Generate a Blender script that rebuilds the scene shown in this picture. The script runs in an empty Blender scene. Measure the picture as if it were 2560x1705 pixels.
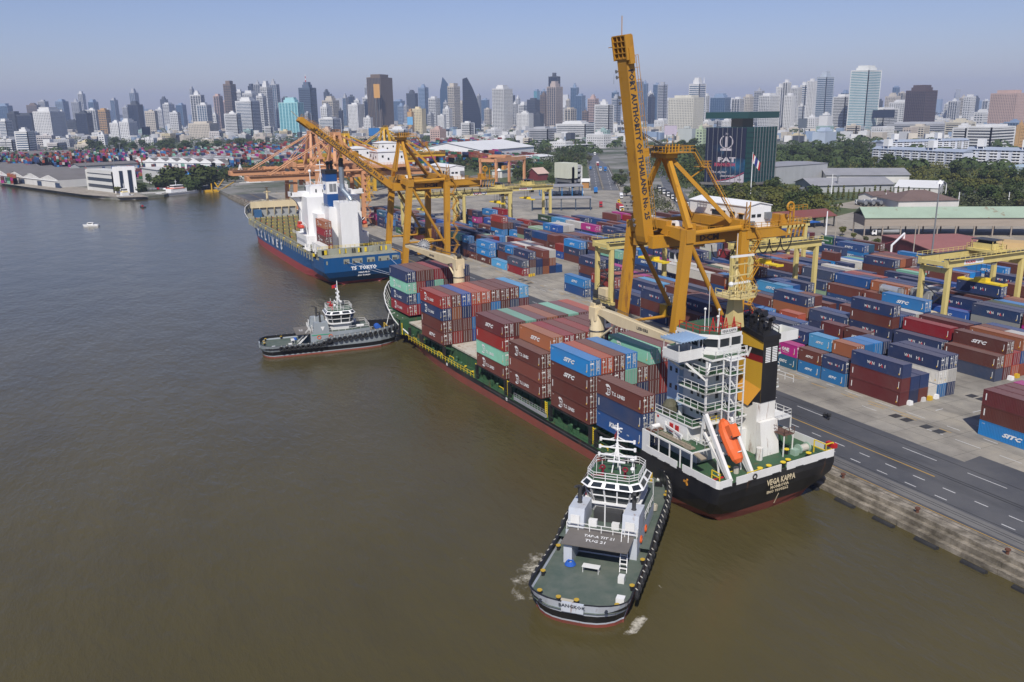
import bpy, math, random
from mathutils import Vector, Matrix
SC=bpy.context.scene
RND=random.Random(7)
R_=math.radians
# ------------------------------------------------ camera, sky, sun, exposure
FPX=2150.0; PITCH=.2615; YAW=.4638; ROLL=-.0139
CAM=Vector((-71.8,-84.4,57.2))
_f=Vector((math.sin(YAW)*math.cos(PITCH),math.cos(YAW)*math.cos(PITCH),-math.sin(PITCH)))
_r=_f.cross(Vector((0,0,1))).normalized(); _u=_r.cross(_f)
RT=_r*math.cos(ROLL)+_u*math.sin(ROLL); UP=-_r*math.sin(ROLL)+_u*math.cos(ROLL)
cam=bpy.data.cameras.new('camera'); camo=bpy.data.objects.new('camera',cam); SC.collection.objects.link(camo)
camo.matrix_world=Matrix(((RT.x,UP.x,-_f.x,CAM.x),(RT.y,UP.y,-_f.y,CAM.y),(RT.z,UP.z,-_f.z,CAM.z),(0,0,0,1)))
cam.sensor_width=36; cam.lens=36*FPX/2560; cam.clip_start=1; cam.clip_end=60000
SC.camera=camo
SUN=Vector((-4.2,-5.9,7.8)).normalized()
w=bpy.data.worlds.new('World'); SC.world=w; w.use_nodes=True
nt=w.node_tree; bg=nt.nodes['Background']
sky=nt.nodes.new('ShaderNodeTexSky'); sky.sky_type='NISHITA'; sky.sun_disc=False
sky.sun_elevation=math.asin(SUN.z); sky.sun_rotation=math.atan2(SUN.x,SUN.y)
sky.air_density=1.0; sky.dust_density=.6; sky.ozone_density=5.0; sky.altitude=0
tint=nt.nodes.new('ShaderNodeMix'); tint.data_type='RGBA'; tint.blend_type='MULTIPLY'; tint.inputs[0].default_value=1
nt.links.new(sky.outputs[0],tint.inputs[6]); tint.inputs[7].default_value=(.98,.86,1.0,1); nt.links.new(tint.outputs[2],bg.inputs[0]); bg.inputs[1].default_value=.10
sl=bpy.data.lights.new('sun','SUN'); sl.energy=4.6; sl.angle=R_(.55); sl.color=(1,.95,.87)
slo=bpy.data.objects.new('sun',sl); SC.collection.objects.link(slo)
slo.rotation_euler=(-SUN).to_track_quat('-Z','Y').to_euler()
SC.view_settings.view_transform='Standard'; SC.view_settings.look='None'; SC.view_settings.exposure=0; SC.view_settings.gamma=1
SC.cycles.max_bounces=5; SC.cycles.diffuse_bounces=2; SC.cycles.glossy_bounces=3; SC.cycles.volume_bounces=0
SC.cycles.use_denoising=True; SC.cycles.caustics_reflective=False; SC.cycles.caustics_refractive=False

# where a pixel of the 2560 px photograph meets a level of the real place: only used to survey positions
def ray(px,py): return RT*((px-1280)/FPX)-UP*((py-852.5)/FPX)+_f
def G(px,py,z=1.9):
    d=ray(px,py); t=(z-CAM.z)/d.z; return (CAM.x+d.x*t,CAM.y+d.y*t)
def HZ(px,py,x,y):
    d=ray(px,py); return CAM.z+d.z/math.hypot(d.x,d.y)*math.hypot(x-CAM.x,y-CAM.y)
def AT(px,D):   # ground point at distance D (metres) along a pixel column near the horizon
    d=ray(px,300); k=D/math.hypot(d.x,d.y); return (CAM.x+d.x*k,CAM.y+d.y*k)
def PX(x,y,z):
    v=Vector((x,y,z))-CAM; c=v.dot(_f); return 1280+FPX*v.dot(RT)/c, 852.5-FPX*v.dot(UP)/c, c

# ------------------------------------------------ materials
MATS={}
def _new(name):
    m=bpy.data.materials.new(name); m.use_nodes=True; return m,m.node_tree,m.node_tree.nodes['Principled BSDF']
def N(nt,t,**k):
    n=nt.nodes.new(t)
    for a,b in k.items():
        if a in ('op',): n.operation=b
        else: setattr(n,a,b)
    return n
def mixc(nt,fac,a,b,bt='MIX'):
    n=nt.nodes.new('ShaderNodeMix'); n.data_type='RGBA'; n.blend_type=bt
    for s,v in ((n.inputs[0],fac),(n.inputs[6],a),(n.inputs[7],b)):
        if hasattr(v,'links') or isinstance(v,bpy.types.NodeSocket): nt.links.new(v,s)
        else: s.default_value=v if not isinstance(v,tuple) else (v+(1,) if len(v)==3 else v)
    return n.outputs[2]
def noise(nt,scale,detail=4,rough=.6,vec=None,stretch=None,coord='Object'):
    n=nt.nodes.new('ShaderNodeTexNoise'); n.inputs['Scale'].default_value=scale; n.inputs['Detail'].default_value=detail; n.inputs['Roughness'].default_value=rough
    if vec is None:
        tc=nt.nodes.new('ShaderNodeTexCoord'); vec=tc.outputs[coord]
    if stretch:
        mp=nt.nodes.new('ShaderNodeMapping'); mp.inputs['Scale'].default_value=stretch; nt.links.new(vec,mp.inputs[0]); vec=mp.outputs[0]
    nt.links.new(vec,n.inputs['Vector']); return n.outputs[0]
def ramp(nt,fac,stops):
    r=nt.nodes.new('ShaderNodeValToRGB'); nt.links.new(fac,r.inputs[0])
    el=r.color_ramp.elements
    while len(el)<len(stops): el.new(.5)
    for e,(p,c) in zip(el,stops):
        e.position=p; e.color=(c if isinstance(c,tuple) else (c,c,c))+(1,) if not (isinstance(c,tuple) and len(c)==4) else c
    return r.outputs[0]
def paint(name,col,rough=.5,metal=0,dirt=.25,dirtcol=None,scale=.35,rust=0.,stretch=(1,1,.25),spec=.4):
    if name in MATS: return MATS[name]
    m,nt,b=_new(name)
    c2=tuple(x*.55 for x in col) if dirtcol is None else dirtcol
    nz=noise(nt,scale,5,.65,stretch=stretch)
    fac=ramp(nt,nz,[(.38,0.),(.72,dirt)])
    out=mixc(nt,fac,col,c2)
    if rust:
        nr=noise(nt,scale*2.3,6,.7,stretch=(1,1,.16))
        fr=ramp(nt,nr,[(.60-.1*rust,0.),(.72-.1*rust,.9)])
        out=mixc(nt,fr,out,(.20,.085,.03))
    nt.links.new(out,b.inputs['Base Color'])
    b.inputs['Roughness'].default_value=rough; b.inputs['Metallic'].default_value=metal; b.inputs['Specular IOR Level'].default_value=spec
    MATS[name]=m; return m
def objpaint(name,rough=.55,attr=None,rust=True):
    if name in MATS: return MATS[name]
    m,nt,b=_new(name)
    if attr:
        a=nt.nodes.new('ShaderNodeAttribute'); a.attribute_name=attr; src=a.outputs['Color']; coord='Object'
    else:
        a=nt.nodes.new('ShaderNodeObjectInfo'); src=a.outputs['Color']; coord='Object'
    tc=nt.nodes.new('ShaderNodeTexCoord'); g=nt.nodes.new('ShaderNodeNewGeometry')
    nz=noise(nt,.16,5,.65,vec=g.outputs['Position'])
    fac=ramp(nt,nz,[(.35,0.),(.75,.30)])
    out=mixc(nt,fac,src,(.13,.10,.085))
    # sun-bleached, dusty roofs
    sx=nt.nodes.new('ShaderNodeSeparateXYZ'); nt.links.new(g.outputs['Normal'],sx.inputs[0])
    up=nt.nodes.new('ShaderNodeMath'); up.operation='MULTIPLY'; nt.links.new(sx.outputs[2],up.inputs[0]); up.inputs[1].default_value=.20; up.use_clamp=True
    out=mixc(nt,up.outputs[0],out,(.40,.34,.31))
    if rust:
        nr=noise(nt,1.1,5,.7,vec=g.outputs['Position'])
        fr=ramp(nt,nr,[(.66,0.),(.74,.7)])
        out=mixc(nt,fr,out,(.17,.075,.035))
    nt.links.new(out,b.inputs['Base Color']); b.inputs['Roughness'].default_value=rough; b.inputs['Specular IOR Level'].default_value=.35
    MATS[name]=m; return m

# ------------------------------------------------ mesh builder
class MB:
    def __init__(s): s.v=[];s.f=[];s.m=[];s.mx=None
    def add(s,vs,fs,m=0):
        o=len(s.v)
        if s.mx is not None: vs=[s.mx@Vector(p) for p in vs]
        s.v.extend([tuple(p) for p in vs]); s.f.extend([tuple(i+o for i in f) for f in fs]); s.m.extend([m]*len(fs)); return s
    def box(s,x0,x1,y0,y1,z0,z1,m=0):
        return s.add([(x0,y0,z0),(x1,y0,z0),(x1,y1,z0),(x0,y1,z0),(x0,y0,z1),(x1,y0,z1),(x1,y1,z1),(x0,y1,z1)],
          [(0,3,2,1),(4,5,6,7),(0,1,5,4),(1,2,6,5),(2,3,7,6),(3,0,4,7)],m)
    def beam(s,p0,p1,w,h=None,m=0,w2=None,h2=None,up=(0,0,1)):
        h=h or w; w2=w2 or w; h2=h2 or h
        a=Vector(p0);b=Vector(p1);d=(b-a)
        if d.length<1e-6: return s
        d.normalize(); u=Vector(up)
        if abs(d.dot(u))>.98: u=Vector((0,1,0)) if abs(d.y)<.9 else Vector((1,0,0))
        sd=d.cross(u).normalized(); u=sd.cross(d)
        vs=[]
        for p,ww,hh in ((a,w,h),(b,w2,h2)):
            for i,j in ((-1,-1),(1,-1),(1,1),(-1,1)): vs.append(p+sd*(i*ww/2)+u*(j*hh/2))
        return s.add(vs,[(0,1,2,3),(7,6,5,4),(0,4,5,1),(1,5,6,2),(2,6,7,3),(3,7,4,0)],m)
    def tube(s,p0,p1,r,n=8,r2=None,m=0,cap=True):
        r2=r if r2 is None else r2
        a=Vector(p0);b=Vector(p1);d=(b-a).normalized(); u=Vector((0,0,1)) if abs(d.z)<.95 else Vector((1,0,0))
        sd=d.cross(u).normalized(); u=sd.cross(d)
        vs=[a+(sd*math.cos(t)+u*math.sin(t))*r for t in [2*math.pi*i/n for i in range(n)]]+[b+(sd*math.cos(t)+u*math.sin(t))*r2 for t in [2*math.pi*i/n for i in range(n)]]
        fs=[(i,(i+1)%n,n+(i+1)%n,n+i) for i in range(n)]
        if cap: fs+= [tuple(range(n-1,-1,-1)),tuple(range(n,2*n))]
        return s.add(vs,fs,m)
    def pipe(s,pts,r,n=6,m=0):
        for a,b in zip(pts,pts[1:]): s.tube(a,b,r,n,m=m)
        return s
    def prism(s,poly,z0,z1,m=0,mt=None):
        n=len(poly); A=sum(poly[i][0]*poly[(i+1)%n][1]-poly[(i+1)%n][0]*poly[i][1] for i in range(n))
        if A<0: poly=poly[::-1]
        vs=[(p[0],p[1],z0) for p in poly]+[(p[0],p[1],z1) for p in poly]
        s.add(vs,[(i,(i+1)%n,n+(i+1)%n,n+i) for i in range(n)]+[tuple(range(n-1,-1,-1))],m)
        s.add([(p[0],p[1],z1) for p in poly],[tuple(range(n))],m if mt is None else mt); return s
    def extr(s,poly,axis,a,b,m=0):   # poly in the other two axes
        n=len(poly)
        def mk(p,t): return (t,p[0],p[1]) if axis==0 else ((p[0],t,p[1]) if axis==1 else (p[0],p[1],t))
        vs=[mk(p,a) for p in poly]+[mk(p,b) for p in poly]
        return s.add(vs,[(i,(i+1)%n,n+(i+1)%n,n+i) for i in range(n)]+[tuple(range(n-1,-1,-1)),tuple(range(n,2*n))],m)
    def poly(s,pts,m=0): return s.add(pts,[tuple(range(len(pts)))],m)
    def sphere(s,c,r,n=8,m=0,sz=1.):
        vs=[];fs=[];k=n//2
        for i in range(k+1):
            t=math.pi*i/k
            for j in range(n): a=2*math.pi*j/n; vs.append((c[0]+r*math.sin(t)*math.cos(a),c[1]+r*math.sin(t)*math.sin(a),c[2]+r*sz*math.cos(t)))
        for i in range(k):
            for j in range(n): fs.append((i*n+j,(i+1)*n+j,(i+1)*n+(j+1)%n,i*n+(j+1)%n))
        return s.add(vs,fs,m)
    def torus(s,c,R,r,nax,N1=14,n2=6,m=0):
        ax=Vector(nax).normalized(); u=ax.cross(Vector((0,0,1)))
        if u.length<.1: u=Vector((1,0,0))
        u.normalize(); v=ax.cross(u); vs=[];fs=[]
        for i in range(N1):
            a=2*math.pi*i/N1; d=u*math.cos(a)+v*math.sin(a)
            for j in range(n2):
                b=2*math.pi*j/n2; vs.append(Vector(c)+d*(R+r*math.cos(b))+ax*(r*math.sin(b)))
        for i in range(N1):
            for j in range(n2): fs.append((i*n2+j,((i+1)%N1)*n2+j,((i+1)%N1)*n2+(j+1)%n2,i*n2+(j+1)%n2))
        return s.add(vs,fs,m)
    def rail(s,pts,h=1.05,step=1.6,r=.035,m=0,rows=(1.,.5)):
        for a,b in zip(pts,pts[1:]):
            a=Vector(a);b=Vector(b);L=(b-a).length;n=max(1,int(L/step))
            for k in rows: s.beam(a+Vector((0,0,h*k)),b+Vector((0,0,h*k)),r*1.6,r*1.6,m)
            for i in range(n+1): p=a+(b-a)*(i/n); s.beam(p,p+Vector((0,0,h)),r*1.8,r*1.8,m)
        return s
    def stairs(s,p0,p1,w=.8,m=0,side=(1,0,0),rail=True):
        a=Vector(p0);b=Vector(p1);sd=Vector(side).normalized()*w/2; n=max(3,int(abs(b.z-a.z)/.35))
        s.beam(a+sd,b+sd,.08,.22,m); s.beam(a-sd,b-sd,.08,.22,m)
        for i in range(1,n): p=a+(b-a)*(i/n); s.beam(p-sd,p+sd,.24,.05,m)
        if rail:
            for k in (1,-1): s.beam(a+sd*k+Vector((0,0,.95)),b+sd*k+Vector((0,0,.95)),.07,.07,m)
        return s
    def text(s,txt,org,xd,yd,h,m=0,bold=.02,shear=0.,width=None,center=True):
        vs,fs,(x0,x1,y0,y1)=tglyph(txt,bold,shear)
        k=h/(y1-y0) if h else width/(x1-x0); kx=k if (width is None) else width/(x1-x0)
        o=Vector(org);X=Vector(xd).normalized();Y=Vector(yd).normalized()
        cx=(x0+x1)/2 if center else x0; cy=(y0+y1)/2
        return s.add([o+X*((p[0]-cx)*kx)+Y*((p[1]-cy)*k) for p in vs],fs,m)
    def mesh(s,name,mats):
        me=bpy.data.meshes.new(name); me.from_pydata(s.v,[],s.f)
        for mt in mats: me.materials.append(mt)
        me.polygons.foreach_set('material_index',s.m); me.update(); return me
    def build(s,name,mats,parent=None,loc=None,smooth=False):
        if not isinstance(mats,(list,tuple)): mats=[mats]
        me=s.mesh(name,mats); o=bpy.data.objects.new(name,me); SC.collection.objects.link(o)
        if smooth: me.polygons.foreach_set('use_smooth',[True]*len(me.polygons))
        if parent: o.parent=parent
        if loc: o.location=loc
        return o
_TG={}
def tglyph(txt,bold,shear):
    k=(txt,bold,shear)
    if k in _TG: return _TG[k]
    c=bpy.data.curves.new('t','FONT'); c.body=txt; c.offset=bold; c.shear=shear; c.resolution_u=1; c.fill_mode='BOTH' if hasattr(c,'fill_mode') else None
    o=bpy.data.objects.new('t',c); me=bpy.data.meshes.new_from_object(o)
    vs=[tuple(v.co) for v in me.vertices]; fs=[tuple(p.vertices) for p in me.polygons]
    bpy.data.objects.remove(o); bpy.data.curves.remove(c); bpy.data.meshes.remove(me)
    xs=[v[0] for v in vs]; ys=[v[1] for v in vs]
    _TG[k]=(vs,fs,(min(xs),max(xs),min(ys),max(ys))); return _TG[k]
def tag(o,label=None,cat=None,group=None,kind=None):
    if label: o['label']=label
    if cat: o['category']=cat
    if group: o['group']=group
    if kind: o['kind']=kind
    return o
def empty(name,loc=(0,0,0),rz=0,label=None,cat=None,group=None):
    o=bpy.data.objects.new(name,None); SC.collection.objects.link(o); o.location=loc; o.rotation_euler=(0,0,rz); o.empty_display_size=.1
    return tag(o,label,cat,group)
def copy_tree(o,parent=None):
    c=o.copy(); SC.collection.objects.link(c); c.parent=parent
    for ch in list(o.children): copy_tree(ch,c)
    return c
ORD=['first','second','third','fourth','fifth','sixth','seventh','eighth','ninth','tenth','eleventh','twelfth','thirteenth','fourteenth','fifteenth','sixteenth','seventeenth','eighteenth','nineteenth','twentieth']+['twenty-'+a for a in ('first','second','third','fourth','fifth','sixth','seventh','eighth','ninth')]+['thirtieth']
for a in ('thirty','forty','fifty','sixty','seventy','eighty','ninety'):
    if a!='thirty': ORD.append(a[:-1]+'ieth')
    ORD+= [a+'-'+b for b in ORD[:9]]
W_=lambda n,c,r=.5,**k: paint(n,c,r,**k)
white=paint('white paint',(.74,.74,.72),.45,dirt=.35,dirtcol=(.45,.42,.36),scale=.25)
cleanwhite=paint('clean white paint',(.80,.80,.79),.45,dirt=.15)
rustwhite=paint('rust streaked white paint',(.74,.73,.69),.5,dirt=.4,dirtcol=(.5,.45,.36),rust=.35,scale=.35)
glass=paint('dark window glass',(.02,.026,.03),.08,dirt=.0,spec=.6)
black=paint('black paint',(.012,.012,.014),.4,dirt=.5,dirtcol=(.035,.033,.03))
steel=paint('grey steel',(.25,.26,.27),.45,.3)
darksteel=paint('dark steel',(.06,.06,.06),.5,.2)
decal=paint('white lettering paint',(.78,.78,.76),.5,dirt=.1)
yel=paint('yellow safety paint',(.75,.55,.03),.5,dirt=.2)
green=paint('green deck paint',(.035,.10,.045),.55,dirt=.5,dirtcol=(.06,.07,.045),rust=.1)
rubber=paint('worn rubber',(.018,.018,.019),.8,dirt=.5,dirtcol=(.05,.05,.05))
red=paint('red paint',(.45,.02,.02),.5)
orange=paint('lifeboat orange paint',(.70,.13,.03),.45,dirt=.2)
cranecream=paint('cream crane paint',(.68,.57,.36),.5,dirt=.35,dirtcol=(.42,.32,.17))
# ------------------------------------------------ the setting: water, land, quay, roads
def flat(name,poly,z,m):
    mb=MB(); mb.poly([(p[0],p[1],z) for p in (poly if sum(poly[i][0]*poly[(i+1)%len(poly)][1]-poly[(i+1)%len(poly)][0]*poly[i][1] for i in range(len(poly)))>0 else poly[::-1])])
    o=mb.build(name,m); tag(o,kind='structure'); return o
def water_mat():
    m,nt,b=_new('silty river water')
    g=nt.nodes.new('ShaderNodeNewGeometry'); P=g.outputs['Position']
    n1=noise(nt,.012,4,.55,vec=P,stretch=(1,.45,1)); n2=noise(nt,.05,5,.6,vec=P,stretch=(1,.5,1))
    c=ramp(nt,n1,[(.3,(.060,.050,.018)),(.7,(.094,.077,.031))])
    c=mixc(nt,ramp(nt,n2,[(.45,0.),(.75,.45)]),c,(.050,.042,.020))
    nt.links.new(c,b.inputs['Base Color']); b.inputs['Roughness'].default_value=.12; b.inputs['IOR'].default_value=1.33; b.inputs['Specular IOR Level'].default_value=.5
    w1=noise(nt,.55,5,.6,vec=P,stretch=(1.5,.55,1)); w2=noise(nt,.11,3,.5,vec=P,stretch=(1.2,.6,1)); w3=noise(nt,2.2,2,.5,vec=P)
    a=N(nt,'ShaderNodeMath',op='MULTIPLY_ADD'); nt.links.new(w2,a.inputs[0]); a.inputs[1].default_value=2.2; nt.links.new(w1,a.inputs[2])
    a2=N(nt,'ShaderNodeMath',op='MULTIPLY_ADD'); nt.links.new(w3,a2.inputs[0]); a2.inputs[1].default_value=.12; nt.links.new(a.outputs[0],a2.inputs[2])
    bp=nt.nodes.new('ShaderNodeBump'); bp.inputs['Strength'].default_value=.33; bp.inputs['Distance'].default_value=.55
    nt.links.new(a2.outputs[0],bp.inputs['Height']); nt.links.new(bp.outputs[0],b.inputs['Normal']); return m
flat('river_water',[(-9000,-900),(9000,-900),(9000,12000),(-9000,12000)],0,water_mat())
def ground_mat():
    m,nt,b=_new('city ground'); g=nt.nodes.new('ShaderNodeNewGeometry'); P=g.outputs['Position']
    n1=noise(nt,.012,5,.6,vec=P); n2=noise(nt,.05,4,.6,vec=P)
    c=ramp(nt,n1,[(.40,(.055,.075,.035)),(.5,(.17,.165,.14)),(.62,(.26,.25,.23))])
    c=mixc(nt,ramp(nt,n2,[(.5,0.),(.62,.8)]),c,(.07,.085,.045))
    nt.links.new(c,b.inputs['Base Color']); b.inputs['Roughness'].default_value=.95; return m
shore=[(27.35,-900),(27.35,640),(55,648),(25.5,657.8),(.3,624),(-14,592),(-34,584),(-46,590),(-66,633),(-96,718),(-130,814),(-265,1120),(-900,2400),(-6000,9000),(-6000,11500),(8500,11500),(8500,-900)]
land=MB(); land.prism(shore,-1.2,1.9); tag(land.build('ground',ground_mat()),kind='structure')
def conc(name,cols,sc=.06,joint=None,rough=.85):
    if name in MATS: return MATS[name]
    m,nt,b=_new(name); g=nt.nodes.new('ShaderNodeNewGeometry'); P=g.outputs['Position']
    n1=noise(nt,sc,6,.7,vec=P); n2=noise(nt,sc*6,4,.6,vec=P,stretch=(1,.25,1))
    c=ramp(nt,n1,[(.36,cols[0]),(.5,cols[1]),(.64,cols[2])])
    c=mixc(nt,ramp(nt,n2,[(.52,0.),(.7,.5)]),c,tuple(x*.5 for x in cols[0]))
    if joint:
        br=nt.nodes.new('ShaderNodeTexBrick'); nt.links.new(P,br.inputs['Vector']); br.inputs['Scale'].default_value=1; br.inputs['Brick Width'].default_value=joint; br.inputs['Row Height'].default_value=joint; br.inputs['Mortar Size'].default_value=.045; br.offset=0
        br.inputs['Color1'].default_value=(1,1,1,1); br.inputs['Color2'].default_value=(.93,.92,.9,1); br.inputs['Mortar'].default_value=(.45,.44,.42,1)
        c=mixc(nt,1.,c,br.outputs[0],'MULTIPLY')
    nt.links.new(c,b.inputs['Base Color']); b.inputs['Roughness'].default_value=rough; MATS[name]=m; return m
yardc=conc('yard concrete',[(.20,.185,.16),(.29,.27,.23),(.38,.345,.28)],.05,6.)
asph=conc('quay asphalt',[(.052,.055,.062),(.068,.070,.078),(.095,.095,.098)],.035)
apron=conc('apron strip',[(.085,.085,.085),(.115,.112,.11),(.16,.155,.145)],.04)
kerbm=conc('old quay concrete',[(.10,.085,.06),(.19,.165,.125),(.33,.29,.23)],.35)
roadm=conc('road asphalt',[(.09,.095,.105),(.12,.125,.135),(.15,.15,.155)],.05)
flat('yard',[(27.6,-300),(420,-300),(420,150),(300,300),(290,520),(60,560),(27.6,560)],1.908,yardc)
# asphalt carriageway with a stepped joint to the concrete, as poured in the photograph
flat('asphalt_road',[(28.6,-300),(54.3,-300),(54.3,-2),(49.9,-2.4),(49.9,26),(50.3,560),(28.6,560)],1.915,asph)
flat('apron_strip',[(31.1,-300),(33.9,-300),(33.9,560),(31.1,560)],1.921,apron)
flat('apron_strip',[(28.2,-300),(30.2,-300),(30.2,560),(28.2,560)],1.9212,kerbm)
mk=MB()
def line(x0,x1,y0,y1,m,z=1.927): mk.poly([(x0,y0,z),(x1,y0,z),(x1,y1,z),(x0,y1,z)],m)
rr=random.Random(3)
for k in range(-30,60):
    y=k*5.2
    if rr.random()<.9: line(35.1,35.28,y,y+2.0,0)
    if rr.random()<.95: line(38.3,38.48,y+1,y+3.1,0)
    if rr.random()<.8: line(46.4,46.56,y*2.3,y*2.3+6.5,0)
line(40.75,40.97,-4,560,1); line(30.35,30.5,-300,560,1,1.928)
for k in range(-30,80):
    y=k*7.1
    if rr.random()<.75: line(57.2,57.36,y,y+rr.uniform(1.5,5),0)
    if rr.random()<.75: line(61.6,61.76,y,y+rr.uniform(1.5,5),0)
    if rr.random()<.6: line(59.3,59.5,y,y+rr.uniform(2,7),1)
    if rr.random()<.5: line(60.4,60.58,y,y+rr.uniform(2,7),1)
for (x,y,l) in ((66,7,3),(72,12,3.2),(80,9,2.4),(88,14,3),(67,16,2),(84,5,2.5),(95,8,3)): line(x,x+l,y,y+.22,0)
mk_o=mk.build('road_markings',[paint('worn white road paint',(.62,.62,.60),.8,dirt=.6,dirtcol=(.3,.3,.3)),paint('worn yellow road paint',(.50,.30,.05),.8,dirt=.6,dirtcol=(.25,.2,.12))]); tag(mk_o,kind='structure')
rl=MB()
for x in (32.3,32.9,42.1,42.75,47.9,34.4,29.4):
    w=.09 if x not in (42.1,42.75) else .20
    rl.box(x-w/2,x+w/2,-300,560,1.925,1.945 if x>31 else 1.94)
tag(rl.build('crane_rails',darksteel),kind='structure')
# quay edge: capping beam, lower ledge, tyre fenders
q=MB(); q.box(27.3,28.3,-300,560,1.5,2.12); 
for k in range(-60,112):
    y=k*5; q.box(26.35+rr.uniform(0,.12),27.28,y+.02,y+4.98,-.9,1.5+rr.uniform(-.08,.05))
    q.box(25.5+rr.uniform(0,.18),26.34,y+.03,y+4.97,-.9,.78+rr.uniform(-.07,.05))
tag(q.build('quay_wall',kerbm),'crumbling concrete quay edge with a stepped lower ledge above the brown water','quay wall')
fd=MB()
fdm=MB(); fdm.tube((0,-1.7,0),(0,1.7,0),.42,10); fdm.tube((.05,-1.8,0),(.05,1.8,0),.2,8); fmesh=fdm.mesh('rubber_fender',[rubber])
for i,k in enumerate(list(range(-22,2))+[9,14,19,24,29,34]):
    y=k*7.0-1.5; o=bpy.data.objects.new('rubber_fender',fmesh); SC.collection.objects.link(o); o.location=(24.7,y,.0)
    tag(o,'black rubber fender cylinder on the quay ledge by the brown water','fender','rubber fenders along the quay edge')
bo=MB(); bo.tube((0,0,0),(0,0,.55),.22,8); bo.tube((0,0,.55),(0,0,.75),.36,8); bmesh_=bo.mesh('bollard',[paint('rusty iron',(.12,.05,.03),.8)])
for k in range(-6,40):
    y=k*13.3+2.; o=bpy.data.objects.new('quay_bollard',bmesh_); SC.collection.objects.link(o); o.location=(27.85,y,2.1)
    tag(o,'rusty mooring bollard on the quay edge','bollard','mooring bollards along the quay edge')
# dark drain covers
dc=MB(); dc.box(-1,1,-.8,.8,0,.02); dcm=dc.mesh('steel_plate',[darksteel])
for (px,py) in ((2239,1040),(2267,1050),(2316,1067),(2348,1079),(2430,990),(2455,998),(1303,698),(1312,702),(1324,708),(1318,717)):
    x,y=G(px,py); o=bpy.data.objects.new('road_plate',dcm); SC.collection.objects.link(o); o.location=(x,y,1.93)
    tag(o,'dark steel ground plate set in the yard concrete lane','ground plate','dark steel ground plates')
# haze
hz=MB(); hz.box(-9500,9500,-1000,12500,-2.5,330)
def haze_mat():
    m=bpy.data.materials.new('haze air'); m.use_nodes=True; nt=m.node_tree; nt.nodes.clear()
    o=nt.nodes.new('ShaderNodeOutputMaterial'); v=nt.nodes.new('ShaderNodeVolumePrincipled'); nt.links.new(v.outputs[0],o.inputs['Volume'])
    v.inputs['Color'].default_value=(.60,.72,1,1); v.inputs['Density'].default_value=HAZE; v.inputs['Anisotropy'].default_value=0.0
    return m
HAZE=1.0e-4
tag(hz.build('haze',haze_mat()),kind='stuff')
# ------------------------------------------------ shipping containers
cpaint=objpaint('container paint'); cattr=objpaint('stacked container paint',attr='Col')
CW,CH=2.44,2.70
galv=paint('galvanised lock rods',(.50,.50,.48),.5,dirt=.4)
ylab=paint('yellow label',(.72,.45,.03),.6)
def cont_mesh(L):
    mb=MB(); w=CW/2; l=L/2; h=CH; t=.11
    for sx in (-1,1):
        for sy in (-1,1): mb.box(sx*w-(t if sx>0 else 0),sx*w+(t if sx<0 else 0),sy*l-(t if sy>0 else 0),sy*l+(t if sy<0 else 0),0,h)
        mb.box(min(sx*w,sx*(w-t)),max(sx*w,sx*(w-t)),-l+t,l-t,0,.16); mb.box(min(sx*w,sx*(w-t)),max(sx*w,sx*(w-t)),-l+t,l-t,h-.12,h)
        # corrugated side
        n=int(L/.28); p=(L-2*t)/n; ys=-l+t; vs=[];fs=[]
        prof=[]
        for i in range(n):
            y=ys+i*p; prof+=[(w-.012,y),(w-.012,y+p*.36),(w-.062,y+p*.5),(w-.062,y+p*.86)]
        prof.append((w-.012,l-t))
        for (x,y) in prof: vs+=[(sx*x,y,.16),(sx*x,y,h-.12)]
        for i in range(len(prof)-1):
            a=2*i; fs.append((a,a+2,a+3,a+1) if sx>0 else (a+1,a+3,a+2,a))
        mb.add(vs,fs)
    # front (blank) end +y, corrugated vertically
    mb.box(-w+t,w-t,l-t,l,0,.18); mb.box(-w+t,w-t,l-t,l,h-.14,h)
    n=8; p=(CW-2*t)/n; prof=[]
    for i in range(n): x=-w+t+i*p; prof+=[(x,l-.01),(x+p*.4,l-.01),(x+p*.5,l-.06),(x+p*.9,l-.06)]
    prof.append((w-t,l-.01)); vs=[]
    for (x,y) in prof: vs+=[(x,y,.18),(x,y,h-.14)]
    mb.add(vs,[(2*i+1,2*i+3,2*i+2,2*i) for i in range(len(prof)-1)])
    # roof with shallow ribs, floor
    n=int(L/.9); p=(L-2*t)/n; prof=[]
    for i in range(n): y=-l+t+i*p; prof+=[(y,h-.035),(y+p*.45,h-.035),(y+p*.5,h-.012),(y+p*.95,h-.012)]
    prof.append((l-t,h-.035)); vs=[]
    for (y,z) in prof: vs+=[(-w+t,y,z),(w-t,y,z)]
    mb.add(vs,[(2*i,2*i+1,2*i+3,2*i+2) for i in range(len(prof)-1)])
    mb.box(-w+t,w-t,-l,-l+t,h-.14,h); mb.box(-w+t,w-t,-l,-l+t,0,.16); mb.poly([(-w,-l,.02),(-w,l,.02),(w,l,.02),(w,-l,.02)])
    return mb
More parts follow.
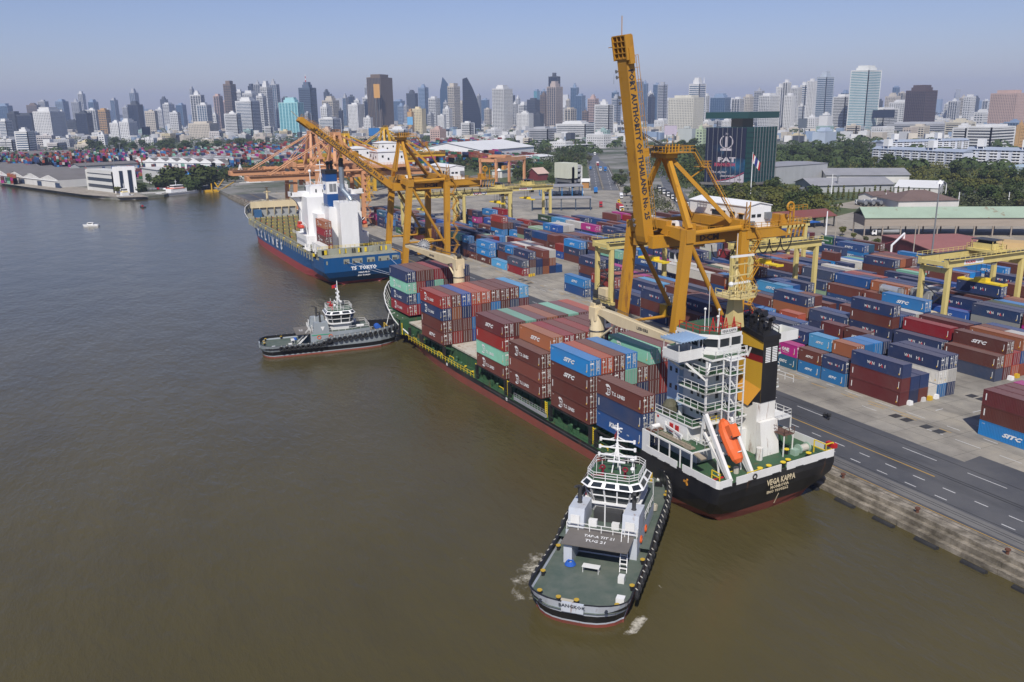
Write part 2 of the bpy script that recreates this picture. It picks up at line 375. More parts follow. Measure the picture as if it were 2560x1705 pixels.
def door_mesh(L,v):
    mb=MB(); w=CW/2-.12; l=-L/2; rr=random.Random(v)
    for s in (-1,1):
        x0,x1=(-w,-.02) if s<0 else (.02,w)
        mb.box(x0,x1,l+.03,l+.07,.17,CH-.15,0)
        for k in range(5): z=.3+k*.48; mb.box(x0+.08,x1-.08,l+.005,l+.035,z,z+.26,0)
        for xx in (x0+.28,x1-.24):
            mb.beam((xx,l-.03,.12),(xx,l-.03,CH-.1),.055,.055,1)
            for z in (.25,1.0,1.7,2.45): mb.box(xx-.09,xx+.09,l-.035,l+.02,z,z+.09,1)
        for k in range(2): mb.box(x0+.2,x1-.15,l-.05,l-.01,1.05+.14*k,1.11+.14*k,1)
    mb.box(-w+.12,-w+.12+rr.uniform(.35,.75),l-.012,l,1.95,2.2,2)
    for k in range(9): z=.75+.16*k; mb.box(.32,.32+rr.uniform(.2,.62),l-.012,l,z,z+.055,2)
    for k in range(3): mb.box(.15+.1*k,.8,l-.012,l,2.15+.12*k,2.19+.12*k,2)
    mb.box(-w+.25,-w+.5,l-.015,l,.95,1.2,3)
    if v%2: mb.box(.6,.85,l-.015,l,.5,.7,3)
    return mb
BODY={L:cont_mesh(L).mesh('container_%d'%(L*3.3),[cpaint]) for L in (12.19,6.06)}
DOOR={(L,v):door_mesh(L,v).mesh('door',[cpaint,galv,decal,ylab]) for L in (12.19,6.06) for v in (1,2,3)}
CREST=paint('grey crest paint',(.30,.30,.32),.5)
def put_logo(mb,kind,L,H=CH):
    """lettering on the -x side of a container of length L centred on the origin, as lettered in the photograph"""
    x=-CW/2-.012; X=(0,-1,0); Y=(0,0,1); s=1. if L>7 else .62
    def T(t,y,z,h,m=0,b=.03,sh=0.,wd=None,c=True): mb.text(t,(x,y,z),X,Y,h,m,b,sh,wd,c)
    if kind=='sitc': T('SITC',.0,1.30,.80 if L>7 else .52,0,.055,.35,3.6*s*(1 if L>7 else .95))
    elif kind=='ts':
        a=3.0*s if L>7 else 1.6; r=.92*(1 if L>7 else .75)
        pts=[]
        n=22
        out=[(a+r*math.cos(t),1.35+r*math.sin(t)) for t in [R_(50)+R_(260)*i/n for i in range(n+1)]]
        inn=[(a-.28+r*.62*math.cos(t),1.28+r*.66*math.sin(t)) for t in [R_(40)+R_(280)*i/n for i in range(n+1)]]
        for i in range(n): mb.poly([(x,out[i][0],out[i][1]),(x,out[i+1][0],out[i+1][1]),(x,inn[i+1][0],inn[i+1][1]),(x,inn[i][0],inn[i][1])][::-1],0)
        T('TS',a-.22,1.22,.75,0,.03,.1,.85)
        T('T.S. LINES',a-r-.25-(1.75 if L>7 else .9),1.1,.62 if L>7 else .42,0,.035,0,3.5 if L>7 else 1.8)
    elif kind=='wan':
        k=1. if L>7 else .72
        T('W N',1.3*k,1.35,.62*k,0,.02,0,1.75*k); T('A',1.25*k,1.28,.66*k,1,.05,0,.62*k)
        T('H  I',-1.4*k,1.35,.62*k,0,.02,0,1.5*k); T('A',-1.35*k,1.28,.66*k,1,.05,0,.62*k)
    elif kind=='kmtc': T('KMTC',.7,1.30,.85*s**.5,0,.05,.15,3.6*s); T('LINE',-2.6*s,1.0,.22,0,.02)
    elif kind=='maersk':
        T('MAERSK',-.6*s,1.3,.72*s**.5,3,.03,0,4.0*s); mb.tube((x-.01,2.35*s,1.3),(x,2.35*s,1.3),.5*s,10,m=4)
    elif kind=='interasia':
        T('interasia',-.8*s,1.25,.62*s**.5,3,.02,0,4.2*s)
        mb.poly([(x,2.75*s,1.0),(x,1.95*s,1.25),(x,1.95*s,1.65),(x,2.75*s,1.4)],3); mb.poly([(x-.006,2.6*s,.95),(x-.006,2.0*s,1.0),(x-.006,2.0*s,1.2),(x-.006,2.6*s,1.15)],1)
    elif kind=='one': T('ONE',.2,1.35,1.1*s**.4,0,.05,0,3.6*s); T('OCEAN NETWORK',.2,.62,.16,0,.01)
    elif kind=='heunga': T('HEUNG-A',-.2*s,1.25,.75*s**.5,0,.035,0,6.2*s)
    elif kind=='sinokor': T('SINOKOR',-.3,1.3,.72,0,.05,0,4.8*s)
    elif kind=='evergreen': T('EVERGREEN',.3,1.35,.55*s**.4,0,.03,0,4.8*s)
    elif kind=='ocod': T('COD',0,1.3,.6,0,.04,0,1.8)
    # codes at the ends, small plates
    if kind!='plain0':
        mb.box(x,x+.012,L/2-.75,L/2-.55,.9,2.1,0) if kind in ('plain','plainv') else T('U 4',L/2-.75,2.2,.22,0,.02)
        mb.box(x,x+.012,-L/2+.5,-L/2+.62,.75,2.0,0); mb.box(x-.002,x+.012,-L/2+.62,-L/2+.82,.55,.85,2)
reda=paint('red lettering paint',(.62,.03,.03),.5); inkb=paint('dark lettering paint',(.03,.035,.05),.5); skyb=paint('pale blue badge',(.25,.55,.75),.5)
LOGO={}
def logo_mesh(kind,L):
    if (kind,L) not in LOGO:
        mb=MB(); put_logo(mb,kind,L); LOGO[(kind,L)]=mb.mesh('lettering',[decal,reda,ylab,inkb,skyb])
    return LOGO[(kind,L)]
COL=dict(navy=(.012,.032,.105),navy2=(.02,.045,.12),blue=(.008,.065,.22),royal=(.01,.08,.33),ltblue=(.012,.19,.48),sky=(.06,.30,.55),teal=(.008,.10,.19),slate=(.045,.065,.12),
 brown=(.115,.030,.022),brown2=(.145,.038,.026),maroon=(.12,.02,.022),crimson=(.24,.010,.018),red=(.26,.024,.018),orange=(.38,.075,.035),tan=(.33,.11,.045),mint=(.20,.46,.34),palegreen=(.28,.42,.27),
 white=(.62,.60,.55),cream=(.60,.52,.38),green=(.02,.13,.045),dkgreen=(.022,.075,.035),magenta=(.38,.012,.19),grey=(.30,.31,.30),mauve=(.15,.055,.06))
CNAME=dict(navy='navy',navy2='navy',blue='dark blue',royal='royal blue',ltblue='light blue',sky='sky blue',teal='teal blue',slate='slate blue',brown='brown',brown2='rusty brown',maroon='maroon',crimson='crimson',red='red',orange='orange red',tan='orange brown',mint='mint green',palegreen='pale green',white='white',cream='cream',green='green',dkgreen='dark green',magenta='magenta',grey='grey',mauve='mauve brown')
CQ=[]   # every container: dict(pos, rot, L, sz, color, logo, label, group)
def cont(x,y,z,L=12.19,col='brown',logo='plain',rz=0.,flip=False,sz=1.,label='',group='',mx=None,force=False):
    CQ.append(dict(x=x,y=y,z=z,L=L,col=col,logo=logo,rz=rz,flip=flip,sz=sz,label=label,group=group,force=force))
# ---- yard grid
YP=2.74; XP=2.62
BX0=[62.9,92.2,121.6,151.0,172.]
rc=random.Random(21)
PAL=[('navy','wan',30),('navy2','wan',8),('brown','plain',18),('brown2','plain',10),('maroon','plain',3),('brown','sitc',4),('blue','plain',10),('ltblue','sitc',11),('blue','kmtc',3),('royal','sitc',3),('slate','plain',4),('red','plain',3),('crimson','plain',2),('tan','plain',5),('orange','plain',3),('white','interasia',4.5),('white','plain',3),('white','maersk',1.5),('mint','plain',2),('palegreen','plain',1.5),('green','evergreen',2.5),('dkgreen','heunga',1.5),('magenta','one',2.5),('teal','sinokor',1.5),('sky','sitc',2),('grey','plain',1.5),('cream','plain',1)]
PW=[p[2] for p in PAL]
def pick(L=12.19):
    c,l,_=rc.choices(PAL,PW)[0]; return c,l
OCC={}
def stack(b,row,yn,L,items,flip=None):
    x=BX0[b]+row*XP+1.22
    for t,(c,l) in enumerate(items):
        OCC[(b,row,round(yn,1),t)]=L
        fl=(rc.random()<.45) if flip is None else flip
        cont(x,yn+L/2,1.93+t*YP,L,c,l,flip=fl,label=(b,row,yn,t,'yard'),group='containers stacked in the yard')
n_,b_,w_,s_,k_,m_,t_,g_=('navy','wan'),('brown','plain'),('white','plain'),('ltblue','sitc'),('blue','kmtc'),('magenta','one'),('brown','sitc'),('dkgreen','heunga')
HERO={ # (block,row,slot index): items bottom to top
 (0,0,0):[('maroon','plain'),('maroon','plain'),n_],(0,1,0):[('navy','plain'),('navy','plain')],(0,2,0):[('brown2','plain'),('navy','plain')],(0,3,0):[w_],(0,4,0):[('ltblue','plain'),w_,n_],(0,5,0):[n_,w_,n_],
}
slots=[]   # (y near, [lengths])
def slot_list(b):
    ys=[20.9]; 
    if b==0: L=[20.9,'h34.4','h41.0','h47.8',54.8,68.0,80.8,93.6,106.4,119.2,135.1,175.6,188.8,202.0,'h215.2','h221.6',230,243,256,269,282,295,310,323,336]
    elif b==1: L=[22.0,35,48,61,74,87,100,113,126,139,160,173,186,199,212,225,238,251,264,277,290]
    elif b==2: L=[11,24,37,50,'h63',70,83,96,109,122,135,157,170,183,196,209,222,235,248,261]
    elif b==3: L=[36,49,62,75,88,101,114,127,140,160,173,186,199,212,225,238,251]
    else: L=[75,88,101,114,127,140,160,173,186,199,212,225,238]
    return L
def maxh(b,row,y):
    return 3
FRONT0={20.9:None,34.4:[('ltblue','sitc'),n_],41.0:[('ltblue','sitc'),t_],47.8:[('teal','kmtc'),m_],54.8:[m_,('navy2','sitc'),('white','interasia')][::1],
 68.0:[b_,n_],80.8:[b_,('brown2','plain')],93.6:[n_,('brown','plain'),n_],106.4:[('maroon','plain'),n_],119.2:[('blue','plain'),n_,('red','plain')],135.1:[('blue','plain'),s_],
 175.6:[('crimson','plain'),('slate','wan')],188.8:[('sky','sitc')],202.0:[('brown','sitc'),s_,s_],215.2:[t_,n_],221.6:[('brown2','plain'),('navy','plain'),s_],230:[n_,('navy','wan'),('mint','plain')]}
for b in range(5):
    for s in slot_list(b):
        half=isinstance(s,str); y=float(s[1:]) if half else s; L=6.06 if half else 12.19
        for row in range(6):
            if b==3 and row>5 or b==4 and row>3: continue
            if b==0 and row==0 and y in FRONT0 and FRONT0[y]: stack(b,row,y,L,FRONT0[y],flip=False); continue
            if b==0 and y==20.9: stack(b,row,y,L,HERO[(0,row,0)],flip=(row<4)); continue
            base={0:2.3,1:2.3,2:2.2,3:2.0,4:1.9}[b]
            h=min(4 if b==1 else 3,max(1,int(rc.gauss(base+.45,.7)+.5)))
            if b==0 and y==135.1: h=[2,0,4,4,3,3][row]
            if b==0 and y in (119.2,) : h=3
            if rc.random()<.035: h=0
            if not half and rc.random()<.14 and h>0:   # two twenty-footers in place of one forty
                hh=[max(1,h-rc.choice((0,0,1))),h]
                stack(b,row,y,6.06,[pick() for _ in range(hh[0])]); stack(b,row,y+6.13,6.06,[pick() for _ in range(hh[1])]); continue
            stack(b,row,y,L,[pick() for _ in range(h)])
# specific visible ones of the second block
# small block at the right edge, seaward
for row in range(5):
    x=62.9+row*XP+1.22
    for t,(c,l) in enumerate([('ltblue','sitc') if row==0 else pick(),('brown','plain') if row<2 else pick(),('maroon','plain') if row<3 else pick()]):
        OCC[(0,row,-7.6,t)]=12.19
        cont(x,-7.6+6.1,1.93+t*YP,12.19,c,l,label=(0,row,-7.6,t,'near'),group='containers stacked in the yard')
# ---- black container ship, in its own frame (x across from the port side, y forward of the stern, z above the hatch)
sa,sh_,st_=.038,-.011,.003
SHIPM=Matrix(((1,-sa,sh_,0),(sa,1,-st_,50),(-sh_,st_,1,5.8),(0,0,0,1)))@Matrix.Translation((0,-50,0))
SHIPM_=SHIPM
BAYS={}
def bay(nm,yf,x0,z0,cols,ordn):
    for ci,items in enumerate(cols):
        for t,it in enumerate(items):
            if it is None: continue
            c,l=it; p=SHIPM@Vector((x0+ci*2.5+1.22,yf-6.1,z0+t*2.83+.02))
            OCC[('s'+nm,ci,0,t)]=12.19
            cont(p.x,p.y,p.z,12.19,c,l,rz=sa,sz=2.80/CH,label=(nm,ci,ordn,t,'ship'),group='containers stacked on the black ship',force=False)
B1=('brown','plain');B2=('brown2','plain');MA=('maroon','plain');TSb=('brown','ts')
def rb(): return rc.choice([B1,B1,B2,MA,('brown','sitc'),B1,('navy','plain'),('red','plain')])
bay('A',129.3,2.5,1.2,[[('crimson','ts'),('navy','ts'),('mint','ts'),('navy','plain')],[('crimson','plain'),('ltblue','plain'),('red','plain'),B1],[B1,MA,('navy','plain'),B2],[MA,B1,('mint','plain'),('crimson','plain')],[B1,B1,B1,('crimson','plain')],[B1,B1,MA,B1],[('navy','plain'),B1,B1,('navy','plain')]],0)
bay('B',103.1,0,0,[[('brown','sitc'),B1,('navy','ts'),('red','ts')],[('red','plain'),B1,('tan','plain'),B1],[B1,B1,('navy','plain'),('royal','plain')],[('royal','plain'),('ltblue','plain'),('red','plain'),('orange','plain')],[B1,B1,B1,('orange','plain')],[B1,B1,('ltblue','plain'),B2],[B1,B2,B1,B1],[B1,B1,('slate','plain'),B1],[B1,B1,MA,('sky','plain')]],1)
bay('C',73.9,0,-.1,[[TSb,('mint','ts'),('red','plain'),('maroon','sitc')],[B1,B2,MA,B1],[rb(),rb(),rb(),('mint','plain')],[rb(),rb(),rb(),('mauve','plain')],[rb(),rb(),rb(),('tan','plain')],[rb(),rb(),rb(),B1],[rb(),rb(),rb(),('mint','plain')],[rb(),rb(),rb(),('mauve','plain')],[rb(),rb(),rb(),('orange','plain')]],2)
bay('D',59.9,0,0,[[TSb,B2,TSb],[B1,B1,B1,('tan','sitc')],[rb(),rb(),B1,('crimson','plain')],[rb(),rb(),B1,B2],[rb(),rb(),B1,('red','plain')],[rb(),rb(),rb(),B1],[rb(),rb(),rb(),B1],[rb(),rb(),rb(),('mauve','plain')],[rb(),rb(),rb(),B1]],3)
bay('E',44.2,0,0,[[TSb,B1,('brown','sitc'),('ltblue','sitc')],[B1,B2,B1,('orange','plain')],[B1,B1,MA,B1],[B1,B1,('mint','plain'),('ltblue','plain')],[B1,('navy','plain'),B1],[('navy','plain'),B1,B1,('mint','ts')],[('navy','plain'),('red','plain'),('red','plain'),('mauve','plain')],[B1,('royal','plain'),B2,B1],[B1,B1,MA,B1]],4)
bay('F',29.7,0,.8,[[('blue','kmtc'),('navy2','plain'),TSb]],5)
# ---- blue ship: one stack of four by the casing, one box at the bow
for t,(c,l) in enumerate([('red','plain'),('brown','ts'),('crimson','plain'),('tan','ts')]):
    cont(6.2,220.7,9.75+t*2.72,12.19,c,l,label=('T',0,0,t,'blue'),group='containers on the blue ship',force=True)
# resting: pick the ones that show largest, leave out the fully enclosed ones
def hidden(q):
    k=q['label']
    if k[4] in ('yard','near'):
        b,row,y,t=k[:4]; g=lambda r,tt:any(kk[0]==b and kk[1]==r and kk[3]==tt and abs(kk[2]-y)<3.5 for kk in OCCI.get((b,r),()))
        ny=lambda d:any(abs(kk[2]-(y+d))<7.2 and kk[3]==t for kk in OCCI.get((b,row),()) if kk[2]!=y)
        return g(row-1,t) and g(row+1,t) and g(row,t+1) and ny(-13) and ny(13)
    if k[4]=='ship':
        nm='s'+k[0]; return (nm,k[1]-1,0,k[3]) in OCC and (nm,k[1]+1,0,k[3]) in OCC and (nm,k[1],0,k[3]+1) in OCC and k[0] in 'D'
    return False
OCCI={}
for kk in OCC: OCCI.setdefault((kk[0],kk[1]),[]).append(kk)
vis=[]
for q in CQ:
    if hidden(q): continue
    px,py,d=PX(q['x'],q['y'],q['z'])
    if px>2700 or px<-80 or py>1760: q['score']=0; vis.append(q); continue
    k=q['label']; s=(q['L']*.5+2.2)/d*1000
    if k[4] in('yard','near'):
        b,row,y,t=k[:4]; F=OCCI.get((b,row-1),()); 
        side=any(kk[3]==t and abs(kk[2]-y)<3.5 for kk in F); top=any(kk[3]==t+1 and abs(kk[2]-y)<3.5 for kk in OCCI.get((b,row),())); end=any(kk[3]==t and -15<kk[2]-y<-5 for kk in OCCI.get((b,row),()))
        e=(0 if side else .5)+(0 if top else .4)+(0 if end else .25)
        if row==0 and b>0: e*=.8
        s*=e
    elif k[4]=='ship':
        nm='s'+k[0]; e=(0 if (nm,k[1]-1,0,k[3]) in OCC else .5)+(0 if (nm,k[1],0,k[3]+1) in OCC else .4)+{'A':.1,'B':.3,'C':0,'D':.05,'E':.35,'F':.3}[k[0]]
        s*=e
    if q['force']: s=1e6
    q['score']=s; vis.append(q)
vis.sort(key=lambda q:-q['score'])
top=[q for q in vis[:300] if q['score']>0]; rest=vis[len(top):]
LG={'sitc':' with slanted white letters','ts':' with a white disc and letters','wan':' with white and red letters','kmtc':' with bold white letters','maersk':' with dark letters','interasia':' with dark letters and red badge','one':' with large white letters','heunga':' with wide white letters','sinokor':' with white block letters','evergreen':' with white letters','ocod':' with white letters','plain':''}
TIER=['bottom','second','third','top fourth']
BN=['quayside','second','third','fourth','rear']
SHORT={'navy':'navy'}
bayname={'A':'bow bay','B':'second bay from bow','C':'third bay','D':'bay before the aft crane','E':'bay behind the aft crane','F':'bay beside the wheelhouse'}
def clabel(q):
    k=q['label']; n=CNAME[q['col']]; lg=LG[q['logo']].replace(' with ',' ').strip(); lt={'':'plain','sitc':'slant-lettered','ts':'disc-lettered','wan':'red-and-white lettered','kmtc':'bold-lettered','maersk':'dark-lettered','interasia':'badge-lettered','one':'big-lettered','heunga':'wide-lettered','sinokor':'block-lettered','evergreen':'white-lettered','plain':'plain'}[q['logo']]
    if k[4]=='ship': return '%s %s box, tier %s, column %s from water, %s'%(n,lt,['one','two','three','four'][k[3]],['one','two','three','four','five','six','seven','eight','nine'][k[1]],bayname[k[0]])
    if k[4]=='blue': return '%s container, %s in the stack beside the blue ship casing'%(n,['lowest','second','third','topmost'][k[3]])
    idx=SLOTI[k[0]].index(k[2])+1
    if k[4]=='near' : return '%s %s container, tier %s, row %s, nearest block at right edge'%(n,lt,['one','two','three','four'][k[3]],['one','two','three','four','five','six'][k[1]])
    return '%s %s container, tier %s, row %s, %s position, %s block'%(n,lt,['one','two','three','four'][k[3]],['one','two','three','four','five','six'][k[1]],ORD[idx-1],BN[k[0]])
SLOTI={}
for kk in OCC:
    if not isinstance(kk[0],str): SLOTI.setdefault(kk[0],set()).add(kk[2])
SLOTI={a:sorted(v) for a,v in SLOTI.items()}
for q in CQ:
    if not isinstance(q['label'][0],str): q['label']=q['label'][:2]+(round(q['label'][2],1),)+q['label'][3:]
proto={}
def make_container(q):
    L=q['L']; o=bpy.data.objects.new('shipping_container',BODY[L]); SC.collection.objects.link(o)
    o.location=(q['x'],q['y'],q['z']); o.rotation_euler=(0,0,q['rz']+(math.pi if q['flip'] else 0)); o.scale=(1,1,q['sz'])
    jit=rc.uniform(.86,1.12); c=tuple(min(1,v*jit) for v in COL[q['col']]); o.color=c+(1,)
    tag(o,clabel(q),'container',q['group'])
    if True:
        d=bpy.data.objects.new('door',DOOR[(L,rc.choice((1,2,3)))]); SC.collection.objects.link(d); d.parent=o; d.color=o.color
    lm=bpy.data.objects.new('lettering',logo_mesh(q['logo'],L)); SC.collection.objects.link(lm); lm.parent=o
    if q['flip']: lm.rotation_euler=(0,0,math.pi)
    return o
for q in top: make_container(q)
# the many smaller ones beyond: one mesh
def rest_mesh():
    vs=[];fs=[];cols=[];mb=MB(); letters=MB()
    for q in rest:
        l=q['L']/2;w=CW/2;h=CH*q['sz']; c=math.cos(q['rz']);s=math.sin(q['rz'])
        b=MB(); mb.mx=Matrix.Translation((q['x'],q['y'],q['z']))@Matrix.Rotation(q['rz'],4,'Z')@Matrix.Diagonal((1,1,q['sz'],1))
        mb.box(-w,w,-l,l,0,CH); jit=rc.uniform(.8,1.15); cols+= [tuple(min(1,v*jit) for v in COL[q['col']])]*6
        if q['score']>0:
            mb.box(-w+.1,w-.1,-l-.03,-l+.01,.14,CH-.14); cols+=[tuple(min(1,v*jit*.75) for v in COL[q['col']])]*6
            if not q['flip']:
                for xx in (-.85,-.35,.35,.85): mb.box(xx-.04,xx+.04,-l-.06,-l-.03,.1,CH-.1); cols+=[(.35,.34,.33)]*6
            b_,row=q['label'][0],q['label'][1]
            side=False if q['label'][4]!='yard' else any(kk[3]==q['label'][3] and abs(kk[2]-q['label'][2])<3.5 for kk in OCCI.get((b_,row-1),()))
            if not side and q['logo']!='plain' and q['label'][4]=='yard': letters.mx=mb.mx; put_logo(letters,q['logo'],q['L'])
    me=mb.mesh('container_stacks',[cattr]); ca=me.color_attributes.new('Col','FLOAT_COLOR','CORNER')
    data=[]
    for p in me.polygons: data.extend(list(cols[p.index])+[1.])
    data=[]
    for p in me.polygons:
        for _ in p.vertices: data.extend(cols[p.index]+(1.,))
    ca.data.foreach_set('color',data)
    o=bpy.data.objects.new('container_stacks',me); SC.collection.objects.link(o)
    tag(o,'smaller containers of many colours stacked farther back in the yard','container stacks',kind='stuff')
    lo=letters.build('lettering',[decal,reda,ylab,inkb,skyb],o); return o
rest_mesh()
print('CONTAINERS',len(CQ),len(top),len(rest))
# ------------------------------------------------ ships
def hull_mesh(stations,zs,f_hw,f_y,cx,topz,bands,transom=True,bf=None):
    """f_hw(y,z) half breadth, f_y(i,z) station position; bands: list of (zmax,mat)"""
    mb=MB(); nz=len(zs); grid=[]
    for i,y in enumerate(stations):
        row=[]
        for j,z in enumerate(zs):
            zz=min(z,topz(y)) if j>2 else z
            row.append((f_hw(y,zz),f_y(i,y,zz),zz))
        grid.append(row)
    for s in (-1,1):
        vs=[(cx+s*p[0],p[1],p[2]) for r in grid for p in r]
        for i in range(len(stations)-1):
            for j in range(nz-1):
                a=i*nz+j; f=(a,a+nz,a+nz+1,a+1); f=f if s>0 else f[::-1]
                if vs[a][2]==vs[a+1][2] and vs[a+nz][2]==vs[a+nz+1][2]: continue
                zc=(zs[j]+zs[j+1])/2; m=bf(stations[i],zc) if bf else next(mm for (zm,mm) in bands if zc<zm)
                mb.add([vs[k] for k in f],[(0,1,2,3)],m)
    if transom:
        r=grid[0]
        for j in range(nz-1):
            zc=(zs[j]+zs[j+1])/2; m=bf(0,zc) if bf else next(mm for (zm,mm) in bands if zc<zm)
            mb.add([(cx-r[j][0],r[j][1],r[j][2]),(cx+r[j][0],r[j][1],r[j][2]),(cx+r[j+1][0],r[j+1][1],r[j+1][2]),(cx-r[j+1][0],r[j+1][1],r[j+1][2])],[(0,1,2,3)],m)
    return mb,grid
def interp(t,tab):
    if t<=tab[0][0]: return tab[0][1]
    for (a,b),(c,d) in zip(tab,tab[1:]):
        if t<=c: return b+(d-b)*(t-a)/(c-a)
    return tab[-1][1]
def deck_poly(mb,f,ys,z,cx,m=0,inset=.1):
    L=[(cx-f(y)+inset,y,z(y) if callable(z) else z) for y in ys]; Rr=[(cx+f(y)-inset,y,z(y) if callable(z) else z) for y in ys]
    for i in range(len(ys)-1): mb.poly([L[i],Rr[i],Rr[i+1],L[i+1]],m)
hullblack=paint('black hull paint',(.011,.011,.013),.38,dirt=.8,dirtcol=(.05,.048,.045),scale=.12,rust=.12)
boot=paint('red antifouling paint',(.26,.065,.045),.6,dirt=.6,dirtcol=(.13,.06,.045),scale=.2,stretch=(1,1,.5))
funnely=paint('funnel yellow paint',(.55,.33,.03),.5,dirt=.2); funnelo=paint('funnel apron yellow',(.66,.32,.04),.5,dirt=.2)
hatchp=paint('rusty pale hatch cover paint',(.50,.47,.40),.65,dirt=.5,dirtcol=(.35,.28,.18),rust=.5,scale=.35,stretch=(1,.6,1))
paleblue=paint('pale blue paint and wall shade',(.33,.46,.62),.5,dirt=.2)  # canopy colour; doubles as shade painted on the white port wall
S=empty('container_ship',label='black hulled container ship with yellow funnel moored at the quay, laden with containers',cat='ship'); S.matrix_world=SHIPM
cx=11.2
WL=[(0,0.3),(1.2,5.2),(3,8.2),(7,9.6),(14,10.9),(24,11.5),(40,11.6),(84,11.6),(98,10.7),(110,9.2),(120,7.2),(130,4.8),(138,2.5),(146,0.15)]
DK=[(0,11.2),(1.2,11.55),(6,11.6),(112,11.6),(120,11.3),(127,10.4),(133,9.1),(138,7.4),(142,5.4),(145.5,3.1),(148,0.15)]
def hw(y,z):
    t=max(0,min(1,(z+5.8)/(5.0 if y>90 else 3.4)))
    if z<-5.8: t=0
    a,b=interp(y,WL),interp(y,DK)
    t=t**(.75 if y<30 else 1.1)
    return a*(1-t)+b*t
def topz(y): return 1.0 if y<17.2 else (-3.2 if y<112 else interp(y,[(112,-3.2),(118.7,-1.2),(125,.6),(132,1.9),(138,3.1),(148,5.2)]))
st=[0,1.2,3,7,12,17.1,17.3,24,32,40,55,70,84,91,98,104,110,112,115,118.7,122,125,128,132,135,138,140,142,144,145.5,147,148]
zs=[-8,-5.8,-4.25,-3.2,-1.5,0,1,2,3,4,5.2]
fy=lambda i,y,z: y+(max(0,-.5-z)*.45 if i==0 else (max(0,-.5-z)*.25 if i==1 else (min(0,z-5)*.45*((y-138)/10) if y>138 else 0)))
hb,grid=hull_mesh(st,zs,hw,fy,cx,topz,[(-4.3,1),(99,0)])
H=hb.build('hull',[hullblack,boot],S)
dk=MB(); deck_poly(dk,lambda y:hw(y,-3.2),[16.5,24,40,60,84,98,110,118],-3.21,cx); deck_poly(dk,lambda y:hw(y,.9),[.15,1.2,3,7,12,17.2],1.0,cx,inset=.12)
deck_poly(dk,lambda y:hw(y,.9),[117,120,125,128,132,138,142,145],.6,cx,inset=.1); dk.poly([(0,17.2,1),(22.4,17.2,1),(22.4,17.2,-3.2),(0,17.2,-3.2)][::-1]); dk.poly([(0,117,.6),(22.4,117,.6),(22.4,117,-3.2),(0,117,-3.2)])
dk.build('deck',[green],S)
# white bulwark aft, with fairlead gaps
bw=MB()
def bul(pts,z0,z1,m=0,th=.12):
    for (a,b) in zip(pts,pts[1:]): bw.beam((a[0],a[1],(z0+z1)/2),(b[0],b[1],(z0+z1)/2),th,z1-z0,m)
P0=[(-.36,15.8),(-.36,8.6)];P1=[(-.36,7.4),(-.2,.5),(.05,.02),(2.2,.0)];P2=[(3.0,0),(11.5,0)];P3=[(12.6,0),(22.2,.0),(22.7,.6)];P4=[(22.78,1.2),(22.78,9)]
bul(P0,1.0,2.15);bul(P1,1.0,2.15);bul([(-.36,8.6),(-.36,7.4)],1.0,1.35,1);bul(P2,1.0,2.15);bul(P3,1.0,2.15);bul([(2.2,0),(3,0)],1,1.4,1);bul([(11.5,0),(12.6,0)],1,1.4,1);bul(P4,1.0,2.15);bul([(22.78,9),(22.78,15.8)],1,2.15)
for k in range(5):
    for (xx,yy,w,d) in ((-.45,2+k*2.9,.12,1.2),(1.3+k*4.6,-.09,1.5,.12)): bw.box(xx-w/2,xx+w/2,yy-d/2,yy+d/2,.85,1.12,1)
bw.torus((6.4,-.08,1.5),.35,.12,(0,1,0),12,6,1); bw.box(22.2,22.9,.0,1.6,2.15,2.8,2)
bw.build('bulwark',[white,hullblack,red],S)
# bow bulwark interior + white cap line and stays
bb=MB(); ys=[112,115,118.7,122,125,128,132,135,138,140,142,144,145.5,147,148]
for s in (-1,1):
    for a,b in zip(ys,ys[1:]):
        A=(cx+s*(hw(a,topz(a))-.12),a,topz(a));B=(cx+s*(hw(b,topz(b))-.12),b,topz(b))
        z0a=-3.2 if a<117 else .6
        bb.poly([(A[0],A[1],z0a),(B[0],B[1],z0a),B,A],0)
        bb.beam((A[0]+s*.06,A[1],A[2]+.05),(B[0]+s*.06,B[1],B[2]+.05),.24,.2,1)
        if a>118: bb.beam((A[0]-s*.1,a,A[2]-.1),(A[0]-s*1.1,a,.7),.14,.14,1)
bb.build('bow_bulwark',[green,white],S)
# coaming, hatch covers
co=MB(); co.box(2.5,19.9,18.2,117,-3.2,-.55,0); co.box(2.3,20.1,18.2,117,-.6,-.45,0)
for k in range(40): y=19+k*2.5; co.box(2.3,2.5,y,y+.12,-3.2,-.5,0)
co.build('hatch_coaming',[green],S)
for (a,b) in ((18,31),(32.2,46),(47.5,61),(62,74),(75,91),(92.5,102.8),(106.8,116.5)):
    hc=MB(); hc.box(2.2,20.2,a,b,-.45,-.06 if not 47<a<62 else -.2,0)
    for k in range(1,5): hc.box(2.25,20.15,a+(b-a)*k/5-.04,a+(b-a)*k/5+.04,-.06,-.02,0)
    hc.build('hatch_cover',[hatchp],S)
pil=MB()
for y in (18,29.8,31.5,44.4,47.4,59.9,61.5,74.1,90.6,103.2,104,111,117.4,24,38,53,68,82,97):
    big=y not in (24,38,53,68,82,97)
    for x in (-.15,22.15):
        pil.box(x-.05,x+.45 if x<0 else x+.3,y-.35,y+.35,-3.2,-.12 if big else -1.9,0 if big else 1)
        if big: pil.beam((x+.3,y,-.3),(2.4 if x<10 else 20,y,-1.2),.4,.35,1)
for ya,yb in ((18,29.7),(32,44.2),(47.7,59.9),(61.8,74),(91,103)): pil.box(-.1,.25,ya,yb,-.3,-.12,0); pil.box(22.1,22.5,ya,yb,-.3,-.12,0)
pil.build('container_supports',[hullblack,green],S)
ft=MB(); r5=random.Random(5)
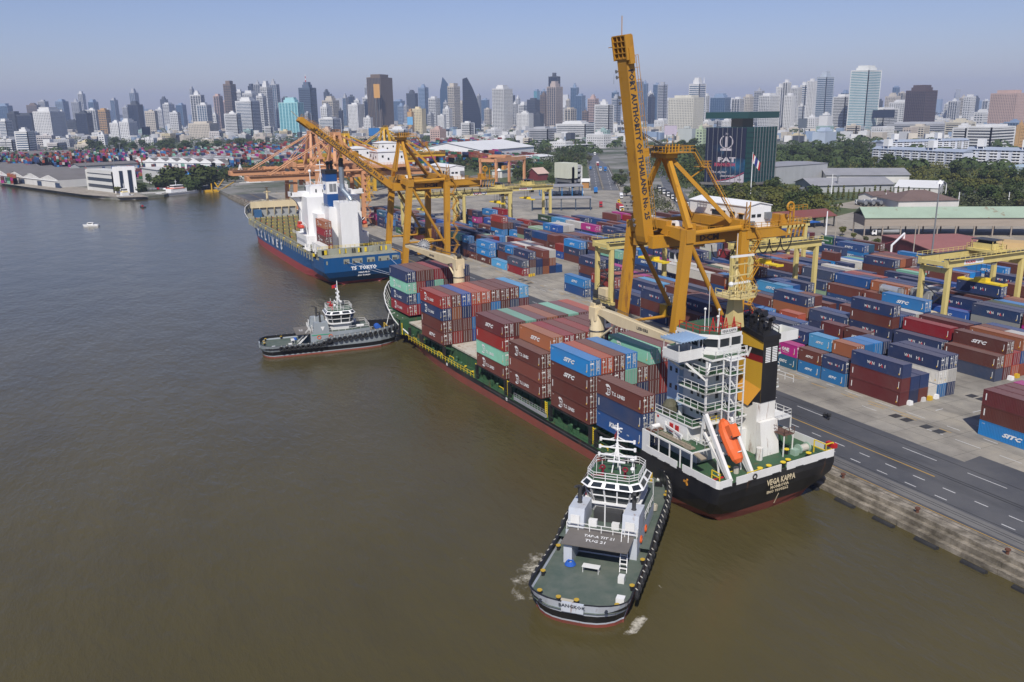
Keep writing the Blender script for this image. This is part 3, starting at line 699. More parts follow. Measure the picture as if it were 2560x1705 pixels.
for k in range(46):
    y=19+k*2.15+r5.uniform(-.3,.3); x=r5.uniform(.5,1.9); t=r5.random()
    if t<.35: ft.tube((x,y,-3.2),(x,y,-2.3),.22,8,m=0); ft.sphere((x,y,-2.2),.38,8,0,.6)
    elif t<.6: ft.beam((x,y,-2.8),(x,y+2.2,-2.8),.13,.13,1); ft.beam((x,y,-3.2),(x,y,-2.8),.12,.12,1); ft.beam((x,y+2.2,-3.2),(x,y+2.2,-2.8),.12,.12,1)
    elif t<.8: ft.box(x-.35,x+.35,y-.4,y+.4,-3.2,-2.2,0)
    else: ft.tube((x,y,-3.2),(x,y,-2.6),.2,8,m=2); ft.tube((x,y,-2.6),(x,y,-2.45),.3,8,m=1)
for y in (31,46.5,61,75,91,104,117):
    ft.box(.2,.35,y-.5,y-.42,-3.2,-.1,1); ft.box(.2,.35,y+.1,y+.18,-3.2,-.1,1)
    for k in range(8): ft.box(.2,.35,y-.5,y+.18,-3.0+k*.38,-2.93+k*.38,1)
ft.rail([(-.3,75,-3.2),(-.3,91,-3.2)],1.1,1.6,.04,1); ft.rail([(2.2,74.4,-.1),(2.2,75.4,-.1),(4.5,75.4,-.1)],1,1,.05,1); ft.rail([(-.2,17.8,-3.2),(-.2,74,-3.2)],.95,3,.03,0,(1.,))
ft.rail([(-.3,92,-3.2),(-.3,111,-3.2)],1.1,1.6,.04,1)
ft.build('deck_fittings',[green,yel,black],S)
gw=MB(); gw.box(-.38,-.1,45.5,57.5,-2.9,-2.3,0); gw.rail([(-.3,45.5,-2.3),(-.3,57.5,-2.3)],.8,1,.03,0); gw.build('gangway',[paint('aluminium',(.55,.56,.58),.4,.5)],S)
# ---- accommodation
ac=MB()
def slab(x0,x1,y0,y1,z,t=.22,m=0): ac.box(x0,x1,y0,y1,z-t,z-.012,m); ac.box(x0+.1,x1-.1,y0+.1,y1-.1,z-.03,z,1)
# side gallery with openings
ac.box(-.36,3.4,5.6,16.9,4.25,4.5,0)
ac.box(-.36,-.2,15.2,16.9,1.0,4.25,0); ac.box(-.36,-.2,5.5,5.75,1,4.25,0)
for y in (8.0,10.4,12.9): ac.box(-.34,-.2,y,y+.16,1.0,4.25,0)
ac.box(3.2,13,8.6,17,1.0,4.5,0); ac.box(13,20,13.4,17,1.0,4.5,0); ac.box(20,22.76,9,16.9,4.25,4.5,0)
for y in (9,11.5,14,16.6): ac.box(22.6,22.76,y,y+.16,1,4.25,0)
ac.box(-.1,3.3,5.7,16.7,4.5,4.53,1)
# A house with sloping aft
ac.box(2.0,12.2,9.4,16.6,4.5,6.8,0); ac.box(12.2,20.4,13.6,16.6,4.5,6.8,0); slab(1.9,12.4,8.2,16.8,7.0); slab(12.9,20.6,13.3,16.8,7.0)
# upper tower, decks
ac.box(4.8,10.4,8.4,16.6,7.0,17.0,0); ac.box(10.4,17.6,13.5,16.6,7,17,0); ac.box(4.0,4.8,13.9,16.6,7.0,17.0,2)  # last box: shaded part of the white wall, shade given as pale blue
for i,z in enumerate((9.7,12.4,15.1)):
    slab(2.7,5.1,6.6,12.9,z); slab(2.7,8.6,6.6,8.5,z); 
slab(17.6,20.2,9.6,14.9,9.7);slab(17.6,20.2,9.6,14.9,12.4);slab(17.6,20.2,9.6,14.9,15.1)
slab(3.9,10.7,6.8,16.8,17.2,.3); slab(10.7,13,13.2,16.8,17.2,.3); slab(13.0,18.8,13.2,16.8,17.2,.3)
ac.box(2.95,3.2,6.8,7.05,7.0,17.0,0); ac.beam((3.1,6.9,14.2),(1.0,9.6,16.9),.25,.25,0); ac.beam((3.1,6.9,14.2),(4.4,7.6,16.9),.22,.22,0); ac.beam((3.1,12.2,14.6),(.2,12.2,16.9),.25,.25,0)
# bridge wings
for s,xa,xb in ((-1,-.4,4.1),(1,18.6,22.8)):
    ac.box(xa,xb,8.9,12.4,17.0,17.2,0); ac.box(xa+.02,xb,8.9,9.0,17.2,18.5,0); ac.box(xa+.02,xb,12.3,12.4,17.2,18.5,0)
    xo=xa if s<0 else xb; ac.box(xo-.06,xo+.06,8.9,12.4,17.2,18.5,0); ac.box(xa+.1,xb-.1,9,12.3,17.2,17.24,1)
# wheelhouse
wh=[(6.2,8.1),(4.3,10.2),(4.3,15.2),(6.2,16.6),(16.2,16.6),(18.1,15.2),(18.1,13.6),(10.5,13.4),(10.5,8.1)]
ac.prism(wh,17.2,18.3,0); ac.prism([(x*1+(x-cx)*.0,y) for x,y in wh],19.55,20.2,0,1)
ac.prism([(cx+(x-cx)*.97,12.3+(y-12.3)*.97) for x,y in wh],18.3,19.55,3)
for a,b in zip(wh,wh[1:]+wh[:1]):
    n=max(1,int(math.hypot(b[0]-a[0],b[1]-a[1])/1.9))
    for k in range(n): p=(a[0]+(b[0]-a[0])*k/n,a[1]+(b[1]-a[1])*k/n); ac.beam((p[0],p[1],18.25),(p[0],p[1],19.6),.22,.22,0)
ac.build('deckhouse',[white,green,paleblue,glass],S)
wn=MB()
for z in (7.9,10.6,13.3,16.0):
    for y in (9.2,10.2,11.6): wn.box(4.74,4.82,y,y+.5,z,z+.75)
    for x in (6.2,7.6,9.2): wn.box(x,x+.5,8.34,8.42,z,z+.75)
    for y in (14.3,15.6): wn.box(3.94,4.02,y,y+.45,z,z+.7)
for x in (6,7,9): wn.box(x,x+.5,9.32,9.42,5.3,6.1)
wn.build('windows',[glass],S)
rl_=MB(); rl_.rail([(1.95,16.7,7),(1.95,8.3,7),(6,8.3,7)],1.1,1.5,.04); 
for z in (9.7,12.4,15.1): rl_.rail([(2.8,12.8,z),(2.8,6.7,z),(6.6,6.7,z)],1.1,1.5,.04); rl_.rail([(20.1,14.8,z),(20.1,9.7,z),(17.7,9.7,z)],1.1,1.5,.04)
rl_.rail([(3.9,8.9,17.2),(4.6,6.9,17.2),(10.5,6.9,17.2)],1.1,1.4,.04)
for z in (2.0,4.5): rl_.rail([(-.3,16.5,4.5),(-.3,13.2,4.5)],1.1,1.5,.04)
rl_.rail([(2.2,9.2,4.5),(2.2,5.7,4.5),(3.3,5.7,4.5)],1.1,1.2,.04)
rl_.rail([(22.6,16.8,4.5),(22.6,9,4.5),(19,9,4.5)],1.1,1.5,.04); rl_.rail([(22.6,16,10),(22.6,9,10)],1.1,1.5,.04)
rl_.build('railings',[white],S)
sr=MB()
for z0,z1,f in ((4.5,7.0,0),(7.0,9.7,0),(9.7,12.4,0),(12.4,15.1,0),(15.1,17.2,0)):
    sr.stairs((5.7,6.1,z1),(7.8,6.1,z0),.7,0,(0,1,0)); sr.box(5.7,8.5,5.0,6.6,z0-.14,z0-.02,0); sr.box(5.8,8.4,5.1,6.5,z0-.02,z0,1)
    for (x,y) in ((5.8,5.1),(8.4,5.1),(5.8,6.5),(8.4,6.5),(7.1,5.1)): sr.box(x-.08,x+.08,y-.08,y+.08,z0,z1,0)
    sr.rail([(5.8,5.1,z0),(8.4,5.1,z0)],1.1,1.4,.04)
sr.box(5.7,8.5,5.0,6.6,17.1,17.2,0); sr.rail([(5.8,6.5,17.2),(5.8,5.1,17.2),(8.4,5.1,17.2),(8.4,6.5,17.2)],1.1,1.2,.04)
sr.build('stair_tower',[white,green],S)
cn=MB(); cn.extr([(8.2,20.05),(12.8,19.75),(12.8,19.83),(8.2,20.13)],0,-.6,4.2)
for k in range(9): cn.box(-.6+k*.55,-.52+k*.55,8.2,12.8,19.9,20.16)
cn.build('bridge_wing_canopy',[paleblue],S)
cp=MB(); 
for (x,y) in ((-.35,8.95),(-.35,12.3),(1.8,8.95),(3.9,8.95),(1.8,12.3)): cp.tube((x,y,18.5),(x,y,19.95),.05,6)
cp.build('canopy_posts',[white],S)
mi=MB(); mi.rail([(4.5,14.8,20.2),(4.5,10.3,20.2),(6.3,8.3,20.2),(10.4,8.3,20.2),(10.4,13.5,20.2),(17.9,13.7,20.2)],1.1,1.3,.045,0); mi.box(6.6,9.6,8.15,8.22,20.25,20.95,1)
for (x,y,h) in ((6,11,3.2),(7.2,9.6,2.2),(9.6,12,2.4),(16,15,2.8)): mi.tube((x,y,20.2),(x,y,20.2+h),.07,6,m=1); mi.sphere((x,y,20.3+h),.22,8,1)
mi.tube((7.6,12,20.2),(7.6,12,26.5),.045,5,m=1); mi.text('VEGA KAPPA',(8.1,8.13,20.6),(1,0,0),(0,0,1),.42,2,.02,0,2.7)
for (x,y) in ((8.6,9.4),(9.9,9.2),(8.9,10.8),(7,10.4)):
    mi.beam((x-.4,y,20.2),(x,y,22.2),.09,.09,0); mi.beam((x+.4,y,20.2),(x,y,22.2),.09,.09,0); mi.beam((x,y-.4,20.2),(x,y,22.2),.09,.09,0); mi.beam((x-.35,y,21.2),(x+.35,y,21.2),.08,.08,0)
mi.build('monkey_island_gear',[red,white,inkb],S)
ma=MB(); ma.beam((11.25,10.6,20.2),(11.25,10.6,25.0),2.3,1.8,0,1.5,1.2); ma.prism([(8.7,9),(9.8,8),(12.7,8),(13.9,9),(13.9,12),(12.8,12.9),(9.8,12.9),(8.7,12)],24.9,25.1,0)
ma.rail([(8.7,12,25.1),(8.7,9,25.1),(9.8,8,25.1),(12.7,8,25.1),(13.9,9,25.1),(13.9,12,25.1)],1.0,1.1,.05,0)
ma.beam((11.2,10.6,25),(11.2,10.6,31),.7,.7,0,.25,.25); ma.beam((9.4,10,28),(13.2,10,28),.16,.16,0); ma.beam((9.8,10,29.6),(12.8,10,29.6),.14,.14,0)
for x in (9.4,10.3,12.2,13.2): ma.beam((x,10,28),(x,10,30.2),.07,.07,0)
for (x,y) in ((9.3,8.6),(10.4,11.5),(12.8,9),(13.3,11)): ma.beam((x,y,25),(11.2,10.6,29),.1,.1,0)
for k in range(5): ma.beam((10.2+k*.5,9.2,25.1),(10.4+k*.5,9.2,27.4),.07,.07,0); ma.torus((9.4+k*.9,8.6,26.4),.35,.04,(0,1,0),8,4,0)
ma.box(9.6,12.8,9.3,9.55,26.9,27.15,1); ma.beam((9.2,9.7,30.9),(13.2,9.3,30.9),.25,.3,1); ma.sphere((9.2,9.4,27),.4,8,1); ma.tube((11.2,10.6,31),(11.2,10.6,34),.05,5,m=1)
ma.build('radar_mast',[paint('mast yellow paint',(.62,.50,.22),.5,dirt=.3),white],S)
# ---- funnel
fu=MB()

fu.prism([(12.9,6.7),(16.6,6.7),(16.6,13),(12.9,13)],1.0,9.0,0)
fu.extr([(6.6,9.0),(13,9.0),(13,20.4),(6.6,18.9)],0,13.4,16.5,2)
for (z0,z1,m) in ((9.0,15.2,1),(15.2,16.2,4),(16.2,17.2,2),(17.2,18.6,1)):
    fu.poly([(13.38,6.6,z0),(13.38,6.6,z1),(13.38,12.98,z1+(.0 if z1<18 else 1.2)),(13.38,12.98,z0)],m)
fu.extr([(6.5,18.4),(13.1,19.9),(13.1,20.7),(6.5,19.2)],0,13.2,16.7,2)
fu.poly([(13.36,6.6,11.2),(13.36,12.98,12.4),(12.6,12.98,8.9),(12.6,8.3,8.3)],3); fu.poly([(13.36,6.6,11.2),(12.6,8.3,8.3),(13.38,6.62,9.0)],2)
fu.build('funnel',[rustwhite,funnely,black,funnelo,paint('funnel red band',(.20,.012,.015),.5)],S)
fv=MB(); fv.text('V',(13.35,9.6,16.3),(0,-1,0),(0,0,1),1.6,0,.05); 
for x in (13.9,15.2):
    for k in range(9): fv.box(x,x+.95,6.52,6.57,15.2+k*.26,15.36+k*.26,0)
fv.build('funnel_emblem',[decal],S)
ex=MB()
for (x,y,h,r) in ((14.0,8,1.4,.3),(15,8.9,1.9,.45),(16,8.2,1.2,.3),(14.2,10.2,1.6,.3),(15.6,10.8,1.9,.4),(15,12.2,1.2,.3)): ex.tube((x,y,19.3),(x,y-.1,19.9+h),r,10); ex.tube((x,y-.1,19.9+h),(x-.1,y-.9,20.3+h),r*1.05,10)
ex.sphere((15.1,8.6,20.2),.8,8); ex.rail([(13.4,6.8,19.3),(13.4,12.9,20.7),(16.5,12.9,20.7),(16.5,6.8,19.3)],1,1.2,.05)
ex.build('exhaust_pipes',[black],S)
# ---- after deck machinery
am=MB()
for (x,y) in ((10.3,1.2),(12.9,1.0),(14.2,1.3),(16.9,4.2),(18.6,1.5),(17.4,7.4),(5.2,4.0),(8.6,1.2)): am.tube((x,y,1),(x,y,1.75),.28,8,m=2); am.tube((x,y,1.75),(x,y,1.85),.42,8,m=1)
am.tube((18.6,3.4,1.7),(20.2,3.4,1.7),.55,12,m=3); am.tube((18.4,3.4,1.7),(18.6,3.4,1.7),.8,12,m=4); am.tube((20.2,3.4,1.7),(20.4,3.4,1.7),.8,12,m=4); am.box(17.3,18.3,2.9,3.9,1,1.9,4); am.box(18.2,20.9,2.8,4,1,1.25,0)
am.box(18.5,20.6,6.2,9.2,1,1.2,0); am.extr([(7.2,1),(9.2,1),(9.2,2.4),(7.8,2.4)],0,19.2,21.5,0)
am.extr([(5.2,1),(6.6,1),(6.6,6.2),(5.9,6.2)],0,12.9,16.4,5); am.box(15.6,17.6,3.6,6.2,4.3,4.45,6); am.rail([(15.6,6.2,4.45),(15.6,3.6,4.45),(17.6,3.6,4.45)],1,1,.04,6)
for (x,y) in ((15.7,3.7),(17.5,3.7)): am.beam((x,y,1),(x,y,4.3),.14,.14,5)
am.tube((12.0,4.8,1),(12.0,4.8,2.9),.5,8,m=5); am.tube((5.8,3.0,1),(5.8,3.0,1.9),.4,8,m=3); am.tube((3.4,8.4,1.6),(4.8,8.4,1.6),.5,10,m=3); am.rail([(1.6,3.4,1),(1.6,1.8,1)],1.3,1.2,.07,1); am.rail([(5.4,.4,1),(8,.4,1)],1.1,1.2,.06,1)
am.rail([(20.9,2.6,1),(20.9,.4,1),(22.4,.4,1)],2.0,1.5,.08,1); am.box(19.3,19.7,9.3,9.7,1,3.3,7)
am.box(3.4,6.4,3.6,3.75,1.02,1.06,1); am.box(1.0,3.6,2.6,3.1,1.02,1.06,7)
am.build('mooring_gear',[green,yel,black,paint('pale mooring rope',(.5,.47,.4),.8),paint('pale green machinery',(.30,.42,.33),.5),rustwhite,paint('rusty plate',(.13,.07,.05),.8),red],S)
# ---- port A deck gear: davit, fire boxes, raft canister
pg=MB(); pg.tube((.2,15.4,5.1),(1.6,15.4,5.1),.38,10,m=0); pg.box(-.2,2.4,14.7,16.3,4.55,4.7,2); pg.box(1.9,1.98,11.2,12.0,4.9,6.2,1); pg.box(1.9,1.98,12.5,13.3,4.9,6.2,1)
pg.beam((1.7,14,5.6),(.4,8.6,5.9),.25,.3,0); pg.beam((1.7,14,4.5),(1.7,14,6.2),.3,.3,0); pg.box(.0,.9,6.2,13.8,4.65,4.85,3); pg.rail([(0,13.6,4.85),(0,6.2,4.85)],.7,1,.03,3); pg.beam((.4,8,4.8),(.6,4.0,3.9),.9,.18,3); pg.box(.8,1.6,10,11,4.55,5.3,0)
pg.sphere((3.2,14.8,7.9),1.25,10,4,1.1); pg.tube((4,13.4,7),(4,13.4,8.3),.35,8,m=0)
pg.box(1.93,1.98,15.9,16.3,6.2,6.5,1)
pg.build('davit_and_fire_gear',[white,red,paint('brown canvas',(.13,.06,.04),.8),paint('weathered wood',(.30,.25,.18),.8),paint('olive tarpaulin',(.10,.095,.06),.8)],S)
# ---- free fall lifeboat on its frame
lf=MB()
for x in (3.1,7.2):
    lf.beam((x,1.2,1.0),(x,7.0,9.4),.5,.6,0); lf.beam((x,7.0,9.4),(x,7.6,4.4),.3,.3,0); lf.beam((x,1.6,1),(x,7.0,6.4),.32,.4,0); lf.beam((x,3.6,1),(x,4.4,5.6),.2,.2,0)
lf.beam((3.1,7,9.4),(7.2,7,9.4),.4,.45,0); lf.beam((3.1,4.4,3.8),(7.2,4.4,3.8),.25,.25,0); lf.rail([(3.4,7.4,7.4),(6.8,7.4,7.4)],1,1,.04,1); lf.box(3.3,7.0,7.0,8.3,7.25,7.4,0)
lf.build('lifeboat_ramp',[white,yel],S)
def lifeboat(parent,org,ydir,zdir,L=6.2,cov=orange):
    Y=Vector(ydir).normalized();Z=Vector(zdir).normalized();X=Y.cross(Z)
    mb=MB(); mb.mx=Matrix(((X.x,Y.x,Z.x,org[0]),(X.y,Y.y,Z.y,org[1]),(X.z,Y.z,Z.z,org[2]),(0,0,0,1)))
    secs=[(-.5,.45,.0,.5),(-.42,.9,-.35,.95),(-.2,1.15,-.6,1.1),(.05,1.2,-.65,1.15),(.25,1.1,-.6,1.25),(.42,.7,-.3,1.0),(.5,.15,.2,.6)]
    n=12; vs=[]
    for (t,w,zb,zt) in secs:
        for k in range(n):
            a=2*math.pi*k/n; s,c=math.sin(a),math.cos(a); vs.append((w*c*(1 if abs(s)<.9 else .9),t*L,(zt if s>0 else -zb)*s))
    fs=[(i*n+k,i*n+(k+1)%n,(i+1)*n+(k+1)%n,(i+1)*n+k) for i in range(len(secs)-1) for k in range(n)]+[tuple(range(n))[::-1],tuple(range((len(secs)-1)*n,len(secs)*n))]
    mb.add(vs,fs,0); mb.box(-.7,.7,.02*L,.30*L,1.0,1.9,0); mb.box(-.72,.72,.03*L,.06*L,1.35,1.7,1); mb.box(-.5,-.15,.0*L,.02*L,1.3,1.6,1); mb.box(.15,.5,0,.02*L,1.3,1.6,1)
    mb.box(-.3,.3,-.3*L,-.28*L,1.0,1.25,2); mb.box(-1.22,1.22,-.3*L,.3*L,-.06,.06,3)
    return mb.build('lifeboat',[cov,glass,white,paint('orange rubbing strip',(.35,.07,.02),.6)],parent)
lifeboat(S,(5.15,3.9,5.7),(0,.60,.80),(0,-.80,.60),6.6)
# ---- stern name
nm_=MB(); nm_.text('VEGA KAPPA',(11.5,-.17,-.1),(1,0,0),(0,0,1),.95,0,.035,0,5.6); nm_.text('MONROVIA',(11.5,.05,-1.1),(1,0,0),(0,0,1),.5,0,.03,0,3.6); nm_.text('IMO 9330252',(11.5,.40,-1.95),(1,0,0),(0,0,1),.5,0,.03,0,4.2)
for k in range(9): nm_.box(12.2,12.35,.9+k*.09,.93+k*.09,-3.0-k*.22,-2.9-k*.22,0)
nm_.build('ship_name',[paint('faded cream lettering',(.62,.52,.34),.6)],S)
pm=MB()
for a in (0,2.1,4.2):
    d=Vector((0,math.cos(a),math.sin(a))); pm.beam((-.45,6.4,-.2),Vector((-.45,6.4,-.2))+d*.55,.1,.28,0)
for y in (60,88): pm.box(-.47,-.44,y,y+.6,-3.9,-3.3,1)
pm.box(-.48,-.42,20,70,-3.72,-3.62,2)
pm.build('hull_markings',[paint('hull mark orange',(.55,.24,.03),.6),decal,paint('scuffed grey',(.09,.09,.09),.6)],S)
# ---- ship cranes
def ship_crane(y,zt,jibdir,tipz,num):
    p=MB(); p.tube((cx,y,-1),(cx,y,zt-4.2),1.45,16,1.4,0); p.torus((cx,y,zt-4.2),1.45,.12,(0,0,1),16,6,1)
    po=p.build('crane_post',[cranecream,darksteel],S)
    h=MB(); h.tube((cx,y,zt-4.1),(cx,y,zt-1.2),1.4,16,1.15,0); h.box(cx-1.15,cx+1.15,y-1,y+1,zt-2.2,zt+.2,0); h.box(cx-.9,cx+.9,y-.3,y+.9,zt+.2,zt+.9,0)
    h.tube((cx-.5,y-jibdir*.2,zt+.9),(cx+.5,y-jibdir*.2,zt+.9),.6,12,m=1); h.box(cx+.9,cx+1.9,y+jibdir*.6,y+jibdir*1.7,zt-3.6,zt-1.4,2); h.box(cx+.85,cx+1.95,y+jibdir*1.68,y+jibdir*1.75,zt-2.8,zt-1.8,3)
    if num: h.text(num,(cx-1.5,y,zt-2.6),(0,-1,0),(0,0,1),.9,1,.02)
    h.build('crane_cab',[cranecream,darksteel,white,glass],S)
    tip=25.8 if jibdir<0 else 31.5
    j=MB(); d=jibdir
    prof=[(0,zt-.6),(1.0,zt+.1),(5.2,zt+.1),(tip,tipz+.45),(tip,tipz-.15),(6.6,zt-1.9),(4.2,zt-1.75),(2.0,zt-1.2),(0,zt-1.0)]
    j.extr([(y+d*(a+.9),z) for a,z in prof],0,cx-.65,cx+.65,0)
    j.tube((cx,y+d*1.3,zt-5.2),(cx,y+d*6.4,zt-1.7),.22,8,m=0)
    for k in range(7): j.box(cx-.5,cx+.5,y+d*(20+k*.9)-.05,y+d*(20+k*.9)+.05,tipz+.6,tipz+1.0,1) if d<0 and k>3 else None
    j.tube((cx-.5,y+d*(tip+.9),tipz+.3),(cx+.5,y+d*(tip+.9),tipz+.3),.45,10,m=1); j.pipe([(cx-.2,y,zt+1.2),(cx-.2,y+d*(tip+.6),tipz+.8)],.05,5,1); j.pipe([(cx+.2,y,zt+1.2),(cx+.2,y+d*(tip+.6),tipz+.8)],.05,5,1)
    j.text('LIEBHERR',(cx-.68,y+d*14.5,zt-.95),(0,-1,0),(0,0,1),.55,2,.03,0,3.2)
    j.build('crane_jib',[cranecream,darksteel,inkb],S)
ship_crane(46.0,16.2,-1,14.9,'2'); ship_crane(105.0,16.6,1,15.6,'')
# ------------------------------------------------ blue container ship
T=empty('container_ship',(0,200,0),0,'blue hulled container ship with empty open holds and white casing, moored ahead','ship')
blueh=paint('blue hull paint',(.006,.075,.22),.4,dirt=.35,dirtcol=(.03,.07,.14),scale=.1); redb=paint('faded red antifouling',(.33,.055,.055),.6,dirt=.5,dirtcol=(.20,.07,.06),scale=.1)
greyd=paint('khaki grey deck paint',(.30,.31,.25),.65,dirt=.5,dirtcol=(.20,.17,.10),scale=.3,rust=.3); holdm=paint('olive hold paint',(.25,.22,.10),.7,dirt=.4,rust=.2)
cx2=13.75
WL2=[(0,2),(6,7.5),(16,11.5),(30,13.2),(50,13.6),(108,13.6),(124,12.2),(138,9),(150,5.4),(158,3),(164,.4)]
DK2=[(0,13.6),(140,13.6),(150,12.9),(158,11.2),(165,8),(170,4.6),(174,.3)]
def hw2(y,z):
    if y<20: t=max(0,min(1,(z+.2)/4.2))
    else: t=max(0,min(1,z/10.))
    t=t**(.55 if y<20 else (1.25 if y>120 else .7)); return interp(y,WL2)*(1-t)+interp(y,DK2)*t
top2=lambda y: interp(y,[(0,10.0),(6.3,10.0),(6.4,8.3),(138,8.8),(150,11.0),(160,13.2),(174,14.6)])
st2=[0,3,6.3,6.5,12,20,30,45,60,80,100,112,124,132,138,144,150,154,158,162,165,168,170,172,174]
zs2=[-3,0,1.0,3.0,5,7,8.3,9.4,10,11,12.5,14.6]
fy2=lambda i,y,z: y+(0 if i>0 else max(0,4-z)*1.0)+(min(0,z-12)*.75*((y-150)/24) if y>150 else 0)
hb2,_g=hull_mesh(st2,zs2,hw2,fy2,cx2,top2,[(3.0,1),(99,0)],bf=lambda y,z: 1 if z<(1.0 if y<4 else 3.0) else 0); hb2.build('hull',[blueh,redb],T)
d2=MB(); deck_poly(d2,lambda y:hw2(y,8),[.2,3,6.4,20,60,112,138],6.9,cx2); deck_poly(d2,lambda y:hw2(y,9),[136,144,150,156,161,165,168,170.5],9.6,cx2)
d2.box(.3,27.2,.4,9,9.6,9.75,0); d2.poly([(0,136,9.6),(27.5,136,9.6),(27.5,136,6.9),(0,136,6.9)])
d2.build('deck',[greyd],T)
# inside of bow bulwark
b2=MB(); ys=[138,144,150,154,158,162,165,168,170,172,174]
for s in (-1,1):
    for a,b in zip(ys,ys[1:]):
        A=(cx2+s*(hw2(a,top2(a))-.15),fy2(5,a,top2(a)),top2(a));B=(cx2+s*(hw2(b,top2(b))-.15),fy2(5,b,top2(b)),top2(b))
        b2.poly([(A[0],A[1],9.5),(B[0],B[1],9.5),B,A],0); b2.beam(A,B,.25,.18,1); b2.beam((A[0]-s*.1,A[1],A[2]-.2),(A[0]-s*1.3,A[1],9.7),.16,.16,0)
b2.build('bow_bulwark',[greyd,white],T)
# side deck stanchions and open holds
h2=MB()
h2.box(2.6,24.9,48,136,6.9,7.4,0)
for x in (2.4,24.9): h2.box(x,x+.3,48,136,6.9,9.3,1)
for k in range(8):
    y=50+k*12.1; h2.box(2.5,25,y,y+1.0,7.0,9.6,0); 
    for j in range(9): x=2.9+j*2.55; h2.box(x,x+.22,y-.12,y+1.1,7.2,10.4,2)
    for j in range(9): h2.box(3.4+j*2.55,3.9+j*2.55,y-.04,y+1.04,9.6,9.75,3 if j%3 else 4)
h2.box(2.7,24.8,48,136,5,7.05,0)
h2.build('cargo_holds',[holdm,greyd,darksteel,yel,orange],T)
s2=MB()
for k in range(31):
    y=16+k*3.95; 
    for x in (.1,27.1): s2.box(x-.05,x+.5,y,y+.6,6.9,9.7,0)
    if k%3==0: s2.box(.6,1.5,y,y+.9,6.9,8.3,2); s2.box(.3,.9,y-.8,y-.2,8.6,9.6,1)
    if k%4==1: s2.tube((1.3,y,6.9),(1.3,y,8.9),.3,8,m=0)
s2.rail([(.15,16,8.6),(.15,136,8.7)],.9,4,.05,0,(1.,.4)); s2.build('side_stanchions',[greyd,yel,darksteel],T)
# breakwater at the bow, foremast, blue box
k2=MB(); k2.box(3,24.5,143,143.4,9.6,16.4,0); k2.box(2.8,24.7,142.2,144.6,13.7,16.6,1)
for j in range(7): x=3.2+j*3.5; k2.extr([(142.9,9.9),(140.8,13.7),(142.9,13.7)],0,x-.12,x+.12,1)
k2.rail([(3,142.4,16.6),(24.5,142.4,16.6)],.7,2,.05,1); k2.build('breakwater',[paint('grey bulkhead',(.33,.34,.34),.6),cranecream],T)
k3=MB(); k3.tube((cx2-1,152,9.6),(cx2-1,152,22.5),.8,10,.45); k3.box(cx2-2.6,cx2+.6,151.4,152.6,20.2,20.5); k3.box(cx2-2.2,cx2+.2,151.6,152.4,22.4,22.7); k3.build('foremast',[cranecream],T)
k4=MB(); k4.box(3.6,7,138.6,141,9.6,13.2,0); k4.build('deck_store',[paint('blue box paint',(.04,.12,.25),.5)],T)
k5=MB(); r9=random.Random(9)
for k in range(26): x=r9.uniform(5,22); y=r9.uniform(146,160); k5.box(x,x+r9.uniform(.5,1.6),y,y+r9.uniform(.5,1.4),9.6,9.6+r9.uniform(.5,1.8),r9.choice((0,0,1)))
k5.build('anchor_windlass',[darksteel,greyd],T)
# stern
sn=MB()
for i,(x,w) in enumerate(((6.9,2.0),(9.9,3.6),(15.1,2.8),(19.2,4.0),(24.2,2.0))):
    sn.box(x,x+w,-.06,.3,7.6,9.2,0); sn.box(x+.3,x+.9,-.1,.2,7.7,8.5,1); sn.box(x+w-.9,x+w-.4,-.1,.2,7.7,8.4,1)
sn.box(.9,1.4,-.06,.2,7.8,9.0,0); sn.box(26.4,26.8,-.06,.2,7.8,9,0)
sn.build('stern_openings',[greyd,darksteel],T)
sg=MB(); sg.text('TS  TOKYO',(13.9,-.09,5.9),(1,0,0),(0,0,1),1.35,0,.05,0,9.2); sg.text('MAJURO',(13.9,-.07,4.2),(1,0,0),(0,0,1),.7,0,.03,0,4.0); sg.text('IMO 9704609',(13.9,.25,3.2),(1,0,0),(0,0,1),.55,0,.03,0,4.4)
tsl='T.S.LINES'; 
for i,(c,yy) in enumerate(zip(['T.','S.','L','I','N','E','S'],[112,105,96.5,89,81.5,73,65])): sg.text(c,(.12-.25 if 0 else -.18,yy,6.0),(0,-1,0),(0,0,1),3.4,0,.05,0,3.6 if i<2 else (1.2 if c=='I' else 3.4))
sg.build('ship_name',[cleanwhite],T)
rd=MB(); rd.extr([(4,-1.5),(7,-1.5),(7,2.6),(5,2.6)],0,cx2-.3,cx2+.3); rd.build('rudder',[paint('red rudder',(.42,.06,.03),.6)],T)
af=MB(); af.box(.4,27.1,8.6,9.0,9.7,11.8,0); 
for k in range(24): x=r9.uniform(1,26); af.box(x,x+r9.uniform(.3,.9),8.4,8.65,9.9,11.4,r9.choice((0,1,2)))
for k in range(22): x=r9.uniform(1.5,25); y=r9.uniform(1,7.5); af.tube((x,y,7),(x,y,8.4),.35,8,m=r9.choice((1,2)))
af.rail([(.5,9,11.8),(27,9,11.8)],.9,1.6,.05,2); af.build('after_deck_gear',[greyd,darksteel,yel],T)
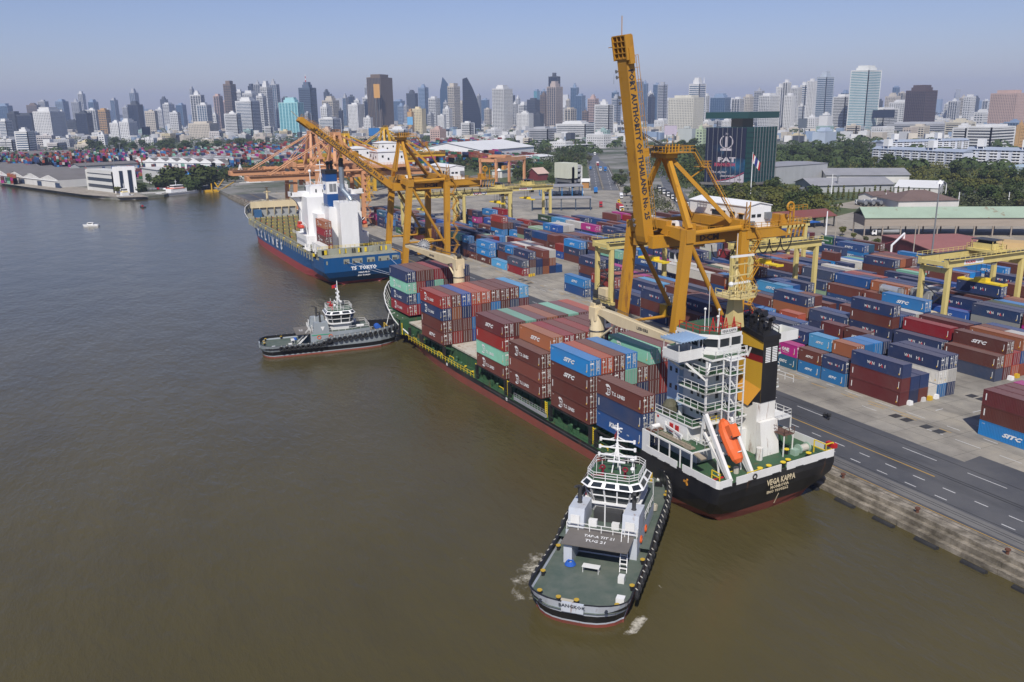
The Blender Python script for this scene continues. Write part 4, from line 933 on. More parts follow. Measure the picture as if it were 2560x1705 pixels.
# casing, tower, bridge
cs=MB(); cs.box(11.0,17.4,15.2,23.5,9.8,26.8,0); cs.box(8.2,11.0,20,30,9.8,24.5,0); cs.box(5.5,22,26,33,9.8,22,0); cs.box(3.8,23.8,33,44,9.8,27.5,0)
for k in range(14): cs.box(11.3+k*.44,11.35+k*.44,15.12,15.22,10,26.6,0)
cs.box(2,25.5,30,46,9.6,13.8,0); cs.box(3.5,24,43,46,13,29,0)
cs.box(-.2,27.7,40.5,45.5,27.3,27.8,0)
cs.box(-.2,.2,40.5,45.5,27.8,29.0,0); cs.box(27.3,27.7,40.5,45.5,27.8,29,0); cs.box(-.2,8,40.5,40.7,27.8,29,0); cs.box(19.5,27.7,40.5,40.7,27.8,29,0)
for s in (-1,1):
    e=0 if s<0 else 27.5; i=cx2+s*9.9
    cs.extr([(e,27.3),(i,27.3),(i,21.5),(i+s*1.6,25.2)],1,42,45,0)
cs.box(6.5,21,38,45.5,27.5,31.2,0); cs.box(6.3,21.2,44.6,45.8,29,30.6,3)
cs.box(8.4,8.9,37.9,38.02,28.8,30,3); cs.box(11,12,37.9,38.02,28.8,29.8,3); cs.box(9.4,9.9,25.9,26.05,18,22,2)
cs.box(3.7,3.85,37,38,15,16.5,3); cs.box(12.3,13.9,19.9,20.0,21,24.2,2)
cs.build('deckhouse',[cleanwhite,greyd,paint('tan door',(.45,.36,.18),.6),glass],T)
fn=MB(); fn.box(9.6,13.6,26,31.5,24,29.0,0); fn.box(9.6,13.6,26,31.5,29.0,33.4,1); fn.box(9.6,13.6,26,31.5,33.4,36.2,0); fn.box(9.4,13.8,25.8,31.7,36.2,37.6,2)
for (x,y) in ((10.8,27.5),(12.4,28.5)): fn.tube((x,y,37),(x,y,39.8),.5,8,m=2); fn.sphere((x,y-.2,39.9),.8,8,2)
fn.torus((9.55,28.6,31.3),.9,.2,(1,0,0),12,4,0); fn.box(10.6,11.8,25.9,26.0,29.8,32.6,3); fn.box(12,13.1,25.9,26.0,29.8,32.6,3)
fn.build('funnel',[paint('funnel blue',(.01,.07,.24),.45),cleanwhite,black,steel],T)
sp=MB(); sp.pipe([(16.8,20,26.8),(16.4,21,28),(14.9,24,30.5),(14.9,24.4,32.5),(14.9,24.4,38.5)],.95,12,0); sp.tube((14.9,24.4,38.5),(14.9,24.4,41),.85,10,m=1); sp.sphere((14.9,24,41),.95,8,1); sp.build('exhaust_duct',[paint('duct steel',(.32,.37,.42),.35,.6),darksteel],T)
mm=MB(); mm.rail([(6.6,38.1,31.2),(6.6,45,31.2),(20.9,45,31.2),(20.9,38.1,31.2),(6.6,38.1,31.2)],1.1,1.6,.06,0); mm.rail([(11.1,15.4,26.8),(17.3,15.4,26.8),(17.3,23,26.8)],1.1,1.4,.05,1); mm.rail([(8.3,20.2,24.6),(8.3,29,24.6)],1.1,1.5,.05,1)
for (x,y,h) in ((8,43,5),(11.5,41,9),(15,43,4)): mm.tube((x,y,31.2),(x,y,31.2+h),.16,6)
mm.box(9.5,13.5,40.8,41.2,36.5,36.9); mm.box(10,13,40.8,41.2,38.6,38.9); mm.sphere((8,43,36.4),.6,8); mm.beam((10.2,41,31.2),(11.5,41,36),.15,.15); mm.beam((12.8,41,31.2),(11.5,41,36),.15,.15)
mm.build('mast_and_railings',[cleanwhite,steel],T)
for (x) in (1.6,25.6):
    lifeboat(T,(x,36.5,16.6),(0,1,0),(0,0,1),6.0,paint('red lifeboat paint',(.55,.06,.03),.45))
    dv=MB(); 
    for y in (34.2,38.8): dv.pipe([(x+(1.8 if x<10 else -1.8),y,13.6),(x+(1.5 if x<10 else -1.5),y,17.5),(x,y,18.8)],.15,6)
    dv.build('davit',[cleanwhite],T)
gx=MB(); gx.box(.3,3.2,22,30,9.6,9.8,0); gx.stairs((1.2,20,9.8),(1.2,26,14),.8,0,(1,0,0)); gx.box(2.4,5,12,24,9.7,12.6,0); gx.rail([(.3,30,13.8),(.3,44,13.8)],1.1,1.6,.05,0)
for k in range(14): x=r9.uniform(.5,3); y=r9.uniform(12,30); gx.box(x,x+.5,y,y+.5,9.7,9.7+r9.uniform(.8,2.6),r9.choice((0,1)))
gx.build('accommodation_ladder',[white,greyd],T)
# mooring ropes from its stern to the quay bollards / black ship bow
for i,(a,b) in enumerate((((7.6,200,8.4),(24,150,8.6)),((10.5,200,8.4),(25,149,8.2)),((23.2,200,8.4),(27.85,161.5,2.4)))):
    rp=MB(); pts=[]
    for k in range(9): t=k/8; p=Vector(a).lerp(Vector(b),t); p.z-=math.sin(math.pi*t)*1.6; pts.append(p)
    rp.pipe(pts,.06,5); o=rp.build('mooring_rope',[paint('pale blue rope',(.45,.50,.6),.8)]); tag(o,['mooring rope from the leftmost stern opening of the blue ship','mooring rope from the second stern opening of the blue ship','short mooring rope from the right stern opening of the blue ship'][i],'rope')
# ------------------------------------------------ tugs
tgrey=paint('tug grey paint',(.30,.34,.37),.5,dirt=.35,dirtcol=(.22,.22,.2),scale=.4); tlight=paint('tug pale grey paint',(.50,.54,.60),.5,dirt=.4,dirtcol=(.38,.36,.33),scale=.5,rust=.15); tdeck=paint('tug deck green',(.075,.105,.085),.65,dirt=.7,dirtcol=(.17,.18,.15),scale=.35,stretch=(1,1,1))
maroonp=paint('monitor maroon paint',(.22,.015,.03),.45)
def tug(loc,rz,label,near):
    U=empty('tugboat',loc,rz,label,'tugboat','harbour tugs'); L=17.2; B=5.7
    hc=tlight if near else tgrey
    def hb_(y,z=0):
        if y<-14.5: w=B*math.sqrt(max(0,1-((-14.5-y)/2.9)**2))*.9+B*.1*(1 if y>-17.2 else .2)
        elif y<5: w=B
        else: t=(y-5)/(12.4); w=B*math.sqrt(max(0,1-t**2.3))
        return w*(.86+.14*max(0,min(1,z/1.8)))
    ys=[-17.3,-17.1,-16.7,-16.1,-15.3,-14.5,-10,-4,0,4,6,8,10,12,13.5,14.8,15.8,16.6,17.1,17.38]
    sheer=lambda y: 2.15 if y<-3 else (2.15+(y+3)*.45 if y<0 else 3.3+max(0,(y-0))*.055)
    mb=MB(); zz=[-2.4,-1.1,-.62,-.38,.62,.72,9]
    gr=[[(hb_(y,min(z,sheer(y))),y+(min(0,z-2)*.35 if y>12 else (max(0,2-z)*.25 if y<-15 else 0)),min(z,sheer(y))) for z in zz] for y in ys]
    for s in (-1,1):
        for i in range(len(ys)-1):
            for j in range(len(zz)-1):
                q4=[gr[i][j],gr[i+1][j],gr[i+1][j+1],gr[i][j+1]]; q4=[(s*p[0],p[1],p[2]) for p in q4]
                if s<0: q4=q4[::-1]
                m=[1,1,0,2,0,0][j]; mb.add(q4,[(0,1,2,3)],m)
    r0=gr[0]
    for j in range(len(zz)-1): mb.add([(-r0[j][0],r0[j][1],r0[j][2]),(r0[j][0],r0[j][1],r0[j][2]),(r0[j+1][0],r0[j+1][1],r0[j+1][2]),(-r0[j+1][0],r0[j+1][1],r0[j+1][2])],[(0,1,2,3)],[1,1,0,2,0,0][j])
    for s in (-1,1):   # bulwark inner face and cap
        for i in range(len(ys)-1):
            a,b=ys[i],ys[i+1]; ta,tb=sheer(a),sheer(b); wa,wb=max(0,hb_(a,ta)-.22),max(0,hb_(b,tb)-.22)
            iy=lambda y: -14.5+(y+14.5)*.91 if y<-14.5 else (5+(y-5)*.98 if y>5 else y)
            ia,ib=iy(a),iy(b)
            za=1.15 if a<-3 else 2.2; mb.poly([(s*wa,ia,za),(s*wb,ib,za),(s*wb,ib,tb),(s*wa,ia,ta)],2)
            mb.poly([(s*wa,ia,ta),(s*wb,ib,tb),(s*(wb+.24),b,tb+.01),(s*(wa+.24),a,ta+.01)],2)
    mb.box(-1.2,1.2,-17.33,-17.05,1.0,2.16,0)
    mb.build('hull',[hc,boot,black],U)
    dk=MB(); deck_poly(dk,lambda y:hb_(y,1.5),[y for y in ys if y<=0],1.16,0,inset=.15); deck_poly(dk,lambda y:hb_(y,3),[y for y in ys if y>=-2.9 or y==-4],2.2,0,inset=.15); dk.poly([(-5.6,-3,1.1),(5.6,-3,1.1),(5.6,-3,2.2),(-5.6,-3,2.2)])
    dk.build('deck',[tdeck],U)
    # tyre fenders
    for s in (-1,1):
        k=0
        for y in [-12.5+1.28*i for i in range(26)]:
            if y>17: break
            yy=min(y,17.1); w=hb_(yy,2)+.2
            nx=Vector((s,0,0)) if y<7 else Vector((s*math.sqrt(max(.02,1-((y-5)/12.8)**2)),(y-5)/12.8,0))
            t=MB(); z=sheer(yy)-(.95 if y>0 else .75); t.torus((s*w,yy,z),.44,.2,nx,12,6,0); t.beam((s*(w-.2),yy,sheer(yy)+.05),(s*(w+.05),yy,z+.55),.09,.09,1)
            o=t.build('tyre_fender',[rubber,paint('frayed rope',(.5,.48,.42),.9)],U)
            if not near and s>0 : pass
    # house and casings
    hs=MB(); hs.prism([(-4.3,-5.2),(4.3,-5.2),(4.3,5),(3.4,9.6),(-3.4,9.6),(-4.3,5)],1.15,4.1,0,2)
    hs.box(-3.9,3.9,-8.6,-4.4,3.95,4.12,5); hs.box(-3.7,-2.7,-8.1,-5.2,1.15,3.6,0) if near else None
    for s in (-1,1):
        hs.extr([(-4.6,4.1),(-.6,4.1),(-.9,6.6),(-4.1,6.6)],0,min(s*2.3,s*4.25),max(s*2.3,s*4.25),0); hs.box(s*3.3-.55,s*3.3+.55,-4.75,-4.6,4.6,5.9,4)
        hs.tube((s*3.3,-2.6,6.6),(s*3.3,-2.6,9.0),.24,10,m=3); hs.beam((s*3.3,-2.6,9.0),(s*3.6,-3.7,9.3),.3,.22,3); hs.torus((s*3.3,-2.6,6.7),.26,.07,(0,0,1),10,4,3)
    hs.box(-1.7,1.7,-2.2,-.9,4.1,5.5,3); hs.box(-1.9,-.9,-3.8,-3.2,4.1,5.0,4); hs.box(.9,1.8,-3.8,-3.2,4.1,4.9,4); hs.box(-3.4,3.4,-5.24,-5.2,1.4,3.4,3)
    hs.build('deckhouse',[hc,white,tdeck,darksteel,white,paint('canopy grey brown',(.16,.145,.13),.8,dirt=.5)],U)
    wh_=MB()
    def octo(w,d,yc,c=.3):
        w*=1.17;d*=1.1;a=w*c; b=d*c; return [(-w+a,yc-d),(w-a,yc-d),(w,yc-d+b),(w,yc+d-b),(w-a,yc+d),(-w+a,yc+d),(-w,yc+d-b),(-w,yc-d+b)]
    def ring(p0,p1,z0,z1,m):
        n=len(p0)
        wh_.add([(x,y,z0) for x,y in p0]+[(x,y,z1) for x,y in p1],[(i,(i+1)%n,n+(i+1)%n,n+i) for i in range(n)],m)
    yc=2.6
    ring(octo(2.3,2.4,yc),octo(2.6,2.6,yc),4.1,5.9,0); ring(octo(2.6,2.6,yc),octo(2.95,3.0,yc),5.9,7.9,1); ring(octo(2.95,3.0,yc),octo(3.35,3.4,yc),7.9,8.15,0); ring(octo(3.35,3.4,yc),octo(2.75,2.8,yc),8.15,8.9,0); wh_.prism(octo(2.75,2.8,yc),8.85,8.95,2)
    wh_.prism(octo(3.0,2.9,yc),5.65,5.9,0)
    pa,pb=octo(2.62,2.62,yc),octo(3.0,3.05,yc); pc,pd=octo(3.36,3.41,yc),octo(2.77,2.82,yc)
    for i in range(8):
        a,b=pa[i],pa[(i+1)%8];c,d=pb[i],pb[(i+1)%8]; e,f=pc[i],pc[(i+1)%8]; g,h=pd[i],pd[(i+1)%8]
        n=3 if i in (0,4) else (2 if i in(2,6) else 1)
        for k in range(n+1):
            t=k/n; wh_.beam((a[0]+(b[0]-a[0])*t,a[1]+(b[1]-a[1])*t,5.9),(c[0]+(d[0]-c[0])*t,c[1]+(d[1]-c[1])*t,7.9),.17,.17,0)
        wh_.beam(((a[0]+c[0])/2,(a[1]+c[1])/2,6.9),((b[0]+d[0])/2,(b[1]+d[1])/2,6.9),.1,.14,0)
        for k in range(n):   # roof lights
            t0=(k+.14)/n;t1=(k+.86)/n
            L_=lambda p,q,t:(p[0]+(q[0]-p[0])*t,p[1]+(q[1]-p[1])*t)
            q1=L_(e,f,t0);q2=L_(e,f,t1);q3=L_(g,h,t1);q4=L_(g,h,t0); M_=lambda p,q,t,z:(p[0]+(q[0]-p[0])*t,p[1]+(q[1]-p[1])*t,z)
            P=[M_(q1,q4,.2,8.3),M_(q2,q3,.2,8.3),M_(q2,q3,.8,8.77),M_(q1,q4,.8,8.77)]; cc=Vector(((sum(p[0] for p in P)/4),(sum(p[1] for p in P)/4)-yc,.8)).normalized()*.03
            wh_.poly([(p[0]+cc.x,p[1]+cc.y,p[2]+cc.z) for p in P],1)
    wh_.build('wheelhouse',[cleanwhite,glass,green],U)
    tr=MB(); o8=[(x,y,8.95) for x,y in octo(2.7,2.75,yc)]; tr.rail(o8+[o8[0]],1.1,1.2,.045,0,(1.,.66,.33)); tr.rail([(-4.2,-5.1,4.1),(4.2,-5.1,4.1)],1.0,1.2,.045,0); tr.rail([(-4.2,-4.8,4.1),(-4.2,5,4.1),(-3.3,9.5,4.1),(3.3,9.5,4.1),(4.2,5,4.1),(4.2,-4.8,4.1)],1.0,1.6,.04,0)
    tr.stairs((2.9,-5.3,4.1),(3.4,-8.4,1.2),.8,0,(1,0,0)); tr.tube((0,-3.4,4.1),(0,-3.4,7.4),.09,6,m=0); tr.beam((2.2,-1,4.1),(2.2,-1,6.4),.12,.12,0)
    tr.build('railings',[white],U)
    mt=MB(); 
    for (x,y) in ((-.55,yc-.4),(.55,yc-.4),(0,yc+.7)): mt.beam((x,y,8.95),(0,yc,13.5),.14,.14,0)
    mt.beam((0,yc,11.2),(0,yc,15.9),.26,.26,0,.14,.14)
    for k in range(9): mt.beam((-.25,yc-.1,11+k*.5),(.25,yc-.1,11+k*.5),.07,.07,0)
    for (z,w) in ((11.3,2.3),(12.4,2.2),(13.5,2.1)):
        mt.beam((-w,yc,z),(w,yc,z),.16,.16,0); mt.beam((-w*.5,yc,z),(0,yc,z+.5),.1,.1,0); mt.beam((w*.5,yc,z),(0,yc,z+.5),.1,.1,0); mt.tube((w,yc,z-.25),(w,yc,z+.2),.17,8); mt.tube((-w,yc,z-.25),(-w,yc,z+.2),.17,8)
    mt.beam((-.6,yc,15.2),(.6,yc,15.2),.12,.12,0); mt.sphere((1.9,yc+.3,10.9),.42,8); mt.tube((1.9,yc+.3,8.95),(1.9,yc+.3,10.6),.08,6); mt.box(-1,1.2,yc-.9,yc-.7,10.7,10.9,0); mt.sphere((2.2,yc-1.2,10.2),.3,8)
    for x in (-2.2,-1.5,2.5): mt.tube((x,yc-1.6,8.95),(x,yc-1.6,11.2),.035,5)
    mt.build('mast',[cleanwhite],U)
    fg=MB(); fg.poly([(0,yc-.2,14.2),(0,yc-.2,15.0),(-.1,yc-1.3,14.8),(-.1,yc-1.3,14.0)],0); fg.poly([(.01,yc-.2,14.4),(.01,yc-.2,14.8),(-.12,yc-1.3,14.6),(-.12,yc-1.3,14.2)],1); fg.build('flag',[red,paint('flag blue',(.03,.04,.2),.7)],U)
    fm=MB()
    for s in (-1,1): fm.tube((s*1.4,yc-1.7,8.95),(s*1.4,yc-1.7,10.0),.17,8); fm.torus((s*1.4,yc-1.7,10.25),.28,.11,(0,1,0),10,5); fm.beam((s*1.4,yc-1.7,10.1),(s*1.6,yc-2.5,10.4),.2,.2)
    fm.pipe([(-1.4,yc-1.7,9.1),(-2.7,yc-2.0,9.1),(-3.3,yc-1.6,8.2),(-3.5,yc-1.6,5.6),(-3.2,-.4,4.6)],.13,8); fm.build('fire_monitors',[maroonp if near else red],U)
    gr_=MB()
    for (x,y) in ((-1.9,-16.0),(.1,-16.0),(-5.1,-5.6),(-5.1,-11.5),(5.1,-11.5),(5.1,-5.8),(-4.2,-15.4),(4.4,-15.6),(5,9.6),(5,10.6)):
        z=1.15 if y<-3 else 2.2; gr_.tube((x,y,z),(x,y,z+.65),.2,8,m=0); gr_.tube((x,y,z+.65),(x,y,z+.73),.3,8,m=1)
    gr_.tube((-1.6,-16,1.5),(-.2,-16,1.5),.22,8,m=2); gr_.box(-1.1,.9,-9.6,-8.8,1.9,2.0,3)
    for (x,y) in ((-1,-9.5),(.8,-9.5),(-1,-8.9),(.8,-8.9)): gr_.box(x-.03,x+.03,y-.03,y+.03,1.15,1.9,3)
    for k in range(4): gr_.torus((-2.8,-8.4,1.25+k*.11),.55-.06*k,.13,(0,0,1),12,5,4)
    gr_.box(3.3,4.0,-10.6,-9.8,1.15,2.0,3); gr_.box(4.0,4.9,-14.6,-13.8,1.15,1.9,3); gr_.tube((-1.2,12.2,3.1),(1.2,12.2,3.1),.8,12,m=4 if not near else 0); gr_.box(-1.9,1.9,11.6,12.8,2.2,2.7,1 if not near else 0)
    gr_.tube((-.9,10.2,2.9),(.9,10.2,2.9),.5,10,m=2); gr_.beam((-2.2,14.4,2.2),(-2.2,14.4,3.6),.3,.3,1); gr_.beam((2.2,14.4,2.2),(2.2,14.4,3.6),.3,.3,1); gr_.beam((-2.2,14.4,3.5),(2.2,14.4,3.5),.25,.25,1)
    r7=random.Random(4)
    for k in range(22): x=r7.uniform(-3.6,3.6); y=r7.uniform(10,15.2); gr_.box(x,x+r7.uniform(.2,.6),y,y+r7.uniform(.2,.6),2.2,2.2+r7.uniform(.2,.8),r7.choice((0,2,3,0)))
    for k in range(5): gr_.torus((3.9,6+k*.1,2.3+.12*k),.6,.1,(0,.2,1),10,4,2)
    for s in (-1,1):
        for y in (-2.2,.6): gr_.torus((s*4.36,y-1,3.0),.42,.1,(1,0,0),12,5,5)
    gr_.box(-4.0,-3.2,6.2,7.4,4.1,4.9,3); gr_.tube((2.6,6.4,4.6),(2.6,8.2,4.6),.35,8,m=3)
    gr_.build('deck_gear',[black,paint('ochre bollard cap',(.50,.33,.04),.6),paint('weathered hawser',(.40,.37,.30),.9),white,paint('blue rope',(.02,.10,.42),.8),orange],U)
    tx=MB()
    if near:
        tx.text('BANGKOK',(0,-17.42,1.86),(1,0,0),(0,0,1),.42,0,.02,0,2.9); tx.text('TAP-A TIT 21',(0,-6.1,4.14),(1,0,0),(0,1,0),.55,1,.02,0,3.6); tx.text('TUG 21',(-.2,-7.2,4.14),(1,0,0),(0,1,0),.6,1,.02,0,2.4)
        for x in (-3.6,3.6): tx.tube((x,-17.28,1.75),(x,-17.0,1.75),.17,10,m=0)
    else: tx.text('21',(0,-7,4.14),(1,0,0),(0,1,0),.9,1,.02,0,1.6); tx.box(4.32,4.36,-5,-.5,3.5,3.7,2); tx.poly([(4.33,-2.7,5.6),(4.33,-1.7,5.6),(4.33,-2.2,4.5)],1)
    tx.build('painted_name',[inkb,decal,paint('green stripe',(.05,.35,.2),.5)],U)
    return U
_t=tug((-13.5,3.3,1.1),-math.atan2(.72,.69),'white grey tug with green working deck in front of the black stern',True); _t.scale=(1.08,1.12,1)
tug((-18.9,124.0,1.0),-R_(96.5),'grey tug lined with tyres nosing against the black ship bow',False)
for i,(a,b) in enumerate((((2.0,7.0,5.4),(SHIPM@Vector((-.4,12.6,1.5)))),((-4.4,123.0,3.6),(SHIPM@Vector((1.2,127.,1.2)))))):
    rp=MB(); rp.pipe([a,tuple(b)],.07,6); tag(rp.build('towing_hawser',[decal]),['taut white hawser from the near tug up to the black ship side','taut hawser from the far grey tug to the black ship bow'][i],'rope')
# ------------------------------------------------ small craft on the river
lx,ly=G(228,566,0)
lb=empty('motor_launch',(lx,ly,0),R_(70),'small white motor launch with a cabin heading left on the open river','launch')
a=MB(); a.add([(-1.5,-5,.9),(1.5,-5,.9),(1.6,1,1.0),(0,5.5,1.5),(-1.6,1,1.0),(-1.2,-5,-.3),(1.2,-5,-.3),(1.2,1,-.3),(0,4.6,-.3),(-1.2,1,-.3)],[(4,3,2,1,0),(0,1,6,5),(1,2,7,6),(2,3,8,7),(3,4,9,8),(4,0,5,9)]); a.build('hull',[cleanwhite],lb)
a=MB(); a.box(-1.2,1.2,-1.6,2.2,.9,2.5); a.box(-1.25,1.25,-1.9,2.0,2.5,2.65); a.box(-1.23,1.23,-1,1.6,1.7,2.3,1); a.box(-1.3,1.3,-4.6,-1.6,.9,1.3,0); a.build('cabin',[cleanwhite,glass],lb); lb.scale=(.8,.8,.8)
bx_,by_=G(356,519,0); b=empty('rowing_boat',(bx_,by_,0),.4,'tiny dark boat alone on the far river water','boat')
a=MB(); a.add([(-1,-3,.6),(1,-3,.6),(0,3.4,.9),(-.7,-2.8,-.2),(.7,-2.8,-.2),(0,3,-.2)],[(0,1,4,3),(1,2,5,4),(2,0,3,5),(2,1,0)]); a.build('hull',[darksteel],b); a=MB(); a.box(-.4,.4,-1,.2,.6,1.6); a.build('canopy',[red],b)
# foam where the tugs churn
def foam_mat():
    m,nt,b=_new('river foam'); g=nt.nodes.new('ShaderNodeNewGeometry'); n=noise(nt,.75,8,.75,vec=g.outputs['Position']); n2=noise(nt,.2,3,.5,vec=g.outputs['Position'])
    at=nt.nodes.new('ShaderNodeAttribute'); at.attribute_name='Edge'
    mu=N(nt,'ShaderNodeMath',op='MULTIPLY'); nt.links.new(n,mu.inputs[0]); nt.links.new(at.outputs['Fac'],mu.inputs[1])
    mu2=N(nt,'ShaderNodeMath',op='MULTIPLY'); nt.links.new(mu.outputs[0],mu2.inputs[0]); nt.links.new(ramp(nt,n2,[(.3,.55),(.65,1.1)]),mu2.inputs[1])
    al=ramp(nt,mu2.outputs[0],[(.36,0.),(.58,.8)]); nt.links.new(al,b.inputs['Alpha']); b.inputs['Base Color'].default_value=(.62,.58,.48,1); b.inputs['Roughness'].default_value=.9; return m
fmat=foam_mat()
def foam(pts,w,label,z=.03):
    vs=[];fs=[];al=[]
    for i,p in enumerate(pts):
        a=Vector(pts[max(0,i-1)]+(0,));c=Vector(pts[min(len(pts)-1,i+1)]+(0,)); d=(c-a).normalized(); nrm=Vector((-d.y,d.x,0)); t=i/(len(pts)-1); ww=w[0]+(w[1]-w[0])*t
        for j,k in enumerate((-1,-.5,0,.5,1)): vs.append((p[0]+nrm.x*k*ww,p[1]+nrm.y*k*ww,z)); al.append((0,.85,1,.85,0)[j]*min(1,4*t+.3,4*(1-t)))
    for i in range(len(pts)-1):
        for j in range(4): fs.append((i*5+j,i*5+j+1,(i+1)*5+j+1,(i+1)*5+j))
    me=bpy.data.meshes.new('foam'); me.from_pydata(vs,[],fs); me.materials.append(fmat); at=me.attributes.new('Edge','FLOAT','POINT'); at.data.foreach_set('value',al)
    o=bpy.data.objects.new('foam',me); SC.collection.objects.link(o); tag(o,label,'foam',kind='stuff')
g0=lambda *p:[G(a,b,0) for a,b in p]
foam(g0((1345,1530),(1325,1490),(1322,1450),(1335,1410),(1370,1375),(1390,1365)),(4.5,2.6),'churned foam beside the near tug')
foam(g0((1470,1585),(1540,1592),(1580,1578),(1605,1545),(1620,1525)),(.9,1.3),'churned foam under the near tug stern')
foam(g0((1625,1470),(1650,1466),(1680,1462)),(1.2,.6),'foam patch right of the near tug')
foam(g0((1100,1370),(1150,1395),(1200,1405)),(2.0,1.5),'thin foam trail left of the near tug')
foam(g0((970,850),(990,835),(1000,860)),(2.,1.4),'foam between the far tug and the bow')
foam(g0((208,568),(222,571),(250,566),(300,564),(360,568)),(1.0,1.5),'wake of the small white launch'); foam(g0((240,567),(225,570),(207,566)),(1.2,1.0),'bow wave of the launch',.05)
# ------------------------------------------------ ship to shore cranes
cy=paint('crane ochre paint',(.50,.245,.018),.5,dirt=.45,dirtcol=(.30,.15,.03),scale=.22,rust=.1)
sal=paint('faded salmon crane paint',(.60,.30,.15),.6,dirt=.4,dirtcol=(.40,.20,.10),scale=.25)
crope=paint('black wire rope',(.02,.02,.02),.6)
def quay_crane(yc,ang,num,label,mat=cy,boom=True,full=True):
    C=empty('quay_crane',(0,yc,1.95),0,label,'crane','ship to shore cranes on the quay'); Z=-1.95
    yn,yf=-9.5,9.5; xw,xl=32.3,49.0
    def P(n,mb,mats=None): return mb.build(n,mats or [mat,darksteel],C)
    for (yy) in (yn,yf):
        for (x0,x1) in ((xw,35.6),(xl,49.8)):
            l=MB(); w=2.0 if x0<40 else 1.9
            l.beam((x0,yy,1.6),(x1,yy,32.0 if x0<40 else 32.0),w,1.5,0,w*1.1,1.5,up=(0,1,0)); P('leg',l)
            b=MB(); b.box(x0-1,x0+1,yy-2.6,yy+2.6,.9,1.7,0)
            for k in range(4): b.tube((x0-.25,yy-2.1+k*1.4,.35),(x0+.25,yy-2.1+k*1.4,.35),.38,10,m=1); b.box(x0-.4,x0+.4,yy-2.5+k*1.4,yy-1.7+k*1.4,.3,1.0,0)
            P('bogie',b)
    bm=MB(); bm.box(xw-.6,xw+.9,yn,yf,3.4,5.6,0); bm.box(xl-.8,xl+.8,yn,yf,3.4,5.6,0); P('sill_beam',bm)
    ub=MB(); ub.extr([(yn-1.0,29.5),(yn-1.0,32.1),(yn+6.2,32.3),(yn+7.8,30.6)],0,34.5,36.7,0); ub.extr([(yf+1.0,29.5),(yf+1.0,32.1),(yf-6.2,32.3),(yf-7.8,30.6)],0,34.5,36.7,0); ub.box(34.7,36.5,yn+6,yf-6,31.5,33.2,0)
    ub.box(48.7,50.9,yn,yf,30.8,33.0,0); P('portal_beam',ub)
    br=MB()
    for yy in (yn,yf):
        br.tube((36.2,yy,31.2),(49.2,yy,31.6),.55,10); br.tube((36.2,yy,29.2),(48.6,yy,7.6),.5,10); br.tube((33.2,yy,9.5),(48.4,yy,9.5),.35,8)
    P('brace',br)
    ap=(36.2,0,46.3); py=MB()
    py.beam((35.8,yn,32.2),(36.2,-1.2,46),1.15,1.15,0,.8,.8); py.beam((35.8,yf,32.2),(36.2,1.2,46),1.15,1.15,0,.8,.8)
    py.beam((48.8,yf-1,32.4),(36.6,1,46),.8,.8); py.beam((48.8,yn+3,32.4),(36.6,-1,46),.8,.8); py.beam((48.8,yf-3,32.4),(36.4,.5,46),.6,.6)
    py.box(34.8,37.6,-2.6,2.6,45.6,46.6,0); P('pylon',py)
    pp=MB(); pp.box(34.2,41.2,-3.4,3.4,46.6,46.75,0); pp.rail([(34.2,-3.4,46.75),(41.2,-3.4,46.75),(41.2,3.4,46.75),(34.2,3.4,46.75),(34.2,-3.4,46.75)],1.2,1.3,.06,0)
    for k in range(5): pp.tube((35+k*.9,-1.5,47.6),(35+k*.9,1.5,47.6),.62,10,m=1); pp.beam((35.2+k*.8,-1.8,46.7),(35.4+k*.8,-1.6,48.3),.2,.2,0)
    pp.stairs((41.2,-3,46.7),(43.6,-3,43.6),.8,0,(0,1,0)); pp.box(43.6,45.6,-3.4,-.4,43.5,43.65,0); pp.rail([(43.6,-3.4,43.65),(45.6,-3.4,43.65),(45.6,-.4,43.65)],1.1,1,.05,0); pp.beam((45.4,-2,43.5),(41,-1.5,41.0),.2,.2,0)
    pp.stairs((44.6,-3.2,43.5),(49.2,-7,33.2),.8,0,(0,1,0)); pp.tube((40.5,3,46.7),(40.5,3,50),.05,5,m=0); pp.sphere((40.5,3,50),.18,6,1); pp.tube((34.6,-3,46.7),(34.6,-3,49.5),.05,5,m=0)
    P('apex_platform',pp)
    # girder landward
    gd=MB(); 
    for s in (-1,1): gd.box(31.5,66.0,s*2.7-.7,s*2.7+.7,27.8,30.3,0); gd.box(31.5,66,s*2.7-.8,s*2.7+.8,27.7,27.8,1)
    for x in (32,38,44,50.5,57,63.5,65.6): gd.box(x-.35,x+.35,-2.1,2.1,28.2,29.8,0)
    P('girder',gd)
    gp=MB(); gp.box(50,71.5,-5.0,-3.6,30.3,30.42,0); gp.box(50,71.5,3.6,5.0,30.3,30.42,0); gp.box(66,72,-4.5,4.5,30.3,30.45,0); gp.rail([(34,-4.9,30.4),(72,-4.9,30.4),(72,4.9,30.4)],1.1,1.5,.05,0); gp.box(34,50,-4.9,-3.6,30.3,30.4,0); gp.rail([(67,-4.5,33.5),(72,-4.5,33.5)],1,1.2,.05)
    for k in range(5): gp.beam((66.5+k*1.2,-4.4,27.6),(67+k*1.2,-4.4,30.4),.22,.22,0); gp.beam((66.5+k*1.2,4.4,27.6),(67+k*1.2,4.4,30.4),.22,.22,0)
    gp.box(66,71.5,-4.4,4.4,27.4,27.6,1); gp.box(67,69,-2,1,30.5,32.3,0); gp.beam((68,-3.6,30.4),(68,-3.6,34.2),.3,.3,0); gp.torus((68,-3.6,34.2),.9,.25,(0,1,0),12,6,0); gp.beam((70.6,-2,30.4),(70.6,-2,33.6),.3,.3)
    P('rear_walkway',gp)
